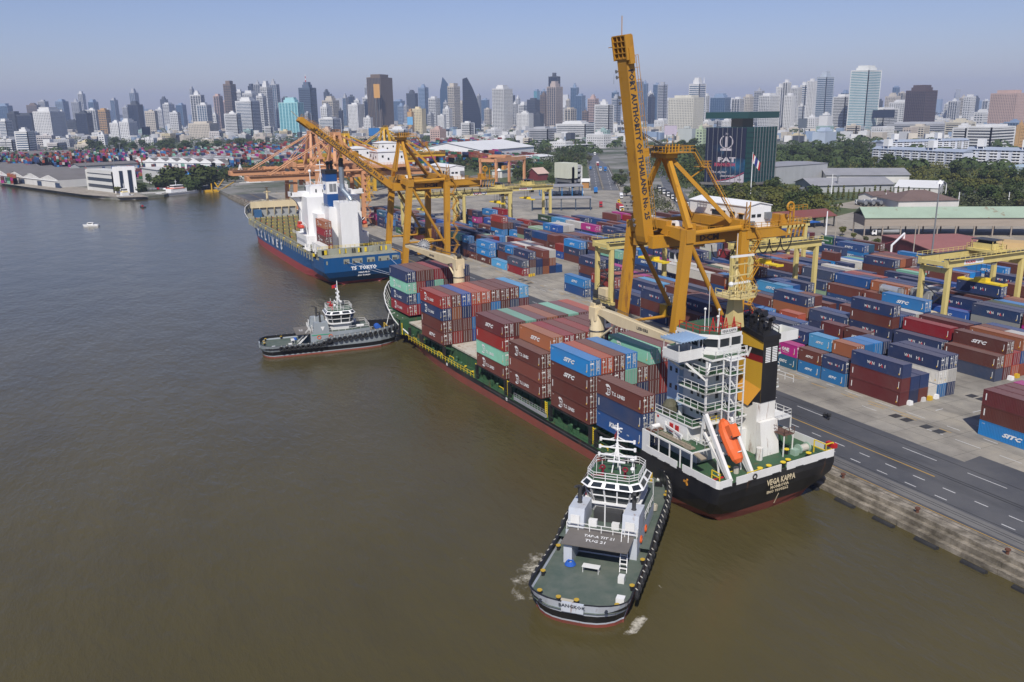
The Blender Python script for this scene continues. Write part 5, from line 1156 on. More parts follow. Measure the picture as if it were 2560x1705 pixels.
    tr=MB(); tr.box(38,46,-2.0,2.0,27.0,28.2,0); tr.box(37.5,39,-3.4,3.4,30.3,31.4,0); tr.box(44,45.5,-3.4,3.4,30.3,31.4,0); tr.box(40,43.5,-2,2,30.4,32.0,0); tr.box(36.4,38.0,-4.4,-2.6,24.8,27.2,2); tr.box(36.35,36.42,-4.2,-2.8,25.4,26.7,3); tr.box(36.8,37.9,-4.45,-4.38,25.4,26.7,3)
    for k in range(7): 
        x=46.5+k*3.2; 
        for j in range(6): a0=math.pi*j/6;a1=math.pi*(j+1)/6; tr.beam((x+1.6-1.6*math.cos(a0),-3.6,27.4-2.9*math.sin(a0)),(x+1.6-1.6*math.cos(a1),-3.6,27.4-2.9*math.sin(a1)),.16,.16,1)
    P('trolley',tr,[mat,crope,white,glass])
    # machinery house
    ho=MB(); ho.box(50.6,57.0,yn+.2,yf-.2,31.3,35.6,0); ho.extr([(50.4,35.6),(53.8,36.3),(57.2,35.6),(57.2,35.75),(53.8,36.5),(50.4,35.75)],1,yn,yf,0)
    ho.extr([(50.6,35.6),(57.0,35.6),(53.8,36.3)],1,yn+.25,yf-.25,0)
    for (a,b) in ((-2.6,1.6),(-5.6,-4.2)): ho.box(50.5,50.6,a,b,33.2,34.3,1)
    ho.box(50.3,50.62,-2.8,1.9,34.3,34.5,0); ho.box(50.3,50.6,-8.2,-7.2,32.0,34.0,1); ho.box(50.0,50.6,-8.6,-6.9,34.1,34.2,2); ho.box(51.8,52.8,yn+.1,yn+.2,33.4,34.0,1); ho.box(53.3,54.3,yn+.1,yn+.2,33.4,34.0,1); ho.box(55.2,56.6,yn-.6,yn+.2,33.0,34.3,3); ho.box(51.2,52.2,yn-.5,yn+.2,31.3,32.7,3)
    ho.build('machinery_house',[cleanwhite,glass,mat,steel],C)
    pl=MB(); pl.extr([(50,29.2),(50,31.1),(58,31.1),(62,29.2)],1,yn-.9,yn+.6,0); pl.box(48.6,58.4,yn-1,yf+1,31.1,31.3,0); pl.rail([(49,yf+.9,31.3),(49,yn-.9,31.3),(58.3,yn-.9,31.3),(58.3,yf+.9,31.3)],1.1,1.4,.05,0)
    for k in range(4): pl.beam((49.6,yn-.8,31.3+k*1.2),(50.3,yn-.8,32.5+k*1.2),.12,.12,0)
    for x in (49.4,50.4): pl.beam((x,yn-.9,31.3),(x,yn-.9,36.8),.16,.16,0)
    pl.stairs((44,yn-.2,36.2),(49.2,yn-.2,31.4),.9,0,(0,1,0)) if 0 else None
    P('house_deck',pl)
    # stair tower wound round the landward near leg
    sp_=MB(); z=2.
    side=1
    while z<30:
        a=(50.9,yn+.9*side-1.2*0,z); b=(52.6,yn-.9*side,z+2.7)
        sp_.stairs((51.2+(0 if side>0 else 1.9),yn-1.2,z+2.7),(53.1-(0 if side>0 else 1.9),yn-1.2,z),.8,0,(0,1,0)); sp_.box(50.6 if side>0 else 52.4,51.6 if side>0 else 53.8,yn-1.8,yn+.2,z+2.6,z+2.72,0); sp_.beam((50.2,yn,z+2.6),(51.8,yn-.8,z+2.6),.15,.15,0); z+=2.7; side=-side
    P('leg_stairs',sp_)
    cd=MB(); cd.tube((39.5,yn-.9,8.0),(39.5,yn+.1,8.0),2.1,20,m=1); cd.torus((39.5,yn-.9,8.0),2.2,.18,(0,1,0),20,5,1)
    for k in range(20): a=2*math.pi*k/20; cd.beam((39.5,yn-1.0,8.0),(39.5+2.7*math.cos(a),yn-1.0,8+2.7*math.sin(a)),.12,.06,2,up=(0,1,0))
    cd.box(37.4,42,yn-.5,yn+.6,5.0,5.6,0); P('cable_reel',cd,[mat,steel,cleanwhite])
    # boom
    d=Vector((-math.cos(ang),0,math.sin(ang))); u=Vector((math.sin(ang),0,math.cos(ang))) # u = upper side
    o=Vector((32.0,0,29.0)); B=MB()
    L=36.5; Mx=Matrix(((d.x,0,u.x,o.x),(0,1,0,0),(d.z,0,u.z,o.z),(0,0,0,1))); B.mx=Mx
    w=1.6
    B.extr([(0,-.9),(0,.3),(1.4,1.2),(L,1.1),(L,-.6),(1.2,-1.05)],1,-w,w,0)
    B.box(1,L,-w-.3,-w-.02,-1.15,-1.0,1) if 0 else None
    B.build('boom',[mat,darksteel],C)
    bh=MB(); bh.mx=Mx; 
    bh.box(L-.6,L+3.6,-2.2,2.2,.55,.85,0); bh.box(L-.6,L+3.8,-2.35,-2.0,-.9,.9,0); bh.box(L-.6,L+3.8,2.0,2.35,-.9,.9,0)
    for k in range(5): bh.box(L-.4+k*1.05,L-.2+k*1.05,-2.3,2.3,-.8,.7,0)
    for k in range(4): bh.box(L-.4,L+3.8,-2.1+k*1.35,-1.95+k*1.35,-.8,.7,0)
    bh.rail([(L-5,1.9,1.1),(L+3.6,1.9,1.1)],1.1,1.2,.05,0); bh.beam((L+3.6,0,0),(L+7.4,0,.6),.12,.12,0); bh.beam((L+2,2.3,-.2),(L+2,4.6,-.2),.15,.15,0); bh.box(L-1.4,L+1.5,-2.6,-1.7,-.4,.7,0)
    bh.build('boom_head',[mat,darksteel],C)
    bl=MB(); bl.mx=Mx
    for k in range(7):
        for dk_ in (0,1.1):
            s=3.5+k*4.9+dk_; bl.tube((s,-.9 if 0 else 1.15,-1.0),(s,1.15,-1.45),.14,8,.38,m=0)
    bl.build('floodlights',[steel],C)
    bw_=MB(); bw_.mx=Mx; bw_.rail([(2,-1.5,1.15),(L,-1.5,1.15)],1.1,2.2,.05,0); bw_.rail([(2,1.5,1.15),(L,1.5,1.15)],1.1,2.2,.05,0); bw_.box(17,18.6,-1.5,1.5,1.1,2.4,0); bw_.tube((17.8,-1.2,2.6),(17.8,1.2,2.6),.5,10,m=1); bw_.tube((20.6,-1.2,1.8),(20.6,1.2,1.8),.4,10,m=1)
    bw_.build('boom_walkway',[mat,darksteel],C)
    tx=MB(); t='PORT AUTHORITY OF THAILAND No. %s'%num
    # reads downwards from the boom head when raised
    tx.text(t,o+d*19.3+Vector((0,-w-.03,0))+u*.15,-d,u,None,0,.035,0,29.5)
    xs=tx.v; tx.build('lettering',[inkb],C)
    gt=MB(); gt.text('DCM',(46.0,-3.43,29.1),(1,0,0),(0,0,1),1.4,0,.04,0,5); gt.build('maker_lettering',[paint('faint dark lettering',(.07,.05,.04),.6)],C)
    rp=MB(); top=Vector((36.4,0,47.8)); m1=o+d*18+u*2.4
    if ang>1:
        for yy in (-1.2,-.7,.7,1.2): rp.tube(top+Vector((0,yy,0)),m1+Vector((0,yy,0)),.1,5)
        for yy in (-.4,.4): rp.tube(top+Vector((0,yy,0)),o+d*22+u*1.6+Vector((0,yy,0)),.08,5)
        rp.build('hoist_ropes',[crope],C)
    else:
        e=o+d*17.8+u*1.8; kn=Vector((33.6,0,34.6))
        for yy in (-1.2,1.2): rp.beam(e+Vector((0,yy,0)),kn+Vector((0,yy,0)),.5,.5,0); rp.beam(kn+Vector((0,yy,0)),top+Vector((-.8,yy,-1.5)),.5,.5,0)
        rp.build('folded_stay',[mat],C)
    cb=MB(); cb.box(36,37.6,-4.9,-3.5,31,33.2,0); cb.box(35.95,37.65,-4.7,-3.7,31.7,32.8,1); cb.build('checker_cab',[cleanwhite,glass],C)
    wr=MB(); wr.box(44.5,47.6,yf-.6,yf+1.6,9.6,12.2,0); wr.tube((45,yf-1.4,11),(47,yf-1.4,11),1.2,10,m=1); wr.box(43.5,46.5,-3,0,8,9.2,0); wr.build('spreader_park',[paint('spreader yellow',(.55,.33,.02),.5),darksteel],C)
    return C
quay_crane(61.2,R_(80.5),'25','ochre quay crane with its lettered boom raised almost upright','x' and cy)
quay_crane(219.5,R_(37.5),'26','ochre quay crane with its lettered boom slanting halfway up')
# ------------------------------------------------ salmon cranes with lowered booms, and yellow ones behind
def lowered_crane(yc,mat,label,xl=3.,xr=100.,apx=47.,apz=45.5,gz=25.5,house=True,xo=0):
    C=empty('quay_crane',(xo,yc,1.95),0,label,'crane','ship to shore cranes on the quay')
    yn,yf=-10,10
    for x in (33,56 if xr>60 else 50):
        for y in (yn,yf):
            l=MB(); l.beam((x,y,1.2),(x+1.2,y,29.5),2.0,1.5,0,up=(0,1,0)); l.build('leg',[mat],C)
            b=MB(); b.box(x-.9,x+.9,y-2.5,y+2.5,0,1.5); b.build('bogie',[mat],C)
    X2=56 if xr>60 else 50
    b=MB(); b.box(32.2,34,yn,yf,3.4,5.4); b.box(X2-.8,X2+1,yn,yf,3.4,5.4)
    for y in (yn,yf): b.tube((34,y,28),(X2,y,28),.6,8); b.tube((34,y,28),(X2,y,6),.5,8)
    for x in (34,X2+1): b.box(x-1,x+1,yn-1,yf+1,28,30.4)
    b.build('portal_frame',[mat],C)
    g=MB()
    for s in (-1,1): g.box(xl,xr,s*3.1-.55,s*3.1+.55,gz-1.2,gz+1.3); g.box(xl,xr,s*3.1-.7,s*3.1+.7,gz+1.3,gz+1.42,1)
    for k in range(int((xr-xl)/8)): g.box(xl+1+k*8,xl+1.6+k*8,-2.6,2.6,gz-.6,gz+.6)
    g.box(xl-1,xl+2,-3.6,3.6,gz-1,gz+1.2)
    g.build('girder',[mat,darksteel],C)
    t=MB()
    for s in (-1,1):
        t.beam((apx-3.6,s*8,gz-.5),(apx-1.2,s*2.4,apz),1.6,1.5,0,1.1,1.1); t.beam((apx+3.2,s*8,gz-.5),(apx+1.2,s*2.4,apz),1.6,1.5,0,1.1,1.1); t.box(apx-4,apx+4,s*8-.6,s*8+.6,gz+6,gz+7); t.beam((X2+6,s*6,gz+2),(apx+1,s*2,apz-2),1.,1.)
    t.box(apx-2,apx+2,-3,3,apz-.8,apz+.8); t.rail([(apx-2,-3,apz+.8),(apx+2,-3,apz+.8),(apx+2,3,apz+.8)],1.2,1.2,.06); 
    for k in range(3): t.tube((apx-1.2+k*1.1,-1.6,apz+1.6),(apx-1.2+k*1.1,1.6,apz+1.6),.6,8,m=1)
    t.build('pylon',[mat,darksteel],C)
    st=MB()
    for s in (-1,1): st.tube((apx,s*2,apz),(xl+10,s*3.1,gz+1.4),.28,6); st.tube((apx,s*2,apz),(xl+27,s*3.1,gz+1.4),.2,6); st.tube((apx,s*2,apz),(xr-12,s*3.1,gz+1.4),.28,6)
    st.build('stay',[mat],C)
    wk=MB(); 
    for s in (-4.1,4.1): wk.box(xl,xr,s-.4,s+.4,gz+1.2,gz+1.3); wk.rail([(xl,s,gz+1.3),(xr,s,gz+1.3)],1.1,2.0,.06)
    r=random.Random(int(yc))
    for k in range(30): x=r.uniform(xl+4,xr-4); wk.box(x,x+r.uniform(.4,1.6),r.uniform(-3,0),r.uniform(.2,3),gz+1.4,gz+1.6+r.uniform(.2,1.4))
    wk.build('walkway',[mat],C)
    tr=MB(); x=xl+17; tr.box(x,x+7,-3.4,3.4,gz+1.5,gz+2.8); tr.tube((x+2,-2,gz+3.2),(x+2,2,gz+3.2),.8,8,m=1); tr.tube((x+4.6,-2,gz+3.2),(x+4.6,2,gz+3.2),.8,8,m=1); tr.box(x+1,x+6,-2,2,gz-3.4,gz-2.6); tr.box(x+7.5,x+9,-1,1,gz-4,gz-1.5)
    for yy in (-1.5,1.5): tr.tube((x+2,yy,gz-2.6),(x+2,yy,gz+1.5),.08,5,m=1)
    tr.build('trolley',[mat,darksteel],C)
    if house:
        h=MB(); h.box(66,80,-7,7,30,36.2); h.extr([(65.6,36.2),(80.4,36.2),(73,37.3)],1,-7.4,7.4); 
        for (a,z) in ((68,33.5),(71,32.2),(75,33.4),(78,33)): h.box(a,a+.9,-7.1,-7,z,z+1.1,1)
        for (a,z) in ((-4,33),(0,32.4),(4,33.6)): h.box(65.9,66,a,a+1,z,z+1.2,1)
        h.build('machinery_house',[cleanwhite,glass],C)
        q=MB(); q.box(60,82,-8.5,8.5,28.6,29.9); q.rail([(60,-8.5,29.9),(82,-8.5,29.9)],1.1,1.6,.06); q.stairs((60,-8,30),(56.5,-8,22),.9); q.build('house_deck',[mat],C)
    sx=MB(); z=2.; k=0
    while z<27: sx.stairs((X2+1.4+(k%2)*2,yn-1.4,z+2.7),(X2+3.4-(k%2)*2,yn-1.4,z),.8,0,(0,1,0)); sx.box(X2+.8,X2+4,yn-2,yn-.6,z+2.6,z+2.7); z+=2.7; k+=1
    sx.build('leg_stairs',[mat],C); return C
lowered_crane(345,sal,'nearer salmon quay crane, boom lowered above the blue ship bow')
lowered_crane(392,sal,'farther salmon quay crane, boom lowered behind the first one')
y2=paint('bright yellow crane paint',(.62,.36,.02),.55,dirt=.3)
lowered_crane(470,y2,'bright yellow quay crane seen behind the salmon cranes',8,92,46,42,24.5,True,42)
lowered_crane(540,y2,'farthest yellow quay crane at the end of the wharf',8,92,46,44,24,False,92)
# ------------------------------------------------ yard gantry cranes on tyres
ry=paint('pale yellow gantry paint',(.66,.54,.20),.5,dirt=.4,dirtcol=(.42,.34,.13),scale=.3,rust=.12)
def rtg(x0,y0,label,span=23.5,trol=.75,load=None,sign=True,h=17.6,mat=ry):
    C=empty('gantry_crane',(x0,y0,1.93),0,label,'gantry crane','tyred gantry cranes straddling the container stacks')
    W=3.6
    for x in (0,span):
        for y in (-W,W):
            l=MB(); l.beam((x,y*1.0,1.6),(x,y*1.0,h),1.15,.95,0,1.15,.95,up=(0,1,0)); l.build('leg',[mat],C)
            t=MB()
            for k in (-1,1): t.tube((x-.35,y+k*1.0,.75),(x+.35,y+k*1.0,.75),.75,12,m=0)
            t.box(x-.5,x+.5,y-1.7,y+1.7,1.2,1.9,1); t.build('wheel_bogie',[rubber,darksteel],C)
        s=MB(); s.box(x-.45,x+.45,-W-1.6,W+1.6,1.7,2.7); s.box(x-.3,x+.3,-W,W,h-1.6,h-.4); s.build('sill_beam',[mat],C)
    g=MB()
    for y in (-W,W): g.box(-1.4,span+1.4,y-.55,y+.55,h,h+1.9); g.box(-1.4,span+1.4,y-.62,y+.62,h+1.9,h+2.02,1)
    for x in (-1.2,span+1.2): g.box(x-.25,x+.25,-W,W,h+.3,h+1.3)
    for y in (-W-.9,W+.9): g.box(-1.4,span+1.4,y-.35,y+.35,h+1.75,h+1.85); g.rail([(-1.4,y,h+1.85),(span+1.4,y,h+1.85)],1.0,1.8,.05)
    g.build('girder',[mat,darksteel],C)
    e=MB(); e.box(-.9,1.5,-2.3,1.6,2.9,6.0,0); e.box(-.75,.75,2.2,4.6,2.7,5.0,1); e.rail([(-1,-4.8,2.8),(-1,4.8,2.8)],1.1,1.4,.05,1)
    e.stairs((0,-3.2,11),(0,3.2,5),.7,1,(1,0,0)); e.beam((0,-W,13.2),(0,W,13.2),.25,.25,1); e.beam((0,-W,9.0),(0,W,13),.2,.2,1)
    for k in range(24): e.beam((.75,-W-.4,3+k*.7),(.75,-W+.4,3+k*.7),.05,.05,1)
    e.tube((.75,-W-.4,2.8),(.75,-W-.4,h),.06,5,m=1); e.tube((.75,-W+.4,2.8),(.75,-W+.4,h),.06,5,m=1)
    e.build('generator_and_ladders',[cranecream,darksteel],C)
    x=span*trol; t=MB(); t.box(x-2.5,x+2.5,-W-.3,W+.3,h+2.1,h+2.7,0); t.box(x-1.6,x+1.4,-2.4,2.6,h+2.7,h+4.1,0); t.tube((x,-2,h+4.3),(x,2,h+4.3),.7,10,m=1); t.rail([(x-2.5,-W,h+2.7),(x+2.5,-W,h+2.7),(x+2.5,W,h+2.7),(x-2.5,W,h+2.7)],1.1,1.2,.06,0); t.box(x+1.6,x+3.2,-1,1.2,h-1.6,h+1.2,2); t.box(x+1.55,x+3.25,-1.05,-.98,h-1.2,h+.7,3); t.box(x-2,x+2.2,-3,3,h+4.9,h+5.05,1); 
    for (a,b) in ((-1.8,-2.8),(2,-2.8),(-1.8,2.8),(2,2.8)): t.beam((x+a,b,h+2.7),(x+a,b,h+4.9),.12,.12,0)
    t.build('trolley',[mat,darksteel,white,glass],C)
    zz=load if load else h-7
    s=MB(); s.box(x-1.1,x+1.1,-6,6,zz,zz+.35,0); s.box(x-1,x+1,-1.6,1.6,zz+.35,zz+1.2,0); s.box(x-1.2,x+1.2,-6.1,-5.7,zz-.1,zz+.5,0); s.box(x-1.2,x+1.2,5.7,6.1,zz-.1,zz+.5,0)
    for (a,b) in ((-.9,-1.3),(.9,-1.3),(-.9,1.3),(.9,1.3)): s.tube((x+a,b,zz+1.1),(x+a,b,h+2.4),.05,5,m=1)
    s.build('spreader',[yel,darksteel],C)
    if sign:
        t=MB(); t.box(4.5,11.5,-W-.6,-W-.56,h+.35,h+1.55,0); t.text('KALMAR',(6.9,-W-.62,h+.95),(1,0,0),(0,0,1),.7,1,.03,0,3.6); t.text('e-one',(10.2,-W-.62,h+.95),(1,0,0),(0,0,1),.5,2,.02,0,1.8); t.build('sign_board',[cleanwhite,reda,inkb],C)
    return C
rtg(59.8,119.5,'pale yellow gantry crane with white generator box standing behind the ship crane',23.6,.72,12.5)
rtg(88.3,95,'pale yellow gantry crane seen between the legs of the upright-boom crane',23.6,.35,13.5,False)
rtg(117.8,128,'pale yellow gantry crane right of the upright-boom crane',23,.3,13,False)
rtg(113.0,54,'pale yellow gantry crane at right lifting a navy container over the stacks',27.5,.66,11.6)
rtg(60,285,'pale yellow gantry crane partly behind the slanting-boom crane',22.6,.4,12,False)
rtg(88.3,287,'pale yellow gantry crane by the tall lamp post',23.6,.8,13)
rtg(117,296,'pale yellow gantry crane farthest back near the gate canopy',22,.5,13,True)
q=dict(x=113.0+27.5*.66,y=54,z=1.93+11.6-2.75,L=12.19,col='navy',logo='wan',rz=0.,flip=False,sz=1.,label=('H',0,0,0,'x'),group='containers stacked in the yard')
def clabel(q): return 'navy red-and-white lettered container hanging from the gantry spreader at right'
make_container(q)
# silver tank container
tk=empty('tank_container',(122.9,83.0-9,1.93+2*2.74),0,'shiny silver tank container lying on the stacks below the right gantry','tank container')
a=MB(); a.tube((0,-3,1.35),(0,3,1.35),1.18,18); a.build('tank',[paint('polished tank steel',(.62,.63,.64),.25,.6)],tk)
a=MB()
for y in (-3.03,3.03):
    for s in (-1,1): a.beam((s*1.16,y,0),(s*1.16,y,2.6),.12,.12); a.beam((-1.2,y,.06 if s<0 else 2.55),(1.2,y,.06 if s<0 else 2.55),.12,.12)
for s in (-1,1): a.beam((s*1.16,-3,.06),(s*1.16,3,.06),.12,.12)
a.text('TANKCON',(-1.2,0,1.2),(0,-1,0),(0,0,1),.5,1,.03,0,3.6); a.build('frame',[steel,inkb],tk)
# ------------------------------------------------ trees
def leaf_mat(name,c0,c1):
    m,nt,b=_new(name); g=nt.nodes.new('ShaderNodeNewGeometry'); oi=nt.nodes.new('ShaderNodeObjectInfo')
    n=noise(nt,.7,3,.6,vec=g.outputs['Position']); c=mixc(nt,ramp(nt,n,[(.35,0.),(.68,1.)]),c0,c1)
    c=mixc(nt,ramp(nt,oi.outputs['Random'],[(0.,0.),(1.,.55)]),c,(c0[0]*1.9,c0[1]*1.25,c0[2]*1.1)); nt.links.new(c,b.inputs['Base Color']); b.inputs['Roughness'].default_value=.7; b.inputs['Specular IOR Level'].default_value=.2
    return m
leafA=leaf_mat('dark tropical foliage',(.030,.052,.014),(.065,.095,.026)); leafB=leaf_mat('yellow green foliage',(.060,.080,.016),(.115,.13,.030)); leafC=leaf_mat('dusty foliage',(.045,.058,.024),(.085,.095,.045))
bark=paint('bark',(.12,.09,.06),.9)
def crown_mesh(seed,H,W_,n,mat,cs=1.,col=False):
    r=random.Random(seed); vs=[];fs=[]; blobs=[]
    if col: blobs=[(0,0,H*(.15+.8*k/7),W_*(.5-.055*k)) for k in range(8)]
    else:
        for k in range(9): a=r.uniform(0,6.28); d=W_*.5*r.uniform(.1,.62); blobs.append((d*math.cos(a),d*math.sin(a),H*r.uniform(.42,.82),W_*r.uniform(.16,.27)))
        blobs.append((0,0,H*.72,W_*.3))
    for i in range(n):
        bx,by,bz,br=r.choice(blobs); u=Vector((r.gauss(0,1),r.gauss(0,1),r.gauss(0,1)+.25)).normalized(); p=Vector((bx,by,bz))+Vector((u.x,u.y,u.z*.8))*br*r.uniform(.62,1.05)
        nn=(u+Vector((r.gauss(0,.5),r.gauss(0,.5),r.gauss(0,.5)))).normalized(); t=nn.cross(Vector((r.random(),r.random(),r.random()))).normalized(); s=nn.cross(t); k=cs*r.uniform(.45,.95)
        o=len(vs); vs+= [tuple(p+t*k),tuple(p+s*k*.8),tuple(p-t*k*.9),tuple(p-s*k*.7)]; fs.append((o,o+1,o+2,o+3))
    me=bpy.data.meshes.new('crown'); me.from_pydata(vs,[],fs); me.materials.append(mat); return me
def trunk_mesh(H,r0,limbs=True,seed=1):
    r=random.Random(seed); mb=MB(); mb.tube((0,0,-.3),(0,0,H*.45),r0,7,r0*.65)
    if limbs:
        for k in range(4): a=k*1.6+r.random(); mb.tube((0,0,H*.4),(math.cos(a)*H*.22,math.sin(a)*H*.22,H*.68),r0*.5,5,r0*.2)
    return mb.mesh('trunk',[bark])
KINDS=[]
for i,(H,Wd,n,mt) in enumerate(((11,12,620,leafA),(13,11,620,leafA),(9,10,520,leafB),(8,8.5,460,leafC),(15,15,820,leafA))):
    KINDS.append((crown_mesh(40+i,H,Wd,n,mt),trunk_mesh(H,.3+.02*H,True,i)))
COLT=(crown_mesh(90,8.5,2.6,240,leafB,.55,True),trunk_mesh(8,.15,False))
PALM=None
NT=[0]; TREEK=['dark broad tree','tall dark round tree','yellow green tree','small dusty green tree','huge dark spreading tree']
def tree(x,y,k,s,label,group,z=1.85):
    if NT[0]>=300: return None
    NT[0]+=1; cm,tm=(COLT if k=='c' else KINDS[k])
    t=bpy.data.objects.new('tree',None); SC.collection.objects.link(t); t.location=(x,y,z); t.rotation_euler=(0,0,RND.uniform(0,6.28)); t.scale=(s*RND.uniform(.9,1.15),s*RND.uniform(.9,1.15),s); t.empty_display_size=.1
    for nm,me in (('crown',cm),('trunk',tm)): o=bpy.data.objects.new(nm,me); SC.collection.objects.link(o); o.parent=t
    return tag(t,label,'tree',group)
def inpoly(x,y,P):
    c=False; n=len(P)
    for i in range(n):
        x1,y1=P[i];x2,y2=P[(i+1)%n]
        if (y1>y)!=(y2>y) and x<(x2-x1)*(y-y1)/(y2-y1)+x1: c=not c
    return c
def wood(P,n,ks,s0,s1,label,group,mind=5.):
    xs=[p[0] for p in P];ys=[p[1] for p in P]; got=[]; tries=0; r=random.Random(len(label)*7+n)
    while len(got)<n and tries<n*60:
        tries+=1; px=r.uniform(min(xs),max(xs)); py=r.uniform(min(ys),max(ys))
        if not inpoly(px,py,P): continue
        g=G(px,py)
        if any((g[0]-a)**2+(g[1]-b)**2<mind*mind for a,b in got): continue
        got.append(g); tree(g[0],g[1],r.choice(ks),r.uniform(s0,s1),label,group)
wood([(1745,485),(1860,482),(1960,476),(2010,500),(2075,515),(2040,545),(1960,530),(1930,540),(1760,500)],34,[2,2,3,0,2],.75,1.1,'yellow green tree in the garden below the billboard tower','trees in the garden below the billboard tower')
wood([(1700,410),(1755,400),(1762,455),(1735,470),(1700,450)],14,[0,1,3],.9,1.2,'dark tree left of the billboard tower','trees left of the billboard tower')
wood([(1660,380),(1758,365),(1762,400),(1700,410),(1650,400)],18,[0,1,4],.9,1.2,'dark tree in the wood behind the cranes toll road','trees in the wood beside the approach road')
wood([(1500,440),(1545,430),(1620,500),(1640,540),(1600,520)],9,[0,3],.6,.8,'small dark tree on the strip right of the approach road','trees on the strip beside the approach road')
wood([(1945,415),(2160,408),(2290,428),(2330,445),(2560,445),(2560,470),(2350,475),(2270,455),(2075,432),(1950,410)],46,[0,2,2,3,4],.7,1.0,'tree in the belt before the white apartment blocks','trees before the white apartment blocks')
wood([(2330,480),(2420,470),(2560,480),(2560,525),(2400,515),(2350,505)],22,[0,0,3,2],.7,1.0,'bushy tree around the pond at right','trees around the pond')
wood([(1945,385),(2160,368),(2165,405),(1950,410)],30,[0,1,4],.8,1.1,'dark tree in the wood right of the billboard tower','trees in the wood right of the billboard tower')
wood([(1345,385),(1460,372),(1475,410),(1440,430),(1380,420),(1345,405)],22,[0,1,3],.8,1.1,'dark tree on the slope left of the approach road','trees left of the approach road')
wood([(1290,428),(1365,418),(1385,450),(1370,460),(1290,452)],16,[0,0,1],.8,1.1,'dark tree in the row behind the salmon gantry','trees behind the salmon gantry')
wood([(1120,412),(1215,405),(1225,428),(1140,432)],10,[0,3],.7,1.,'dark tree left of the salmon gantry','trees left of the salmon gantry')
def dense(px,py,s,label,h=15):
    x,y=G(px,py)
    if not hasattr(dense,'m'): dense.m=crown_mesh(77,15,15,2200,leafA,1.15)
    NT[0]+=1; t=bpy.data.objects.new('tree',None); SC.collection.objects.link(t); t.location=(x,y,-2.6*s); t.scale=(s*1.15,s*1.15,s); t.empty_display_size=.1
    for nm,me in (('crown',dense.m),('trunk',KINDS[4][1])): o=bpy.data.objects.new(nm,me); SC.collection.objects.link(o); o.parent=t
    tag(t,label,'tree','trees on the river point and by the gate')
dense(425,470,1.6,'huge dark rounded tree on the river point, left one'); dense(500,469,1.65,'huge dark rounded tree on the river point, right one'); dense(345,480,.75,'dense tree right of the waterfront office'); dense(478,476,.9,'dense tree between the two huge ones on the point')
for (px,py,k,s,l) in ((0,0,0,0,''),(425,468,4,1.45,'huge dark rounded tree on the river point, left one'),(500,468,4,1.45,'huge dark rounded tree on the river point, right one'),(478,474,1,.8,'smaller tree between the two huge ones on the point'),(345,478,0,.7,'tree right of the waterfront office'),(295,484,2,.6,'small tree before the waterfront office'),(375,462,1,.8,'tree behind the moored white boat'),(1380,465,0,.75,'tree left of the dark glass gate office'),(1372,478,2,.5,'bush left of the dark glass gate office'),(1440,425,1,.6,'tree right of the gate office')):
    if s==0 or 'huge' in l or px in (478,345): continue
    x,y=G(px,py); tree(x,y,k,s,l,'trees on the river point and by the gate')
wood([(520,455),(620,442),(770,425),(780,440),(640,452),(540,462)],24,[0,0,1,3],.7,1.1,'dark tree on the far bank behind the salmon booms','trees on the far bank')
wood([(190,372),(400,372),(520,378),(640,372),(640,385),(400,388),(200,385)],22,[0,4,1],1.2,1.7,'dark tree beyond the far container yard','trees beyond the far container yard')
for k in range(20): 
    px=2068+k*13+(6 if k>12 else 0); x,y=G(px,500+RND.uniform(-1.5,1.5)); tree(x,y,'c',RND.uniform(.7,1.1),'slim columnar tree in the row before the grey warehouses','columnar trees before the grey warehouses')
for k in range(10): x,y=G(2105+k*29,588+k*9.5); tree(x,y,RND.choice((3,2,0)),RND.uniform(.3,.5),'young tree along the white yard fence','young trees along the yard fence')
# far belts: nobody could count these
def belt(name,segs,seed):
    r=random.Random(seed); vs=[];fs=[]
    for (px0,px1,D0,D1,n,h) in segs:
        for i in range(n):
            cx_,cy_=AT(r.uniform(px0,px1),r.uniform(D0,D1)); hh=h*r.uniform(.6,1.2); w=hh*r.uniform(.7,1.3)
            for j in range(60):
                u=Vector((r.gauss(0,1),r.gauss(0,1),abs(r.gauss(0,1)))).normalized(); p=Vector((cx_+u.x*w,cy_+u.y*w,1.5+hh*.35+u.z*hh*.6)); t=u.cross(Vector((r.random(),r.random(),r.random()))).normalized(); s=u.cross(t); k=r.uniform(.10,.22)*hh
                o=len(vs); vs+= [tuple(p+t*k),tuple(p+s*k),tuple(p-t*k),tuple(p-s*k)]; fs.append((o,o+1,o+2,o+3))
    me=bpy.data.meshes.new(name); me.from_pydata(vs,[],fs); me.materials.append(leafA); o=bpy.data.objects.new(name,me); SC.collection.objects.link(o); tag(o,'far dark tree belts between the city buildings','trees',kind='stuff')
belt('tree_belt',[(-50,2620,1500,2600,260,11),(1200,2620,1100,1500,120,11),(1640,2620,800,1100,110,10),(-50,700,1150,1500,40,12),(-50,2620,2600,3600,120,12)],5)
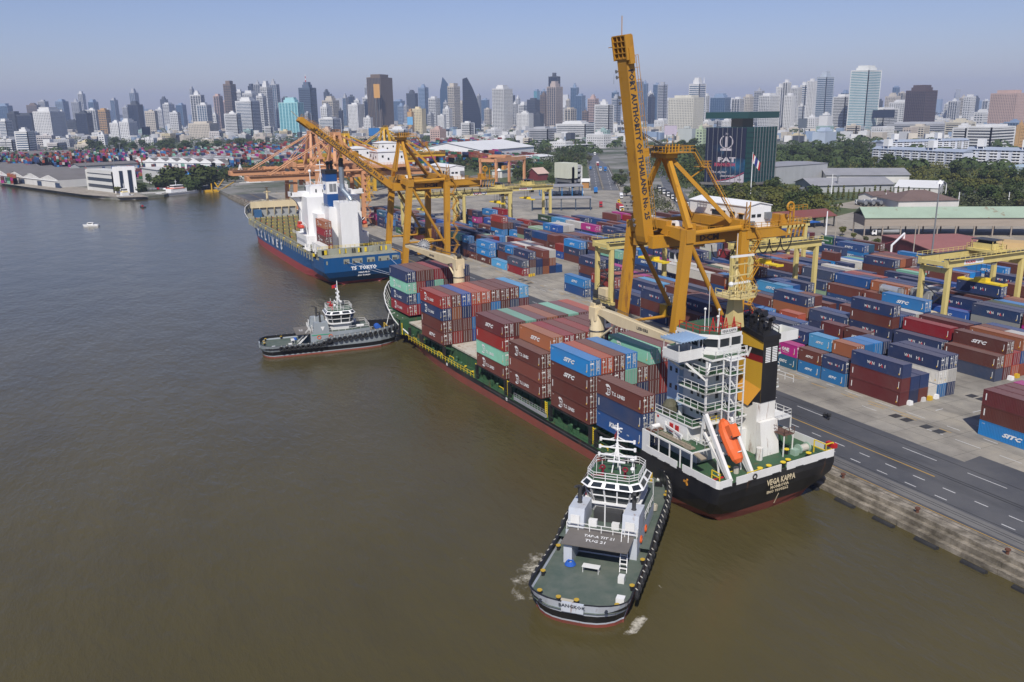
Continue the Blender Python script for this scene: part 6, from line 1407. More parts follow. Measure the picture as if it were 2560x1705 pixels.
# ------------------------------------------------ buildings
def foot_from(L,C,Rr): return [L,C,Rr,(L[0]+Rr[0]-C[0],L[1]+Rr[1]-C[1])]
def ofs(f,d):
    cx_=sum(p[0] for p in f)/len(f); cy_=sum(p[1] for p in f)/len(f); o=[]
    for p in f: v=Vector((p[0]-cx_,p[1]-cy_)); l=v.length; o.append((cx_+v.x*(l+d*1.3)/l,cy_+v.y*(l+d*1.3)/l))
    return o
gl_d=paint('facade dark glass',(.035,.045,.06),.15,dirt=.0,spec=.7); gl_b=paint('facade blue glass',(.03,.075,.14),.15,dirt=0,spec=.7); gl_c=paint('facade teal glass',(.08,.28,.34),.2,dirt=0,spec=.6); gl_n=paint('facade navy glass',(.012,.022,.045),.15,dirt=0,spec=.6)
WALL={}
def wallm(c):
    k=tuple(round(v,2) for v in c)
    if k not in WALL: WALL[k]=paint('facade wall %.2f %.2f %.2f'%k,k,.7,dirt=.3,scale=.05)
    return WALL[k]
def tower(name,foot,z1,style,wc,gm=None,label='',cat='tower',group=None,z0=1.9,fh=3.4,plant=True,nb=None):
    gm=gm or gl_d; A=sum(foot[i][0]*foot[(i+1)%len(foot)][1]-foot[(i+1)%len(foot)][0]*foot[i][1] for i in range(len(foot)))
    if A<0: foot=foot[::-1]
    core=MB(); core.prism(foot,z0,z1,0); o=core.build(name,[gm if style!='plain' else wallm(wc)]); tag(o,label,cat,group)
    cx_=sum(p[0] for p in foot)/len(foot); cy_=sum(p[1] for p in foot)/len(foot); D=math.hypot(cx_-CAM.x,cy_-CAM.y)
    if D>2600: fh*=1.5
    nf=max(2,int((z1-z0)/fh)); fh=(z1-z0)/nf; f=MB(); w=wallm(wc)
    big=ofs(foot,.45); th={'bands':.48,'grid':.42,'piers':.14,'glass':.08,'wins':.5,'plain':0,'columns':.2}[style]
    if th:
        for i in range(nf): f.prism(big,z0+i*fh,z0+i*fh+fh*th,0)
        f.prism(ofs(foot,.5),z1-fh*.35,z1+.9,0)
    pw={'bands':0,'grid':.9,'piers':1.6,'glass':.3,'wins':1.9,'plain':0,'columns':2.4}[style]; sp={'grid':4.2,'piers':4.4,'glass':4.5,'wins':3.6,'columns':7.}.get(style,0)*(1.6 if D>2600 else 1)
    n=len(foot)
    for i in range(n):
        a=Vector(foot[i]);b=Vector(foot[(i+1)%n]); e=b-a; L=e.length; 
        mid=(a+b)/2; out=Vector((e.y,-e.x)).normalized()
        if (mid+out*5-Vector((CAM.x,CAM.y))).length>(mid-out*5-Vector((CAM.x,CAM.y))).length: continue
        if sp:
            k=max(2,int(L/sp))
            for j in range(k+1): p=a+e*(j/k); f.beam((p.x+out.x*.25,p.y+out.y*.25,z0),(p.x+out.x*.25,p.y+out.y*.25,z1),pw,.7,0,up=(out.x,out.y,0))
        elif style=='bands':
            for p in (a,b): f.beam((p.x,p.y,z0),(p.x,p.y,z1),1.6,1.6,0)
    if f.v: f.build('facade',[w],o)
    if plant:
        r=random.Random(int(abs(cx_)*13+abs(cy_))); s=ofs(foot,-min(9,math.dist(foot[0],foot[1])*.3)); h=(z1-z0)*r.uniform(.02,.06)+2; p=MB(); p.prism(s,z1+.9,z1+.9+h,0)
        if r.random()<.5: s2=ofs(s,-3); p.prism(s2,z1+.9+h,z1+.9+h*1.8,0)
        p.build('roof_plant',[w],o)
    return o
def pxfoot(xl,xr,D,fc=.62,th=25.,maxd=60):
    xc=xl+(xr-xl)*fc; C=Vector(AT(xc,D)); vd=(C-Vector((CAM.x,CAM.y))).normalized(); rt=Vector((vd.y,-vd.x))
    wl=(xc-xl)/FPX*D; wr=(xr-xc)/FPX*D; t=math.tan(math.radians(th))
    L=C-rt*wl+vd*wl*t; d2=min(maxd,wr/t); Rr=C+rt*wr+vd*d2
    return [tuple(L),tuple(C),tuple(Rr),tuple(L+Rr-C)],C
def ctower(xl,xr,yt,D,style,wc,gm=None,label='',fc=.62,group='towers of the city skyline',name='city_tower',**k):
    ft,C=pxfoot(xl,xr,D,fc); z=HZ(xl+(xr-xl)*fc,yt,C.x,C.y); return tower(name,ft,z,style,wc,gm,label,'tower',group,**k),ft,z
def under(name,P,n,h,seed,mat=leafC,k0=.5,k1=1.1,m=30):
    r=random.Random(seed); xs=[p[0] for p in P];ys=[p[1] for p in P]; vs=[];fs=[]; c=0
    while c<n:
        px=r.uniform(min(xs),max(xs)); py=r.uniform(min(ys),max(ys))
        if not inpoly(px,py,P): continue
        c+=1; gx,gy=G(px,py); hh=h*r.uniform(.5,1.25); w=hh*r.uniform(.6,1.1)
        for j in range(m):
            u=Vector((r.gauss(0,1),r.gauss(0,1),abs(r.gauss(0,1)))).normalized(); p=Vector((gx+u.x*w,gy+u.y*w,1.6+hh*.2+u.z*hh*.75)); nn=(u+Vector((r.gauss(0,.4),r.gauss(0,.4),r.gauss(0,.4)))).normalized(); t=nn.cross(Vector((r.random(),r.random(),r.random()))).normalized(); s=nn.cross(t); k=r.uniform(k0,k1)*.3*hh**.6
            o=len(vs); vs+= [tuple(p+t*k),tuple(p+s*k*.8),tuple(p-t*k*.9),tuple(p-s*k*.7)]; fs.append((o,o+1,o+2,o+3))
    me=bpy.data.meshes.new(name); me.from_pydata(vs,[],fs); me.materials.append(mat); o=bpy.data.objects.new(name,me); SC.collection.objects.link(o); tag(o,'dense greenery filling the ground between the trees','greenery',kind='stuff')
under('undergrowth',[(1740,490),(1860,470),(1960,470),(2060,505),(2090,530),(2040,548),(1930,545),(1760,515)],260,6,1,leafB)
under('undergrowth',[(1630,380),(1758,360),(1762,455),(1735,478),(1690,470),(1640,430)],240,9,2,leafA)
under('undergrowth',[(1940,375),(2165,362),(2170,420),(1945,412)],300,9,3,leafA)
under('undergrowth',[(2165,405),(2290,418),(2560,420),(2620,470),(2350,476),(2270,456),(2075,432)],380,6,4,leafB)
under('undergrowth',[(2350,478),(2400,470),(2395,500),(2560,492),(2640,525),(2400,520)],180,5,5,leafC)
under('undergrowth',[(1340,385),(1465,368),(1474,400),(1440,430),(1300,440),(1180,430),(1130,415),(1200,405)],330,8,6,leafA)
under('undergrowth',[(520,460),(620,448),(770,430),(900,430),(900,418),(620,425),(520,440)],260,9,7,leafA)
under('undergrowth',[(2095,590),(2400,690),(2400,712),(2090,612)],110,1.8,8,leafC,.6,1.2,16)
under('undergrowth',[(1545,430),(1640,470),(1700,560),(1640,560),(1600,520)],110,4,9,leafC)
under('undergrowth',[(0,352),(200,350),(200,362),(0,368)],120,12,10,leafA)
under('undergrowth',[(200,352),(640,350),(1300,352),(1300,360),(640,366),(200,366)],520,11,11,leafA)
# ------------------------------------------------ ground patches, roads beyond the yard
def gpoly(name,pts,m,z=1.93): return flat(name,[G(*p) for p in pts],z,m)
grassm=conc('rough grass',[(.05,.075,.02),(.075,.10,.03),(.12,.12,.05)],.15)
dust=conc('dusty lot',[(.24,.21,.17),(.30,.265,.21),(.36,.32,.26)],.08)
gpoly('lawn',[(1690,520),(1760,452),(2000,455),(2170,480),(2170,520),(2020,560),(1900,560)],grassm,1.94)
gpoly('lawn',[(2170,405),(2560,410),(2620,520),(2350,525),(2260,470),(2060,440)],grassm,1.942)
gpoly('wooded_ground',[(1200,398),(1465,372),(1470,440),(1380,470),(1300,462),(1130,440)],grassm,1.95)
gpoly('wooded_ground',[(1640,360),(2170,360),(2170,440),(1940,450),(1700,470),(1640,440)],grassm,1.944)
gpoly('lawn',[(2180,640),(2300,628),(2560,690),(2700,720),(2700,760),(2400,700)],grassm,1.945)
gpoly('lot',[(1930,600),(1990,545),(2150,520),(2700,520),(2700,640),(2330,640),(2200,632)],dust,1.935)
gpoly('lot',[(2070,515),(2200,490),(2250,500),(2200,520),(2130,522)],dust,1.95)
gpoly('pond',[(2370,478),(2440,470),(2500,478),(2520,488),(2470,500),(2400,492)],MATS.get('pw') or water_mat(),1.96)
gpoly('riverside_paving',[(0,458),(100,472),(210,487),(300,494),(372,492),(330,480),(300,474),(160,466),(60,452),(0,442)],dust,1.95)
gpoly('approach_road',[(1461,360),(1482,360),(1500,400),(1521,416),(1549,476),(1478,476),(1470,416),(1472,396)],roadm,1.96)
gpoly('side_road',[(1640,420),(1665,420),(1740,520),(1700,530),(1660,470)],roadm,1.952)
m_=MB()
def pl(a,b,w,m): 
    A=Vector(G(*a)+(1.975,));B=Vector(G(*b)+(1.975,)); d=(B-A).normalized(); n=Vector((-d.y,d.x,0))*w/2; m_.poly([A-n,B-n,B+n,A+n],m)
for (a,b) in (((1475,474),(1472,418)),((1547,474),(1519,418))): pl(a,b,.35,0)
for k in range(9): t=k/9; pl((1492-8*t,474-56*t),(1492-8*t-.6,474-56*t-3),.3,0); pl((1528-14*t,474-56*t),(1528-14*t-.7,474-56*t-3),.3,0)
tag(m_.build('road_markings',[MATS['worn white road paint']]),kind='structure')
md=MB()
A=G(1507.5,474);B=G(1489,410)
md.beam((A[0],A[1],2.4),(B[0],B[1],2.4),1.2,1.0); tag(md.build('road_median',[kerbm]),'low concrete median wall dividing the approach road','median wall')
for nm,a,b in (('left',(1478,477),(1470,412)),('right',(1549,477),(1520,414))):
    A=G(*a);B=G(*b); md=MB(); md.beam((A[0],A[1],2.5),(B[0],B[1],2.5),.4,1.2); 
    for k in range(14): t=k/14; md.beam((A[0]+(B[0]-A[0])*t,A[1]+(B[1]-A[1])*t,2),(A[0]+(B[0]-A[0])*t,A[1]+(B[1]-A[1])*t,3.9),.2,.2)
    tag(md.build('road_parapet',[kerbm]),'concrete parapet along the %s side of the approach road'%nm,'parapet')
# ------------------------------------------------ sheds and blocks
roofgrey=paint('grey sheet roof',(.30,.30,.31),.6,dirt=.4,scale=.1); roofdk=paint('weathered dark roof',(.17,.16,.155),.8,dirt=.5,dirtcol=(.10,.09,.08),scale=.1); roofwh=paint('white sheet roof',(.72,.72,.70),.5,dirt=.2,scale=.05); roofgn=paint('pale green sheet roof',(.33,.42,.32),.6,dirt=.3,scale=.1,rust=.1); roofrd=paint('dull red roof',(.20,.06,.05),.7,dirt=.4,dirtcol=(.15,.10,.09),scale=.1); roofbr=paint('brown tile roof',(.16,.11,.095),.8,dirt=.4,scale=.2)
def shed(name,pA,pB,depth,he,hr,wall,roof,label,over=.8,posts=0,group=None,zb=1.9,hip=0,doors=0,flatt=False,wallz=None,cat='building'):
    A=Vector(G(*pA));B=Vector(G(*pB)); d=(B-A);L=d.length; d.normalize(); n=Vector((-d.y,d.x)); 
    if (A+n*9-Vector((CAM.x,CAM.y))).length<(A-n*9-Vector((CAM.x,CAM.y))).length: n=-n
    M=Matrix(((d.x,n.x,0,A.x),(d.y,n.y,0,A.y),(0,0,1,zb),(0,0,0,1)))
    w=MB(); w.mx=M
    if posts:
        for k in range(posts+1):
            for v in (.3,depth-.3): w.box(L*k/posts-.25,L*k/posts+.25,v-.25,v+.25,0,he,0)
        if wallz: w.box(0,L,0,depth,wallz,he,0)
        else: w.box(0,L,0,depth,he-.35,he,0)
    else: 
        w.box(0,L,0,depth,0,he,0)
        if not flatt and not hip: w.extr([(0,he),(depth,he),(depth/2,hr)],0,.02,L-.02,0)
    o=w.build(name,[wall]); tag(o,label,cat,group)
    rf=MB(); rf.mx=M; t=.25
    if flatt: rf.box(-over,L+over,-over,depth+over,he,he+.5,0)
    elif hip:
        a,b=(-over,-over),(L+over,depth+over); h0=min(depth/2,L/2)*1.; P=[(-over,-over,he),(L+over,-over,he),(L+over,depth+over,he),(-over,depth+over,he),(depth/2,depth/2,hr),(L-depth/2,depth/2,hr)]; rf.add(P,[(0,1,5,4),(1,2,5),(2,3,4,5),(3,0,4),(3,2,1,0)])
    else:
        s=(hr-he)/(depth/2); rf.add([(-over,-over,he-s*over),(L+over,-over,he-s*over),(L+over,depth/2,hr+.1),(-over,depth/2,hr+.1),(L+over,depth+over,he-s*over),(-over,depth+over,he-s*over),(-over,-over,he-s*over-t),(L+over,-over,he-s*over-t),(L+over,depth/2,hr-t),(-over,depth/2,hr-t),(L+over,depth+over,he-s*over-t),(-over,depth+over,he-s*over-t)],[(0,1,2,3),(3,2,4,5),(0,6,7,1),(5,4,10,11),(6,9,8,7),(9,11,10,8),(0,3,9,6),(3,5,11,9),(1,7,8,2),(2,8,10,4)])
    rf.build('roof',[roof],o)
    if doors:
        q=MB(); q.mx=M
        for k in range(doors): x=L*(k+.5)/doors; q.box(x-L/doors*.3,x+L/doors*.3,-.06,0.02,.1,he*.62,0)
        q.build('door',[paint('shed door blue',(.05,.10,.22),.6)],o)
    return o,M,L
wA=paint('plaster off white wall',(.62,.61,.58),.7,dirt=.4,scale=.1); wG=paint('grey plaster wall',(.38,.39,.40),.7,dirt=.3); wT=paint('timber slat wall',(.34,.29,.24),.8,dirt=.5,scale=.4,stretch=(.2,.2,6)); wR=paint('dark red sheet wall',(.19,.04,.045),.6,dirt=.3,scale=.2); wY=paint('mustard sheet wall',(.42,.28,.05),.6,dirt=.2,scale=.2); wYr=paint('sand yellow roof',(.60,.40,.16),.6,dirt=.2)
shed('long_shed',(2160,592),(2620,592),17,8.6,12.0,wT,roofgn,'very long raised shed with pale green roof and slatted wall at right',posts=10,wallz=4.6,over=.5)
shed('warehouse',(2335,672),(2545,668),42,6,6.8,wR,paint('dull brick red roof',(.32,.13,.11),.7,dirt=.3),'dark red warehouse with brick red roof behind the right gantry',over=.3)
shed('warehouse',(2415,688),(2700,712),40,7.5,9,wY,wYr,'mustard yellow warehouse at the right edge behind the gantry',over=.3)
shed('warehouse',(2320,738),(2640,800),8,5.5,5.9,paint('silver panel wall',(.36,.37,.40),.5,dirt=.2),roofgrey,'long low silver office cabins under the right gantry',over=.2)
shed('canopy_shed',(1915,580),(2085,566),14,5.5,7.8,darksteel,roofrd,'red roofed open canopy right of the crane machinery house',posts=7)
shed('exhibition_block',(1938,463),(2066,452),38,13.5,14.,wG,roofgrey,'pale grey panelled hall right of the billboard tower',over=.4)
shed('warehouse',(2065,457),(2272,457),40,6,9.5,wA,roofgrey,'grey roofed warehouse with white wall, the upper of three',over=1.)
shed('warehouse',(2030,482),(2232,478),30,5,8.5,wG,roofgrey,'grey roofed warehouse behind the columnar trees, the lower left one',over=1.)
shed('warehouse',(2235,488),(2345,492),36,5.5,8.5,wA,roofwh,'white gabled warehouse right of the grey ones',over=.5)
shed('pavilion',(2245,522),(2395,519),26,4.2,9,wA,roofbr,'low hall with brown hipped roof beside the tanker trucks',hip=1)
shed('workers_hall',(2180,505),(2235,500),10,4,5.5,wA,roofbr,'small low building behind the tanker trucks')
shed('white_warehouse',(1205,405),(1335,392),95,13,21,cleanwhite,roofwh,'big white double warehouse left of the approach road',over=1.)
shed('white_warehouse',(1300,412),(1385,405),30,7,8.5,wA,roofwh,'long low white roof right of the big white warehouse',over=.5)
shed('gate_canopy',(1354,494),(1456,492),16,6.8,7.6,paint('gate blue post',(.03,.18,.42),.5),roofgrey,'grey flat gate canopy on blue posts, the farther one',posts=4,flatt=True)
shed('gate_canopy',(1330,527),(1476,526),9,6.8,7.6,paint('dark post',(.05,.08,.12),.5),roofgrey,'grey flat gate canopy on dark posts, the nearer one',posts=4,flatt=True)
shed('toll_plaza',(1398,380),(1500,374),14,8,9,wA,roofwh,'white toll plaza roof across the far end of the approach road',posts=8,flatt=True)
shed('kiosk',(1455,470),(1472,470),8,5,6.5,paint('orange timber',(.4,.2,.06),.7),roofwh,'small white roofed kiosk beside the approach road')
shed('workshop',(1345,452),(1370,450),14,6,10,wR,paint('pinkish slanted roof',(.55,.40,.33),.7),'pink roofed workshop near the salmon gantry')
shed('low_shed',(1190,462),(1225,455),10,5,6.5,wA,roofdk,'low dark roofed shed left of the salmon gantry'); shed('low_shed',(1255,445),(1290,440),10,6,7,wA,roofgn,'pale green low block seen through the salmon gantry',flatt=True)
# dark glass gate office
A=G(1392,466);C_=G(1432,470);B=G(1452,466)
o=tower('gate_office',foot_from(A,C_,B),HZ(1432,418,*C_),'bands',(.66,.66,.62),gl_n,'white and dark glass office beside the gate canopies','building',fh=3.6,plant=False)
a=MB(); ca_=Vector(A);cc=Vector(C_); d=(cc-ca_).normalized(); z=HZ(1420,406,*C_); a.beam((ca_.x+d.x*3,ca_.y+d.y*3,z-6),(cc.x,cc.y,z-6),9,11); a.build('stair_block',[paint('cream render',(.58,.60,.48),.7)],o)
# ------------------------------------------------ the billboard tower
A=G(1760,455,8);C_=G(1861,458,8);B=G(1935,452,8); gt_=paint('dark green curtain glass',(.012,.055,.055),.12,dirt=0,spec=.7)
ft=foot_from(A,C_,B); zt=HZ(1861,318,*C_)
o=tower('billboard_tower',ft,zt,'plain',(.01,.05,.05),None,'dark green glass office block wrapped in a huge dark blue poster','tower',z0=8,plant=False); o.data.materials[0]=gt_
pd=MB(); pd.prism(ofs(ft,2),6.5,8); pd.prism(ofs(ft,-5),1.9,6.6,1); pd.build('podium',[paint('podium concrete',(.16,.15,.14),.8),glass],o)
rs=MB(); zc=HZ(1861,296,*C_); rs.prism(ofs(ft,-13),zt,zc,0); rs.prism(ofs(ft,.6),zc,zc+4.2,0); rs.build('roof_slab',[gt_],o)
def face(mb,P,Q,out,u0,u1,z0,z1,m,d=.3):
    a=P+(Q-P)*u0+out*d;b=P+(Q-P)*u1+out*d; mb.poly([(a.x,a.y,z0),(b.x,b.y,z0),(b.x,b.y,z1),(a.x,a.y,z1)],m)
pA,pC,pB=Vector(A),Vector(C_),Vector(B); o1=Vector(((pC-pA).y,-(pC-pA).x)).normalized(); o2=Vector(((pB-pC).y,-(pB-pC).x)).normalized(); cv=Vector((CAM.x,CAM.y))
if (pA+o1-cv).length>(pA-o1-cv).length: o1=-o1
if (pC+o2-cv).length>(pC-o2-cv).length: o2=-o2
Hh=zt-8
def poster_mat():
    m,nt,b=_new('poster print'); n=noise(nt,.045,5,.6); tc=nt.nodes.new('ShaderNodeTexCoord'); sp=nt.nodes.new('ShaderNodeSeparateXYZ'); nt.links.new(tc.outputs['Object'],sp.inputs[0])
    mr=nt.nodes.new('ShaderNodeMapRange'); nt.links.new(sp.outputs[2],mr.inputs[0]); mr.inputs[1].default_value=8; mr.inputs[2].default_value=zt
    band=ramp(nt,mr.outputs[0],[(.12,0.),(.32,1.),(.55,.9),(.7,0.)]); mm_=N(nt,'ShaderNodeMath',op='MULTIPLY'); nt.links.new(band,mm_.inputs[0]); nt.links.new(ramp(nt,n,[(.46,0.),(.62,1.)]),mm_.inputs[1])
    c=mixc(nt,mm_.outputs[0],(.008,.012,.035),(.01,.16,.32)); nt.links.new(c,b.inputs['Base Color']); b.inputs['Roughness'].default_value=.45; return m
ps=MB(); face(ps,pA,pC,o1,.01,.99,8.3,zt-.3,0,.5); ps.build('poster',[poster_mat()],o)
pm_=MB()
def pt(u,z,d=.62): a=pA+(pC-pA)*u+o1*d; return (a.x,a.y,z)
X=((pC-pA).normalized().x,(pC-pA).normalized().y,0); Zv=(0,0,1)
pm_.text('1',pt(.52,8+Hh*.74),X,Zv,Hh*.19,0,.04); 
for k in range(26): a0=R_(-60+300*k/26+180+0);a1=R_(-60+300*(k+1)/26+180); 
Wd_=(pC-pA).length
for k in range(28):
    t0=R_(118+304*k/28);t1=R_(118+304*(k+1)/28); rr_=Hh*.125; pm_.poly([pt(.52+rr_*s_*math.cos(t_)/Wd_,8+Hh*.74+rr_*s_*math.sin(t_)) for t_,s_ in ((t0,1),(t1,1),(t1,.86),(t0,.86))],0)
pm_.poly([pt(.38,8+Hh*.58),pt(.66,8+Hh*.58),pt(.66,8+Hh*.62),pt(.38,8+Hh*.62)],0); pm_.text('70',pt(.52,8+Hh*.88),X,Zv,Hh*.04,0,.03)
pm_.text('PAT',pt(.55,8+Hh*.42),X,Zv,Hh*.09,0,.05,0,Wd_*.45); pm_.text('INNOVATION',pt(.50,8+Hh*.33),X,Zv,Hh*.07,1,.04,0,Wd_*.5); pm_.text('Innovation',pt(.62,8+Hh*.13),X,Zv,Hh*.05,0,.02,.3,Wd_*.45); pm_.text('The digital',pt(.36,8+Hh*.19),X,Zv,Hh*.05,0,.02,.3,Wd_*.4)
pm_.poly([pt(.25,8.4),pt(.98,8.4),pt(.98,8+Hh*.17),pt(.8,8+Hh*.10),pt(.55,8+Hh*.04)],0); 
for a_,b_,z0_,z1_ in ((.25,.55,.003,.045),(.55,.8,.045,.105),(.8,.98,.105,.175)): pm_.poly([pt(a_,8.4+Hh*z0_,.66),pt(b_,8.4+Hh*z1_,.66),pt(b_,8.4+Hh*(z1_+.014),.66),pt(a_,8.4+Hh*(z0_+.014),.66)],1)
pm_.text('PAT',pt(.88,8+Hh*.06,.7),X,Zv,Hh*.03,2,.03); pm_.build('poster_print',[paint('poster pale print',(.48,.44,.48),.5),paint('poster red print',(.42,.06,.10),.5),inkb],o)
mu=MB()
for k in range(8): a=pA+(pC-pA)*((k+.6)/8.6)+o1*.8; mu.beam((a.x,a.y,8),(a.x,a.y,zt),.22,.3)
for k in range(9): a=pC+(pB-pC)*(.22+.76*k/8)+o2*.5; mu.beam((a.x,a.y,8),(a.x,a.y,zt),.28,.3)
for k in range(11): z=8+Hh*k/11; a=pC+o2*.2;b=pB+o2*.2; mu.beam((a.x,a.y,z),(b.x,b.y,z),.2,.16,1)
mu.build('mullions',[steel,gl_n],o)
fp=G(1876,492); f=empty('flagpole',(fp[0],fp[1],1.9),0,'tall white flagpole with the red white and blue flag before the billboard tower','flagpole'); zt2=HZ(1880,380,*fp)-1.9
a=MB(); a.tube((0,0,0),(0,0,zt2),.35,8,.15); a.build('pole',[cleanwhite],f)
a=MB(); dx,dy=RT.x,RT.y
for k,m in enumerate((0,1,2,2,1,0)): 
    u0=.9*k; a.poly([(dx*(.3+u0*.9),dy*(.3+u0*.9),zt2-1-u0*1.1),(dx*(.3+(u0+.9)*.9),dy*(.3+(u0+.9)*.9),zt2-1-(u0+.9)*1.1),(dx*(.6+(u0+.9)*.9),dy*(.6+(u0+.9)*.9)+1,zt2-6-(u0+.9)*1.1),(dx*(.6+u0*.9)-.4,dy*(.6+u0*.9)+1,zt2-6-u0*1.1)],m)
a.build('flag',[red,cleanwhite,paint('flag blue2',(.03,.04,.22),.7)],f)
# ------------------------------------------------ apartment blocks at right
def flats(pA,pB,yt,label):
    A=Vector(G(*pA));B=Vector(G(*pB)); d=(B-A);L=d.length;d.normalize();n=Vector((-d.y,d.x)); 
    if (A+n-cv).length<(A-n-cv).length: n=-n
    h=HZ(pA[0],yt,*A)-1.9; M=Matrix(((d.x,n.x,0,A.x),(d.y,n.y,0,A.y),(0,0,1,1.9),(0,0,0,1)))
    w=MB(); w.mx=M; w.box(0,L,0,13,0,h,0); o=w.build('apartment_block',[paint('pale blue white render',(.60,.63,.70),.7,dirt=.2)]); tag(o,label,'apartment block','white apartment blocks at right')
    wn=MB(); wn.mx=M; bl=MB(); bl.mx=M; nf=6; fh=h/nf; nx=int(L/8.5)
    for i in range(nx):
        for f_ in range(nf):
            x=L*(i+.5)/nx; z=f_*fh; wn.box(x-2.8,x-.5,-.08,.0,z+fh*.45,z+fh*.88); wn.box(x+.5,x+2.8,-.08,0,z+fh*.45,z+fh*.88); bl.box(x-3.1,x+3.1,-.9,-.1,z,z+fh*.38)
    wn.build('windows',[glass],o); bl.build('balconies',[cleanwhite],o)
    rf=MB(); rf.mx=M; rf.extr([(-1,h),(14,h),(6.5,h+2.6)],0,-.5,L+.5); rf.build('roof',[paint('blue grey roof',(.33,.38,.46),.6)],o)
    tk_=MB(); tk_.mx=M
    for k in range(max(2,int(L/45))): x=L*(k+.3)/max(2,int(L/45)); tk_.box(x-3,x+3,.5,7,h,h+3.2) if 0 else None; tk_.box(x-3,x+3,.5,6.5,h+3,h+9.5); [tk_.box(x+a_-.3,x+a_+.3,b_-.3,b_+.3,h,h+3) for a_ in (-2.6,2.6) for b_ in (1,6)]
    tk_.build('roof_tank_towers',[cleanwhite],o)
flats((2178,408),(2405,421),372,'long white apartment block with roof tank towers, the left one')
flats((2412,416),(2640,424),374,'long white apartment block with roof tank towers, the right one')
flats((2205,386),(2420,380),356,'white apartment block partly hidden behind the front two')
# ------------------------------------------------ left shore
A=Vector(G(0,446));
def sawhouse(pA,pB,n,depth,he,hr,label,wm,rm,doors=True,zig=True):
    A=Vector(G(*pA));B=Vector(G(*pB)); d=(B-A);L=d.length;d.normalize();nn=Vector((-d.y,d.x))
    if (A+nn*9-cv).length<(A-nn*9-cv).length: nn=-nn
    M=Matrix(((d.x,nn.x,0,A.x),(d.y,nn.y,0,A.y),(0,0,1,1.9),(0,0,0,1))); w=MB(); w.mx=M; w.box(0,L,0,depth,0,he)
    for k in range(n): w.extr([(L*k/n+.2,he),(L*(k+1)/n-.2,he),(L*(k+.5)/n,hr)],1,-.1,depth)
    o=w.build('riverside_warehouse',[wm]); tag(o,label,'warehouse')
    r_=MB(); r_.mx=M
    for k in range(n):
        a,b,c=L*k/n,L*(k+.5)/n,L*(k+1)/n; r_.add([(a,.6,he+.1),(b,.6,hr+.2),(b,depth,hr+.2),(a,depth,he+.1),(c,.6,he+.1),(c,depth,he+.1)],[(0,1,2,3),(1,4,5,2)])
        r_.box(b-.3,b+.3,1,depth,hr+.1,hr+.5,1) if not zig else None
        if not zig:
            for j in range(5): r_.box(b+.5,b+L/n*.3,depth*(j+.3)/5.5,depth*(j+.6)/5.5,hr-1.2,hr-.1,1)
    r_.build('roof',[rm,cleanwhite],o)
    q=MB(); q.mx=M
    for k in range(n): q.box(L*(k+.86)/n,L*(k+1.1)/n,-.15,0,.1,he*.66,0); 
    q.box(0,L,-.7,0,he*.86,he*.95,1); q.build('doors_and_ledge',[paint('warehouse door dark blue',(.03,.05,.10),.6),cleanwhite],o)
    return o
sawhouse((-330,412),(146,470),16,60,6.,9.5,'riverside warehouse with a row of white gables at far left',wA,roofdk)
sawhouse((258,416),(560,424),11,190,7,10.5,'great market hall with ridged grey roofs and white gables',cleanwhite,roofdk,zig=False)
A=G(222,474);C_=G(287,482);B=G(345,480)
pa,pc=Vector(A),Vector(C_)
tower('riverside_office',foot_from(A,C_,(C_[0]+(B[0]-C_[0])*.8,C_[1]+(B[1]-C_[1])*.8)),HZ(287,430,*C_),'bands',(.60,.60,.57),None,'white five storey office with ribbon windows on the far bank','building',fh=3.9,plant=False)
A=G(288,483.5);C_=G(344,481);q=Vector(A);s=Vector(C_); d=(s-q).normalized(); n=Vector((-d.y,d.x)); 
w=MB(); L=(s-q).length; h=HZ(300,418,*A)-1.9; M=Matrix(((d.x,n.x,0,q.x),(d.y,n.y,0,q.y),(0,0,1,1.9),(0,0,0,1))); w.mx=M; w.box(0,L,0,10,0,h,0); w.box(L*.28,L*.44,-.3,0,0,h*.86,1); w.box(L*.66,L*.84,-.3,0,h*.0,h*.88,1)
o=w.build('riverside_tower_block',[cleanwhite,gl_n]); tag(o,'white windowless block with two dark glass slots beside the riverside office','building')
shed('depot',(52,408),(170,404),38,9,14,wA,roofdk,'depot with wide white edged grey roof behind the riverside warehouse',over=2.5)
shed('depot',(60,418),(135,415),20,6,8,wA,roofdk,'lower roofed depot in front of the wide one',over=2)
shed('long_roof',(200,432),(345,424),25,7,9,wG,roofdk,'long low grey roof behind the riverside office')
shed('cement_office',(358,455),(398,462),14,12,13,wA,wA,'white balconied office behind the big riverside trees',flatt=True,over=.8)
shed('boat_house',(455,455),(480,458),10,5,9,wA,paint('bright blue roof',(.05,.22,.55),.6),'blue roofed boat house between the big trees')
for i,(px,py,pt_) in enumerate(((22,408,348),(112,412,372),(193,388,350),(218,440,376),(288,430,364),(305,415,358),(395,405,366),(565,420,400),(1247,468+99,432),(2003,500,470),(2092,480,440))):
    if i==8: continue
    x,y=G(px,py); z=HZ(px,pt_,x,y)-1.9; m=MB(); m.tube((0,0,0),(0,0,z),.55,6,.3); m.box(-1.6,1.6,-.5,.5,z-.6,z+.6); ob=m.build('light_mast',[steel],loc=(x,y,1.9)); tag(ob,['tall lattice light mast %s'%s for s in ('at the far left edge','before the wide roofed depot','behind the depot containers','left of the riverside office','behind the riverside office','right of the white slotted block','before the great market hall','near the far shore trees','x','right of the billboard tower garden','by the grey warehouses')][i],'light mast')
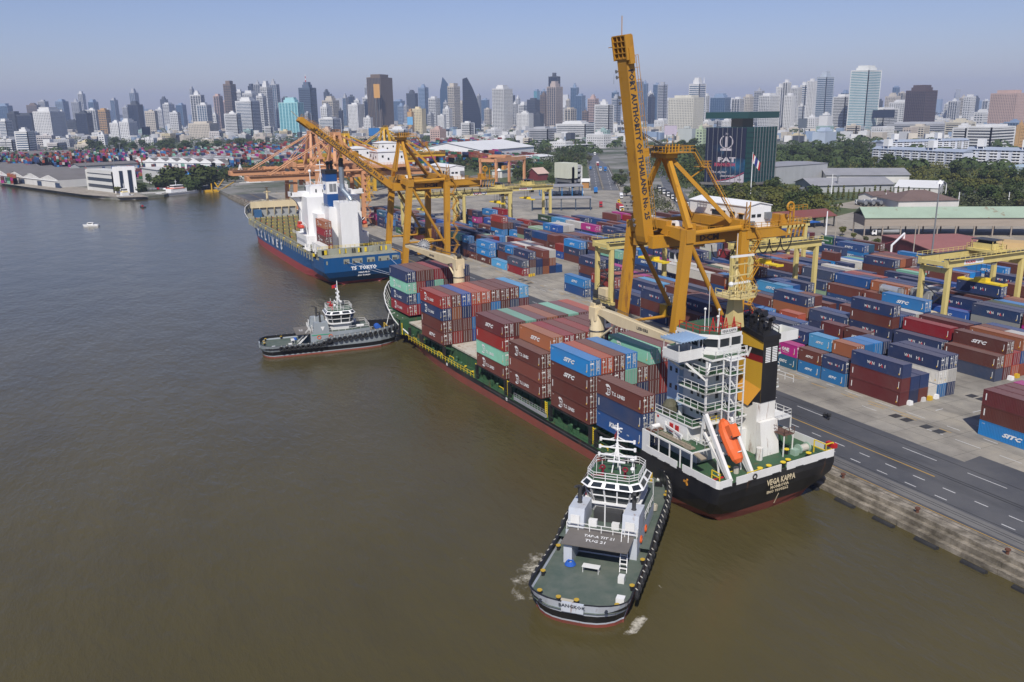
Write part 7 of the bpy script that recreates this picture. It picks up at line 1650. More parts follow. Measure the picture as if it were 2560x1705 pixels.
def pole(px,pyb,pxt,pyt,label,r=.22,mat=None,head=True,z0=1.9):
    x,y=G(px,pyb); h=HZ(pxt,pyt,x,y)-z0; o=empty('lamp_post',(x,y,z0),0,label,'lamp post'); m=MB(); m.tube((0,0,0),(0,0,h),r,8,r*.6); m.build('pole',[mat or steel],o)
    if head: q=MB(); q.tube((0,0,h-.3),(0,0,h+.3),1.1,10,.8); q.tube((0,0,h+.3),(0,0,h+.8),.4,8); q.build('lamp_ring',[cleanwhite],o)
cpole=paint('concrete pole',(.42,.37,.30),.8)
pole(1250,568,1246,425,'tall lamp mast rising from the stacks right of the slanting-boom crane'); pole(1619,480,1622,385,'tall lamp mast right of the approach road'); pole(2322,700,2342,456,'tall lamp mast between the long shed and the right gantry',.3)
pole(2083,650,2091,545,'concrete pole before the dusty lot, left one',.22,cpole,False); pole(2277,688,2286,560,'concrete pole in front of the white pipes',.22,cpole,False); pole(2132,655,2136,600,'short concrete pole by the fence corner',.2,cpole,False); pole(2064,590,2070,528,'white lattice post before the red canopy',.4,cleanwhite,False)
PLN=['behind the tankers, by the hall','left of the pond','second left of the pond','between hall and pond','beyond the pond','before the upper grey warehouse','by the tanker lot','right of the pond']
for i,(px,pb,pt_) in enumerate(((2237,513,475),(2362,500,460),(2395,515,480),(2381,495,475),(2478,490,462),(2078,485,435),(2213,510,482),(2520,512,480))): pole(px,pb,px,pt_,'white light post standing %s'%PLN[i],.35,cleanwhite,False)
# fence wall and pipes
A=Vector(G(2000,598));B=Vector(G(2420,728)); w=MB(); w.beam((A.x,A.y,2.6),(B.x,B.y,2.6),.4,1.6,0); d=(B-A)
for k in range(60): p=A+d*(k/60); w.beam((p.x,p.y,3.3),(p.x,p.y,5.0),.12,.12,1)
for z in (3.9,4.4,4.9): w.beam((A.x,A.y,z),(B.x,B.y,z),.08,.08,1)
tag(w.build('boundary_fence',[kerbm,cleanwhite]),'white railed fence on a stained wall along the yard edge','fence')
pp=MB(); r_=.38
P_=lambda px,py,z:(G(px,py)+(z,))
pp.pipe([P_(2400,672,2.6),P_(2300,668,2.6),P_(2225,655,2.8),P_(2225,655,8),P_(2255,640,10.5),P_(2255,640,5.5),P_(2330,640,5.2)],r_,8); pp.pipe([P_(2420,700,2.2),P_(2330,690,2.2),P_(2290,686,2.2)],.3,8); pp.pipe([P_(2120,640,2),P_(2120,640,6.5),P_(2160,634,7),P_(2160,634,2)],.2,6)
for k in range(7): p=P_(2210+k*18,655+k*2,2); pp.tube(p,(p[0],p[1],4.2),.14,6)
tag(pp.build('pipework',[cleanwhite]),'white looped pipework behind the fence','pipes')
pr=MB(); pr.pipe([P_(2195,652,2),P_(2195,652,7.5),P_(2250,640,8.5)],.16,6); pr.pipe([P_(2130,640,2),P_(2130,640,6),P_(2165,636,6.5),P_(2165,636,2)],.14,6); tag(pr.build('pipework',[paint('maroon pipe',(.22,.05,.06),.6)]),'thin maroon pipes beside the white loops','pipes')
sp_=MB(); a=P_(1998,592,2); sp_.box(a[0]-9,a[0]+9,a[1]-3,a[1]+3,8,8.3,0); sp_.tube((a[0],a[1],1.9),(a[0],a[1],8),.15,6,m=1); tag(sp_.build('blue_canopy',[paint('bright blue sheet',(.02,.12,.42),.5),steel]),'flat bright blue canopy at the yard corner fence','canopy')
tk2=MB(); c=G(2575,432); tk2.tube((c[0],c[1],1.9),(c[0],c[1],HZ(2560,418-3,*c)),17,24); tk2.tube((c[0],c[1],HZ(2560,415,*c)),(c[0],c[1],HZ(2560,410,*c)),17,24,5); tag(tk2.build('storage_tank',[paint('pale blue tank',(.40,.50,.56),.5)]),'pale blue round storage tank at the right edge','tank')
# ------------------------------------------------ salmon rail gantry
g0_=G(1222,470);g1_=G(1292,460); C=empty('rail_gantry',(g0_[0],g0_[1],1.9),math.atan2(g1_[1]-g0_[1],g1_[0]-g0_[0]),'salmon portal gantry standing alone before the trees','gantry crane'); L=math.dist(g0_,g1_); h=HZ(1230,398,*g0_)-1.9
for x in (0,L):
    for y in (-7,7): m=MB(); m.beam((x,y,0),(x,y,h),1.7,1.7); m.build('leg',[sal],C)
m=MB(); 
for y in (-7,7): m.box(-1,L+1,y-1,y+1,h-2,h+.6)
for x in (0,L): m.box(x-1,x+1,-7,7,h-2,h)
m.box(L*.3,L*.5,-8,8,h+.6,h+2.4); m.rail([(0,-8,h+.6),(L,-8,h+.6)],1.2,2,.08); m.build('girder',[sal],C)
m=MB(); m.box(L*.2,L*.3,-8.5,-6.5,h-8,h-5); m.build('cab',[paint('orange cab',(.6,.3,.08),.5)],C)
# ------------------------------------------------ vehicles
tyre=rubber
def truck(px,py,rz,cabc,boxc,label,tanker=False,boxon=True,s=1.,xy=None):
    x,y=xy or G(px,py); T_=empty('truck',(x,y,1.94),rz,label,'truck','trucks on the port roads'); T_.scale=(s,s,s)
    b=MB(); b.box(-1.15,1.15,3.6,5.6,.7,1.5); b.extr([(3.6,1.5),(5.6,1.5),(5.3,2.9),(3.6,3.0)],0,-1.15,1.15); b.build('cab',[cabc],T_)
    g_=MB(); g_.extr([(5.62,1.6),(5.36,2.7),(5.33,2.7),(5.58,1.6)],0,-1.0,1.0); g_.box(-1.17,-1.14,4.2,5.1,1.7,2.6); g_.box(1.14,1.17,4.2,5.1,1.7,2.6); g_.build('windows',[glass],T_)
    c=MB(); c.box(-.5,.5,-6,5,.7,1.0); c.build('chassis',[darksteel],T_)
    if boxon:
        k=MB()
        if tanker: k.tube((0,-6,2.1),(0,3.2,2.1),1.1,12)
        else: k.box(-1.22,1.22,-6.2,3.3,1.1,3.7)
        k.build('load',[boxc],T_)
    for (yy) in (4.6,-.2,-4.2,-5.3):
        for sx in (-1,1): w_=MB(); w_.tube((sx*1.15,yy,.5),(sx*.8,yy,.5),.5,10); w_.build('wheel',[tyre],T_)
    return T_
tb=paint('truck blue',(.02,.16,.45),.4); trd=paint('truck red',(.42,.02,.025),.45); ty=paint('truck yellow',(.62,.40,.03),.45)
yr=math.atan2(G(1471,416)[1]-G(1478,475)[1],G(1471,416)[0]-G(1478,475)[0])-math.pi/2
truck(1489,482,yr,tb,tb,'blue container truck just below the approach road mouth'); truck(1502,517,yr+math.pi,trd,trd,'small red truck alone on the gate apron',s=.75); truck(1550,527,yr+math.pi+.15,cleanwhite,trd,'white cabbed truck with red box on the gate apron'); truck(1501,427,yr+math.pi,cleanwhite,tb,'white truck on the right carriageway of the approach road'); truck(1513,428,yr+math.pi,tb,tb,'blue truck on the right carriageway of the approach road'); truck(1476,424,yr,tb,tb,'dark blue truck on the left carriageway',s=.8); truck(1494,414,yr+math.pi,trd,cleanwhite,'red truck farther up the approach road'); truck(1487,388,yr+math.pi,cleanwhite,cleanwhite,'white truck near the toll plaza end of the road'); truck(1553,495,yr+math.pi,cleanwhite,cleanwhite,'white truck parked at right of the gate apron',s=.8)
for k in range(6): truck(1562+k*3.5,508+k*8,yr+math.pi/2,ty,ty,'yellow yard tractor in the queue half hidden by the boom',boxon=False,s=.8)
for k in range(7): truck(1648+k*11,478+k*6.5,yr+math.pi,cleanwhite,darksteel,'white truck in the parked line on the side road, %s from the far end'%ORD[k],s=1)
for k in range(5): truck(2152+k*19,514-k*.4,-.4,cleanwhite,steel,'white cabbed tanker truck in the lot, %s from the left'%ORD[k],tanker=True)
truck(2212,590,.9,cleanwhite,steel,'tanker truck under the long raised shed',tanker=True)
for k in range(6): truck(1375+k*14,488-k*.4,.3,cleanwhite,cleanwhite,'white truck waiting under the far gate canopy, %s from the left'%ORD[k],s=.7)
rc2=random.Random(8)
def car(x,y,rz,m,label,s=1.):
    c=empty('parked_car',(x,y,1.94),rz,label,'car','cars parked around the port'); c.scale=(s,s,s)
    b=MB(); b.extr([(-2.1,.35),(2.1,.35),(2.1,.85),(1.2,.95),(-2.1,.95)],0,-.85,.85); b.extr([(-1.7,.95),(1.1,.95),(.5,1.45),(-1.3,1.45)],0,-.75,.75); b.build('body',[m],c)
    g_=MB(); g_.box(-.77,.77,-1.25,.55,1.02,1.38); g_.build('windows',[glass],c)
    for yy in (-1.3,1.3):
        for sx in (-1,1): w_=MB(); w_.tube((sx*.88,yy,.33),(sx*.62,yy,.33),.33,10); w_.build('wheel',[tyre],c)
for k in range(16): x,y=G(378+k*5.5,477-rc2.uniform(0,7)); car(x,y,rc2.uniform(0,3),rc2.choice((cleanwhite,steel,cleanwhite,trd)),'car parked behind the moored boats on the far bank',1.1)
# motorcycle on the quay road
mx_,my_=G(2065,1047); mc=empty('motorcycle',(mx_,my_,1.93),-.25,'dark motorcycle with a delivery seat on the quay road','motorcycle')
for yy in (-.72,.72): w_=MB(); w_.torus((0,yy,.36),.3,.08,(1,0,0),12,5); w_.build('wheel',[rubber],mc)
b=MB(); b.box(-.16,.16,-.5,.5,.45,.85); b.box(-.2,.2,-.9,.1,.85,1.0); b.beam((0,.7,.36),(0,.45,1.1),.08,.08); b.beam((-.36,.42,1.12),(.36,.42,1.12),.06,.06); b.box(-.28,.28,-1.05,-.55,1.0,1.35); b.box(.2,.75,-.4,.6,.4,.75); b.build('body',[darksteel],mc)
# concrete blocks and yellow barrels at stack ends
def block(x,y,m,label,r=False):
    b=MB()
    if r: b.tube((0,0,0),(0,0,.9),.38,10)
    else: b.extr([(-.5,0),(.5,0),(.35,.85),(-.35,.85)],1,-.5,.5)
    o=b.build('barrier_block',[m],loc=(x,y,1.93)); tag(o,label,'barrier','barrier blocks at the stack ends')
for i,(px,py,m,r,l) in enumerate(((2273,1012,cleanwhite,0,'white concrete block by the brown stack corner'),(2305,1003,wA,0,'grey concrete block along the stack end'),(2322,1000,ty,0,'yellow block along the stack end'),(2338,996,cleanwhite,0,'white block farther along the stack end'),(2526,950,cleanwhite,0,'white block beside the sky blue container'),(2540,944,ty,0,'yellow block beside the sky blue container'),(1324,692,ty,1,'yellow barrel at the crimson stack, left'),(1329,691,ty,1,'yellow barrel at the crimson stack, middle'),(1335,690,ty,1,'yellow barrel at the crimson stack, right'))):
    x,y=G(px,py); block(x,y,m,l,r)
# ------------------------------------------------ boats along the far bank
def boat(px,py,rz,L,B,label,hm,deckhouse=1,dm=None):
    x,y=G(px,py,0); U=empty('moored_boat',(x,y,0),rz,label,'boat'); h=MB(); ys=[-.5,-.45,.2,.35,.45,.5]; wf=[.8,1,1,.8,.4,.02]
    for s in (-1,1):
        for i in range(5): h.add([(s*wf[i]*B/2*.85,ys[i]*L,-.3),(s*wf[i+1]*B/2*.85,ys[i+1]*L,-.3),(s*wf[i+1]*B/2,ys[i+1]*L,2.0+ys[i+1]*2),(s*wf[i]*B/2,ys[i]*L,2.2)],[(0,1,2,3) if s>0 else (3,2,1,0)])
    for i in range(5): h.add([(-wf[i]*B/2,ys[i]*L,1.7),(wf[i]*B/2,ys[i]*L,1.7),(wf[i+1]*B/2,ys[i+1]*L,1.7),(-wf[i+1]*B/2,ys[i+1]*L,1.7)],[(0,1,2,3)])
    h.poly([(-.4*B,-.5*L,-.3),(.4*B,-.5*L,-.3),(.4*B,-.5*L,2.2),(-.4*B,-.5*L,2.2)]); h.build('hull',[hm],U)
    if deckhouse:
        d=MB(); d.box(-B*.36,B*.36,-L*.25,L*.15,1.7,4.6,0); d.box(-B*.38,B*.38,-L*.2,L*.1,4.6,5.0,2); d.box(-B*.28,B*.28,-L*.15,L*.08,5.0,7.2,0); d.box(-B*.29,B*.29,-L*.155,L*.085,5.9,6.7,1); d.tube((0,-L*.05,7.2),(0,-L*.05,11),.15,6,m=0); d.beam((-1.4,-L*.05,9.5),(1.4,-L*.05,9.5),.15,.15,0); d.build('wheelhouse',[cleanwhite,glass,dm or orange],U)
    return U
boat(447,486,R_(-60),34,9,'white harbour launch with an orange stripe moored on the far bank',cleanwhite); boat(398,488,R_(-85),26,6,'long pale grey barge moored left of the white harbour launch',wA,0); boat(720,452,R_(-97),60,10,'long rusty pale barge moored under the salmon booms',paint('barge hull',(.30,.29,.27),.7,rust=.3),1,wA); boat(640,462,R_(-100),30,8,'small barge with a deckhouse at the far bank end',wA,1,wA); boat(315,496,R_(-70),12,5,'little white ferry with a yellow top at the river point',cleanwhite,1,yel)
dr=MB(); a=P_(530,472,2); b_=P_(545,462,2); dr.pipe([P_(530,476,.5),P_(528,462,.5)[:2]+(9,),P_(545,472,.5)[:2]+(3,),P_(560,465,.5)[:2]+(7,)],.5,6); dr.pipe([P_(545,476,.5)[:2]+(1,),P_(585,462,.5)[:2]+(4,)],.5,6); dr.box(a[0]-7,a[0]+8,a[1]-4,a[1]-1,-.3,1.4); tag(dr.build('dredger_arm',[y2]),'bright yellow folded dredger boom on the far bank','dredger')
st_=MB(); c=G(603,448); st_.tube((c[0],c[1],1.9),(c[0],c[1],7),4,10,3.4); st_.tube((c[0],c[1],7),(c[0],c[1],15),3.4,10,.3); tag(st_.build('stupa',[wA]),'small white pointed shrine among the far bank trees','shrine')
ex_=empty('excavator',(G(722,494)[0],G(722,494)[1],1.93),0,'yellow excavator arm seen behind the blue ship bridge wing','excavator'); m=MB(); m.box(-2,2,-2,2,0,3); m.pipe([(0,1,3),(2,3,9),(5,6,9.5),(6.5,8,5)],.5,6); m.build('body',[ty],ex_)
# shadows and dark stains in the yard: oil patches
# ------------------------------------------------ the skyline
Wt=(.66,.66,.65);Gy=(.42,.43,.45);Bg=(.55,.50,.42);Br=(.20,.15,.12);Pk=(.52,.38,.33);Cr=(.62,.54,.36);Dk=(.07,.08,.10);Or=(.52,.33,.15);Bl=(.25,.33,.45)
RG={'A':(0,150,3.68),'B':(560,150,3.68),'C':(1100,150,3.68),'D':(1640,100,3.92),'E':(2000,150,3.92)}
TW=[
('A',90,190,490,3000,'glass',Dk,gl_d),('A',0,120,420,4000,'glass',Bl,gl_b),('A',190,350,505,2950,'glass',Dk,gl_n),('A',350,570,475,2350,'wins',Wt,None),('A',285,380,415,4200,'grid',Br,None),('A',385,460,380,4300,'grid',Gy,None),('A',545,640,380,4200,'grid',Bl,None),('A',690,760,385,4500,'grid',Gy,None),('A',720,840,490,2900,'glass',Dk,gl_n),('A',755,808,310,5200,'piers',Wt,None),
('A',840,915,385,4500,'glass',Bl,gl_b),('A',815,915,460,3300,'piers',Wt,None),('A',925,1010,460,3000,'grid',Or,None),('A',1042,1100,368,5000,'glass',Gy,gl_b),('A',1145,1200,435,4200,'bands',Gy,None),('A',1205,1320,410,3400,'glass',Dk,gl_n),('A',1226,1295,300,5000,'piers',Gy,gl_b),('A',1355,1450,470,2900,'wins',Bg,None),('A',1450,1520,455,4000,'grid',Wt,None),('A',1500,1560,362,5000,'glass',Dk,gl_d),('A',1520,1610,405,3800,'grid',Wt,None),('A',1580,1660,482,3000,'wins',Wt,None),('A',1640,1720,412,4200,'glass',Bl,gl_b),('A',1775,1810,262,4600,'grid',Gy,None),('A',1785,1895,322,3000,'piers',Wt,None),('A',1835,1950,412,2900,'piers',Wt,gl_b),('A',1990,2062,330,3300,'piers',Pk,None),('A',2060,2110,382,3500,'piers',Pk,None),('A',560,600,478,2800,'wins',Wt,None),('A',1020,1120,580,2300,'wins',Wt,None),('A',1110,1240,570,2250,'wins',Wt,None),('A',1755,1990,585,2100,'wins',Bg,None),('A',145,285,660,1700,'bands',Wt,gl_b),('A',0,90,560,2400,'bands',Wt,gl_b),('A',615,720,560,3100,'grid',Dk,None),('A',1960,2005,500,3000,'wins',Wt,None),
('B',30,130,222,3000,'grid',Br,gl_d),('B',20,155,495,2250,'bands',Wt,None),('B',130,205,290,3600,'bands',Wt,None),('B',200,330,305,3300,'grid',Wt,None),('B',250,306,240,3800,'glass',Dk,gl_n),('B',305,372,222,3600,'piers',Gy,None),('B',320,400,330,2750,'grid',Wt,None),('B',365,460,246,2900,'grid',Wt,None),('B',435,530,225,3000,'piers',Gy,gl_b),('B',135,335,378,2300,'bands',Wt,gl_b),('B',550,612,350,4000,'glass',Dk,gl_n),('B',530,735,392,2250,'columns',(.35,.60,.62),gl_c),('B',715,862,256,2700,'bands',(.10,.14,.20),gl_n),('B',752,800,488,2350,'bands',Gy,None),('B',935,985,295,4000,'grid',Dk,gl_n),('B',980,1020,330,4100,'glass',Dk,gl_n),('B',920,1065,372,2900,'grid',Bg,None),('B',900,995,430,2600,'wins',Wt,None),('B',1060,1098,465,2700,'glass',Dk,gl_n),('B',885,1070,540,2300,'bands',Wt,gl_b),('B',1105,1152,346,3500,'glass',Gy,gl_b),('B',1210,1262,370,3500,'wins',Wt,None),('B',1158,1212,336,4200,'glass',Dk,gl_n),('B',1155,1290,410,2450,'wins',Wt,None),('B',1310,1345,252,4200,'piers',Gy,None),('B',1288,1355,345,3200,'grid',Wt,None),('B',1302,1350,380,2900,'glass',Dk,gl_n),('B',1340,1560,160,2450,'piers',(.16,.115,.085),gl_d),('B',1290,1365,532,2200,'wins',Wt,None),('B',1562,1670,376,4200,'glass',Bl,gl_b),('B',1605,1680,420,3500,'grid',Bl,None),('B',1690,1790,306,3600,'glass',Dk,gl_d),('B',1800,1890,252,3600,'bands',Bl,gl_b),('B',1890,1990,352,3000,'grid',Wt,None),('B',2068,2176,242,2900,'grid',Bg,None),('B',2025,2066,390,3000,'grid',Gy,None),('B',2020,2100,450,2800,'wins',Wt,None),('B',2172,2212,390,3100,'grid',Bg,None),('B',1725,1855,450,2050,'wins',Cr,None),('B',1690,1748,475,2000,'plain',Or,None),('B',1660,1700,420,3300,'grid',Gy,None),('B',1970,2040,510,2500,'wins',Wt,None),('B',2185,2298,580,1850,'bands',Wt,gl_d),('B',1900,2035,640,1550,'wins',Pk,None),('B',1875,1930,500,2600,'grid',Gy,None),('B',1500,1720,640,1800,'bands',Wt,None),('B',875,1020,648,1700,'wins',(.55,.40,.28),None),
('C',345,380,326,4000,'piers',Gy,None),('C',380,456,366,4500,'glass',Bl,gl_b),('C',410,475,450,3400,'grid',Bg,None),('C',488,668,264,2280,'grid',Wt,None),('C',640,692,326,3200,'glass',Dk,gl_d),('C',668,716,402,3000,'piers',Wt,None),('C',700,740,352,4000,'grid',Wt,None),('C',725,826,412,3300,'bands',Wt,None),('C',712,856,492,2300,'wins',Wt,None),('C',805,920,366,3000,'grid',Dk,gl_n),('C',866,918,282,4000,'glass',Bl,gl_c),('C',930,985,286,3900,'glass',Bl,gl_b),('C',924,990,322,2900,'grid',Br,None),('C',988,1126,246,2700,'piers',(.45,.38,.34),gl_d),('C',1002,1104,152,2760,'glass',Dk,gl_n),('C',860,952,500,2500,'grid',Dk,None),('C',1130,1165,430,3400,'grid',Wt,None),('C',1150,1250,450,2700,'columns',Bg,None),('C',1202,1275,252,3600,'glass',Bl,gl_b),('C',1250,1335,326,3500,'glass',Bl,gl_b),('C',1160,1205,368,4000,'grid',Bg,None),('C',1310,1364,472,2700,'grid',Br,gl_d),('C',1360,1455,356,3000,'grid',Pk,gl_d),('C',1450,1530,385,4000,'grid',Gy,None),('C',1428,1592,412,1900,'bands',Wt,gl_d),('C',1578,1640,296,3200,'glass',Bl,gl_b),('C',1580,1660,352,2900,'bands',Gy,gl_b),('C',1800,1862,196,3500,'glass',Gy,gl_b),('C',1852,1906,216,3600,'glass',Bl,gl_b),('C',1910,1955,302,3300,'wins',Wt,None),('C',1910,1972,336,3000,'glass',Dk,gl_n),('C',1956,2022,225,3600,'glass',Bl,gl_b),('C',2000,2082,226,3200,'bands',Gy,None),('C',2080,2115,362,3300,'grid',Wt,None),('C',1075,1420,590,1650,'bands',Wt,None),('C',820,1070,635,1500,'bands',Gy,None),('C',1980,2110,555,2200,'wins',Wt,None),('C',60,90,500,2900,'wins',Wt,None),
('D',135,455,566,1950,'wins',(.60,.58,.50),None),('D',320,470,430,2600,'bands',Wt,gl_b),('D',470,512,545,2700,'piers',Wt,None),('D',535,718,562,3000,'glass',Bl,gl_b),('D',740,850,576,3000,'piers',Wt,None),('D',850,950,556,3200,'wins',Bg,None),('D',955,1042,500,2900,'grid',Gy,gl_d),('D',1168,1240,460,2400,'wins',Wt,None),('D',1228,1296,415,2380,'piers',Wt,None),('D',1008,1190,546,2250,'grid',Wt,None),('D',1285,1405,466,2500,'grid',Wt,None),('D',1255,1350,545,2300,'wins',Wt,None),('D',1400,1480,442,2600,'bands',Wt,gl_b),('D',1390,1450,645,2400,'bands',Wt,gl_b),('D',1468,1546,402,2500,'wins',Wt,None),('D',1562,1704,362,2650,'bands',(.45,.50,.55),gl_b),('D',1545,1580,560,3100,'glass',Dk,gl_n),('D',1700,1745,600,3200,'grid',Or,None),('D',1740,1908,556,2200,'bands',Wt,gl_d),('D',1798,1872,516,3800,'glass',Bl,gl_b),('D',1470,1592,760,1900,'wins',Wt,None),('D',1608,1726,742,1850,'plain',Wt,None),('D',1560,1768,905,1300,'plain',(.45,.52,.62),None),('D',1888,2000,842,1650,'bands',Bg,None),('D',640,760,790,2300,'wins',Wt,None),('D',455,560,800,2100,'wins',Wt,None),('D',225,400,870,1500,'plain',(.45,.48,.46),None),('D',405,490,878,1250,'wins',(.42,.50,.35),None),
('E',488,736,100,2100,'bands',(.70,.71,.68),gl_c),('E',695,932,482,2150,'bands',Wt,gl_n),('E',835,952,356,3500,'wins',Bg,None),('E',948,1012,322,3600,'piers',Bg,None),('E',885,942,266,4500,'glass',Bl,gl_b),('E',888,1056,416,2700,'wins',Wt,None),('E',1050,1296,300,2300,'grid',(.10,.07,.07),gl_n),('E',1410,1475,430,3550,'wins',Wt,None),('E',1455,1545,402,3500,'piers',Wt,None),('E',1550,1612,372,3600,'grid',Bg,None),('E',1598,1686,360,3200,'wins',Wt,None),('E',1685,1728,376,4500,'glass',Dk,gl_d),('E',1780,1836,398,4000,'piers',Wt,None),('E',1840,1912,412,3800,'wins',Wt,None),('E',1722,1842,512,2600,'wins',Wt,None),('E',1905,2166,326,2300,'wins',Pk,None),('E',2142,2195,452,3500,'grid',Gy,None),('E',735,790,400,3600,'grid',Dk,None),('E',1320,1412,585,2400,'plain',Wt,None),('E',1475,1700,612,1700,'bands',(.58,.54,.44),None),('E',1540,1710,668,1350,'bands',Wt,gl_d),('E',1710,2066,662,1300,'bands',Wt,gl_d),('E',2040,2195,612,1900,'glass',Bl,gl_b),('E',930,1420,630,1900,'bands',Gy,None),('E',2150,2200,640,1250,'wins',Or,None),
]
CN=lambda c:{Wt:'white',Gy:'grey',Bg:'beige',Br:'brown',Pk:'pinkish',Cr:'cream yellow',Dk:'dark',Or:'orange tan',Bl:'blue grey'}.get(c,'pale')
SN={'bands':'banded','grid':'gridded','piers':'ribbed','glass':'glass','wins':'small-windowed','plain':'blank-walled','columns':'columned'}
SPEC={('B',1340):'broad dark brown twin tower with a vertical orange sign',('B',715):'navy office block with a red and white antenna mast',('B',530):'wide turquoise glass office block left of centre',('E',488):'tallest white balcony tower at right with green glass strips',('E',1050):'dark brown cube tower with open frame facade at right',('E',1905):'big pink residential block at the right edge',('A',350):'large white slab tower at far left',('C',1428):'white block with a dark vertical stripe behind the boom',('D',135):'wide cream slab of flats with a red roof box',('C',488):'white gridded block right of the dark sail tower',('C',1002):'dark glass crown rising behind the ribbed brown tower',('C',988):'brown ribbed tower beneath a dark glass crown',('D',1562):'slim blue white tower with pipes on its roof'}
order=sorted(range(len(TW)),key=lambda i:RG[TW[i][0]][0]+TW[i][1]/RG[TW[i][0]][2]); rank={i:n for n,i in enumerate(order)}
for i,t in enumerate(TW):
    r,x0,x1,yt,D,sty,wc,gm=t; ox,oy,s=RG[r]; X0,X1,Y=ox+x0/s,ox+x1/s,oy+yt/s
    dist='far' if D>3300 else ('mid' if D>2250 else 'near'); lab=SPEC.get((r,x0)) or '%s %s %s tower, %s from the left along the skyline'%(dist,CN(wc),SN[sty],'number '+str(rank[i]+1)) 
    ctower(X0,X1,Y,D,sty,wc,gm,lab,fc=.5+.28*((i*37)%10)/10)
# extras with their own outline
def ext(px0,px1,yt,D,poly,label,m,depth=25):
    xc=(px0+px1)/2; C=Vector(AT(xc,D)); vd=(C-Vector((CAM.x,CAM.y))).normalized(); rt=Vector((vd.y,-vd.x)); w=(px1-px0)/FPX*D; z=HZ(xc,yt,C.x,C.y)-1.9
    mb=MB(); vs=[]
    for k in (0,depth):
        for (u,v) in poly: p=C+rt*((u-.5)*w)+vd*k; vs.append((p.x,p.y,1.9+v*z))
    n=len(poly); mb.add(vs,[(i,(i+1)%n,n+(i+1)%n,n+i) for i in range(n)]+[tuple(range(n-1,-1,-1)),tuple(range(n,2*n))]); o=mb.build('city_tower',m); tag(o,label,'tower','towers of the city skyline')
    f=MB(); nf=int(z/5.5)
    def xat(v,side):
        xs=[]
        for a,b in zip(poly,poly[1:]+poly[:1]):
            if (a[1]-v)*(b[1]-v)<=0 and a[1]!=b[1]: xs.append(a[0]+(b[0]-a[0])*(v-a[1])/(b[1]-a[1]))
        return (min(xs),max(xs)) if len(xs)>1 else None
    for i in range(1,nf):
        v=i/nf; q=xat(v,0)
        if q: a=C+rt*((q[0]-.5)*w)-vd*.2; b=C+rt*((q[1]-.5)*w)-vd*.2; f.beam((a.x,a.y,1.9+v*z),(b.x,b.y,1.9+v*z),.6,.5)
    f.build('facade',[paint('dark mullions',(.05,.06,.08),.5)],o); return o
ext(1158,1202,193,2600,[(0,0),(1,0),(1,.25),(.93,.42),(.78,.62),(.55,.82),(.34,.96),(.27,1),(.03,.97)],'dark sail shaped glass tower with one curved side',gl_n)
ext(1100,1122,192,3700,[(0,0),(1,0),(1,.86),(.45,1),(.12,.72)],'pointed dark blue glass tower left of the sail tower',gl_b)
def spire(px,y0,y1,D,r,mat,label,n=1,bands=False):
    x,y=AT(px,D); z0=HZ(px,y0,x,y);z1=HZ(px,y1,x,y); mb=MB()
    if bands:
        for k in range(7): mb.tube((x,y,z0+(z1-z0)*k/7),(x,y,z0+(z1-z0)*(k+1)/7),r*(1-k*.1),6,m=k%2)
    else: mb.tube((x,y,z0),(x,y,z1),r,6,r*.3)
    tag(mb.build('antenna_mast',[mat,red]),label,'antenna mast')
spire(771,219,186,2720,2.4,cleanwhite,'red and white banded antenna on the navy office block',1,True); spire(1026,235,215,3620,1.2,steel,'thin antenna on the sloped dark tower'); spire(1756,207,193,2640,1.4,cleanwhite,'white blade mast on the tower left of the billboard tower'); spire(1533,210,185,3230,1.,steel,'thin crane mast on the grey skyline tower')
spire(2138/1.0,0,0,1,1,steel,'x') if 0 else None
def sign(px0,px1,y0,y1,D,cols,label,txt=None,tc=None):
    a=Vector(AT(px0,D));b=Vector(AT(px1,D)); z1=HZ((px0+px1)/2,y0,*((a+b)/2)); z0=HZ((px0+px1)/2,y1,*((a+b)/2)); d=(b-a); out=Vector((d.y,-d.x)).normalized()
    if out.dot(Vector((CAM.x,CAM.y))-a)<0: out=-out
    mb=MB(); c=(a+b)/2; mb.beam((a.x,a.y,(z0+z1)/2),(b.x,b.y,(z0+z1)/2),1.0,z1-z0,0)
    for t in (.2,.8): p=a+d*t; mb.beam((p.x-out.x*.2,p.y-out.y*.2,1.9),(p.x-out.x*.2,p.y-out.y*.2,z0),1.,1.,1)
    o=mb.build('billboard',[cols,steel]); tag(o,label,'billboard')
    if txt: t=MB(); t.text(txt,(c.x+out.x*.6,c.y+out.y*.6,(z0+z1)/2),(d.x,d.y,0),(0,0,1),(z1-z0)*.32,0,.03); t.build('lettering',[tc or decal],o)
    return o
sign(920,947,320,339,1500,paint('blue advert board',(.02,.16,.42),.5),'blue roadside billboard on dark legs left of centre'); sign(1662,1693,314,337,1500,paint('pale advert board',(.48,.42,.50),.5),'pale pink billboard left of the billboard tower'); sign(1996,2018,296,320,1450,paint('dark advert board',(.10,.12,.15),.5),'dark back-side billboard among the white blocks'); sign(351,373,317,337,1650,gl_n,'dark green sign board above the low city at left')
a=Vector(AT(946,2440)); o_=None
sign(938,953,210,245,2425,paint('orange banner',(.60,.32,.08),.5),'vertical orange banner sign on the brown twin tower')
sign(1018,1032,292,312,1980,paint('sky blue board',(.15,.40,.65),.5),'blue panel on the tan tower face')
sign(2180,2235,275,295,2125,gl_n,'wide dark screen panel on the white block')
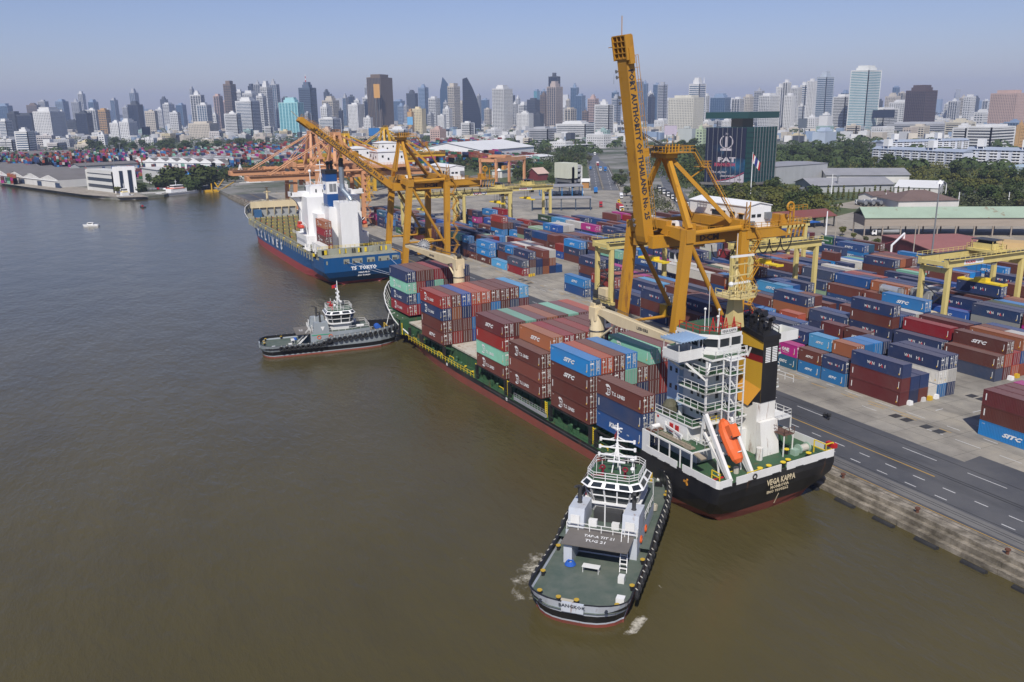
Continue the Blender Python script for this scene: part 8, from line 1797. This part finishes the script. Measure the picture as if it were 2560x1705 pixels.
# ------------------------------------------------ low buildings of the city
r=random.Random(77); LOWC=[Wt,Wt,Wt,Bg,Gy,Cr,(.55,.52,.50),(.5,.44,.38),(.30,.42,.40)]; ROOF=[(.35,.12,.06),(.30,.32,.33),(.12,.28,.22),(.45,.44,.42),(.5,.5,.5)]
nl=0
for k in range(255):
    D=1280+3000*r.random()**1.5; px=r.uniform(-40,2600)
    if D<1700 and px<1150: D+=520
    if D<1500 and px>1640: D+=250
    w=r.uniform(12,36)*(1.5 if r.random()<.15 else 1); h=r.choice((7,8,9,11,13,16,22))*r.uniform(.8,1.1); ft,C=pxfoot(px,px+w/D*FPX,D,r.uniform(.5,.8),r.uniform(15,40),30)
    sd=['left','left centre','centre','right centre','right'][min(4,int(max(0,px)/512))]
    tower('low_building',ft,1.9+h,r.choice(('bands','wins','wins','bands','grid')),r.choice(LOWC),None,'low city building about %d m away toward the %s of the photo'%(D,sd),'building','low buildings of the city',plant=r.random()<.5,fh=3.4); nl+=1
# farthest sprawl as one mass
mb=MB(); cols=[]
sm=[wallm(c) for c in (Wt,Gy,Bg,Bl,Dk)]
for k in range(7500):
    D=1500+6500*r.random()**1.15; px=r.uniform(-60,2620); x,y=AT(px,D)
    if D<1900 and px<1150: continue
    w=r.uniform(6,20);d=r.uniform(7,18);h=r.choice((4,5,7,8,11,14))*r.uniform(.7,1.3)*(1.6 if D>3500 and r.random()<.3 else 1); mb.mx=Matrix.Translation((x,y,0))@Matrix.Rotation(r.choice((.3,.5,.9)),4,'Z'); mb.box(-w/2,w/2,-d/2,d/2,1.5,1.9+h,r.choice((0,0,0,1,2,2,3,4)))
for k in range(240):
    D=r.uniform(4200,7500); px=r.uniform(-60,2620); x,y=AT(px,D); w=r.uniform(18,40); h=r.uniform(45,60)*(1+1.6*r.random()**3); mb.mx=Matrix.Translation((x,y,0))@Matrix.Rotation(r.uniform(0,1.5),4,'Z'); mb.box(-w/2,w/2,-w/2,w/2,1.5,h,r.choice((0,1,1,3,3,4)))
tag(mb.build('distant_city',sm),'hazy mass of small far city buildings','buildings',kind='stuff')
# ------------------------------------------------ far container yards
vs=MB(); cols=[]; cl=[COL[c] for c in ('crimson','brown','navy','red','blue','ltblue','navy','brown2','orange','white','mint','green','tan','magenta')]
def field(px0,px1,D0,D1,n,hm=4):
    for k in range(n):
        px=r.uniform(px0,px1);D=r.uniform(D0,D1); x,y=AT(px,D); x=round(x/2.7)*2.7; y=round(y/13)*13
        if inpoly(x,y,shore)==False: continue
        for t in range(r.randint(1,hm)):
            vs.mx=Matrix.Translation((x,y,1.9+t*2.7)); vs.box(-1.2,1.2,-6,6,0,2.6); cols.extend([r.choice(cl)]*6)
field(-40,640,1060,1330,1500,5); field(560,1250,930,1500,2300,5); field(-40,560,860,960,260,3); field(1240,1340,820,1050,200,3)
me=vs.mesh('far_container_yard',[cattr]); ca=me.color_attributes.new('Col','FLOAT_COLOR','CORNER'); data=[]
for p in me.polygons:
    for _ in p.vertices: data.extend(cols[p.index]+(1.,))
ca.data.foreach_set('color',data); o=bpy.data.objects.new('far_container_yard',me); SC.collection.objects.link(o); tag(o,'far field of red, blue and brown container stacks','container yard',kind='stuff')
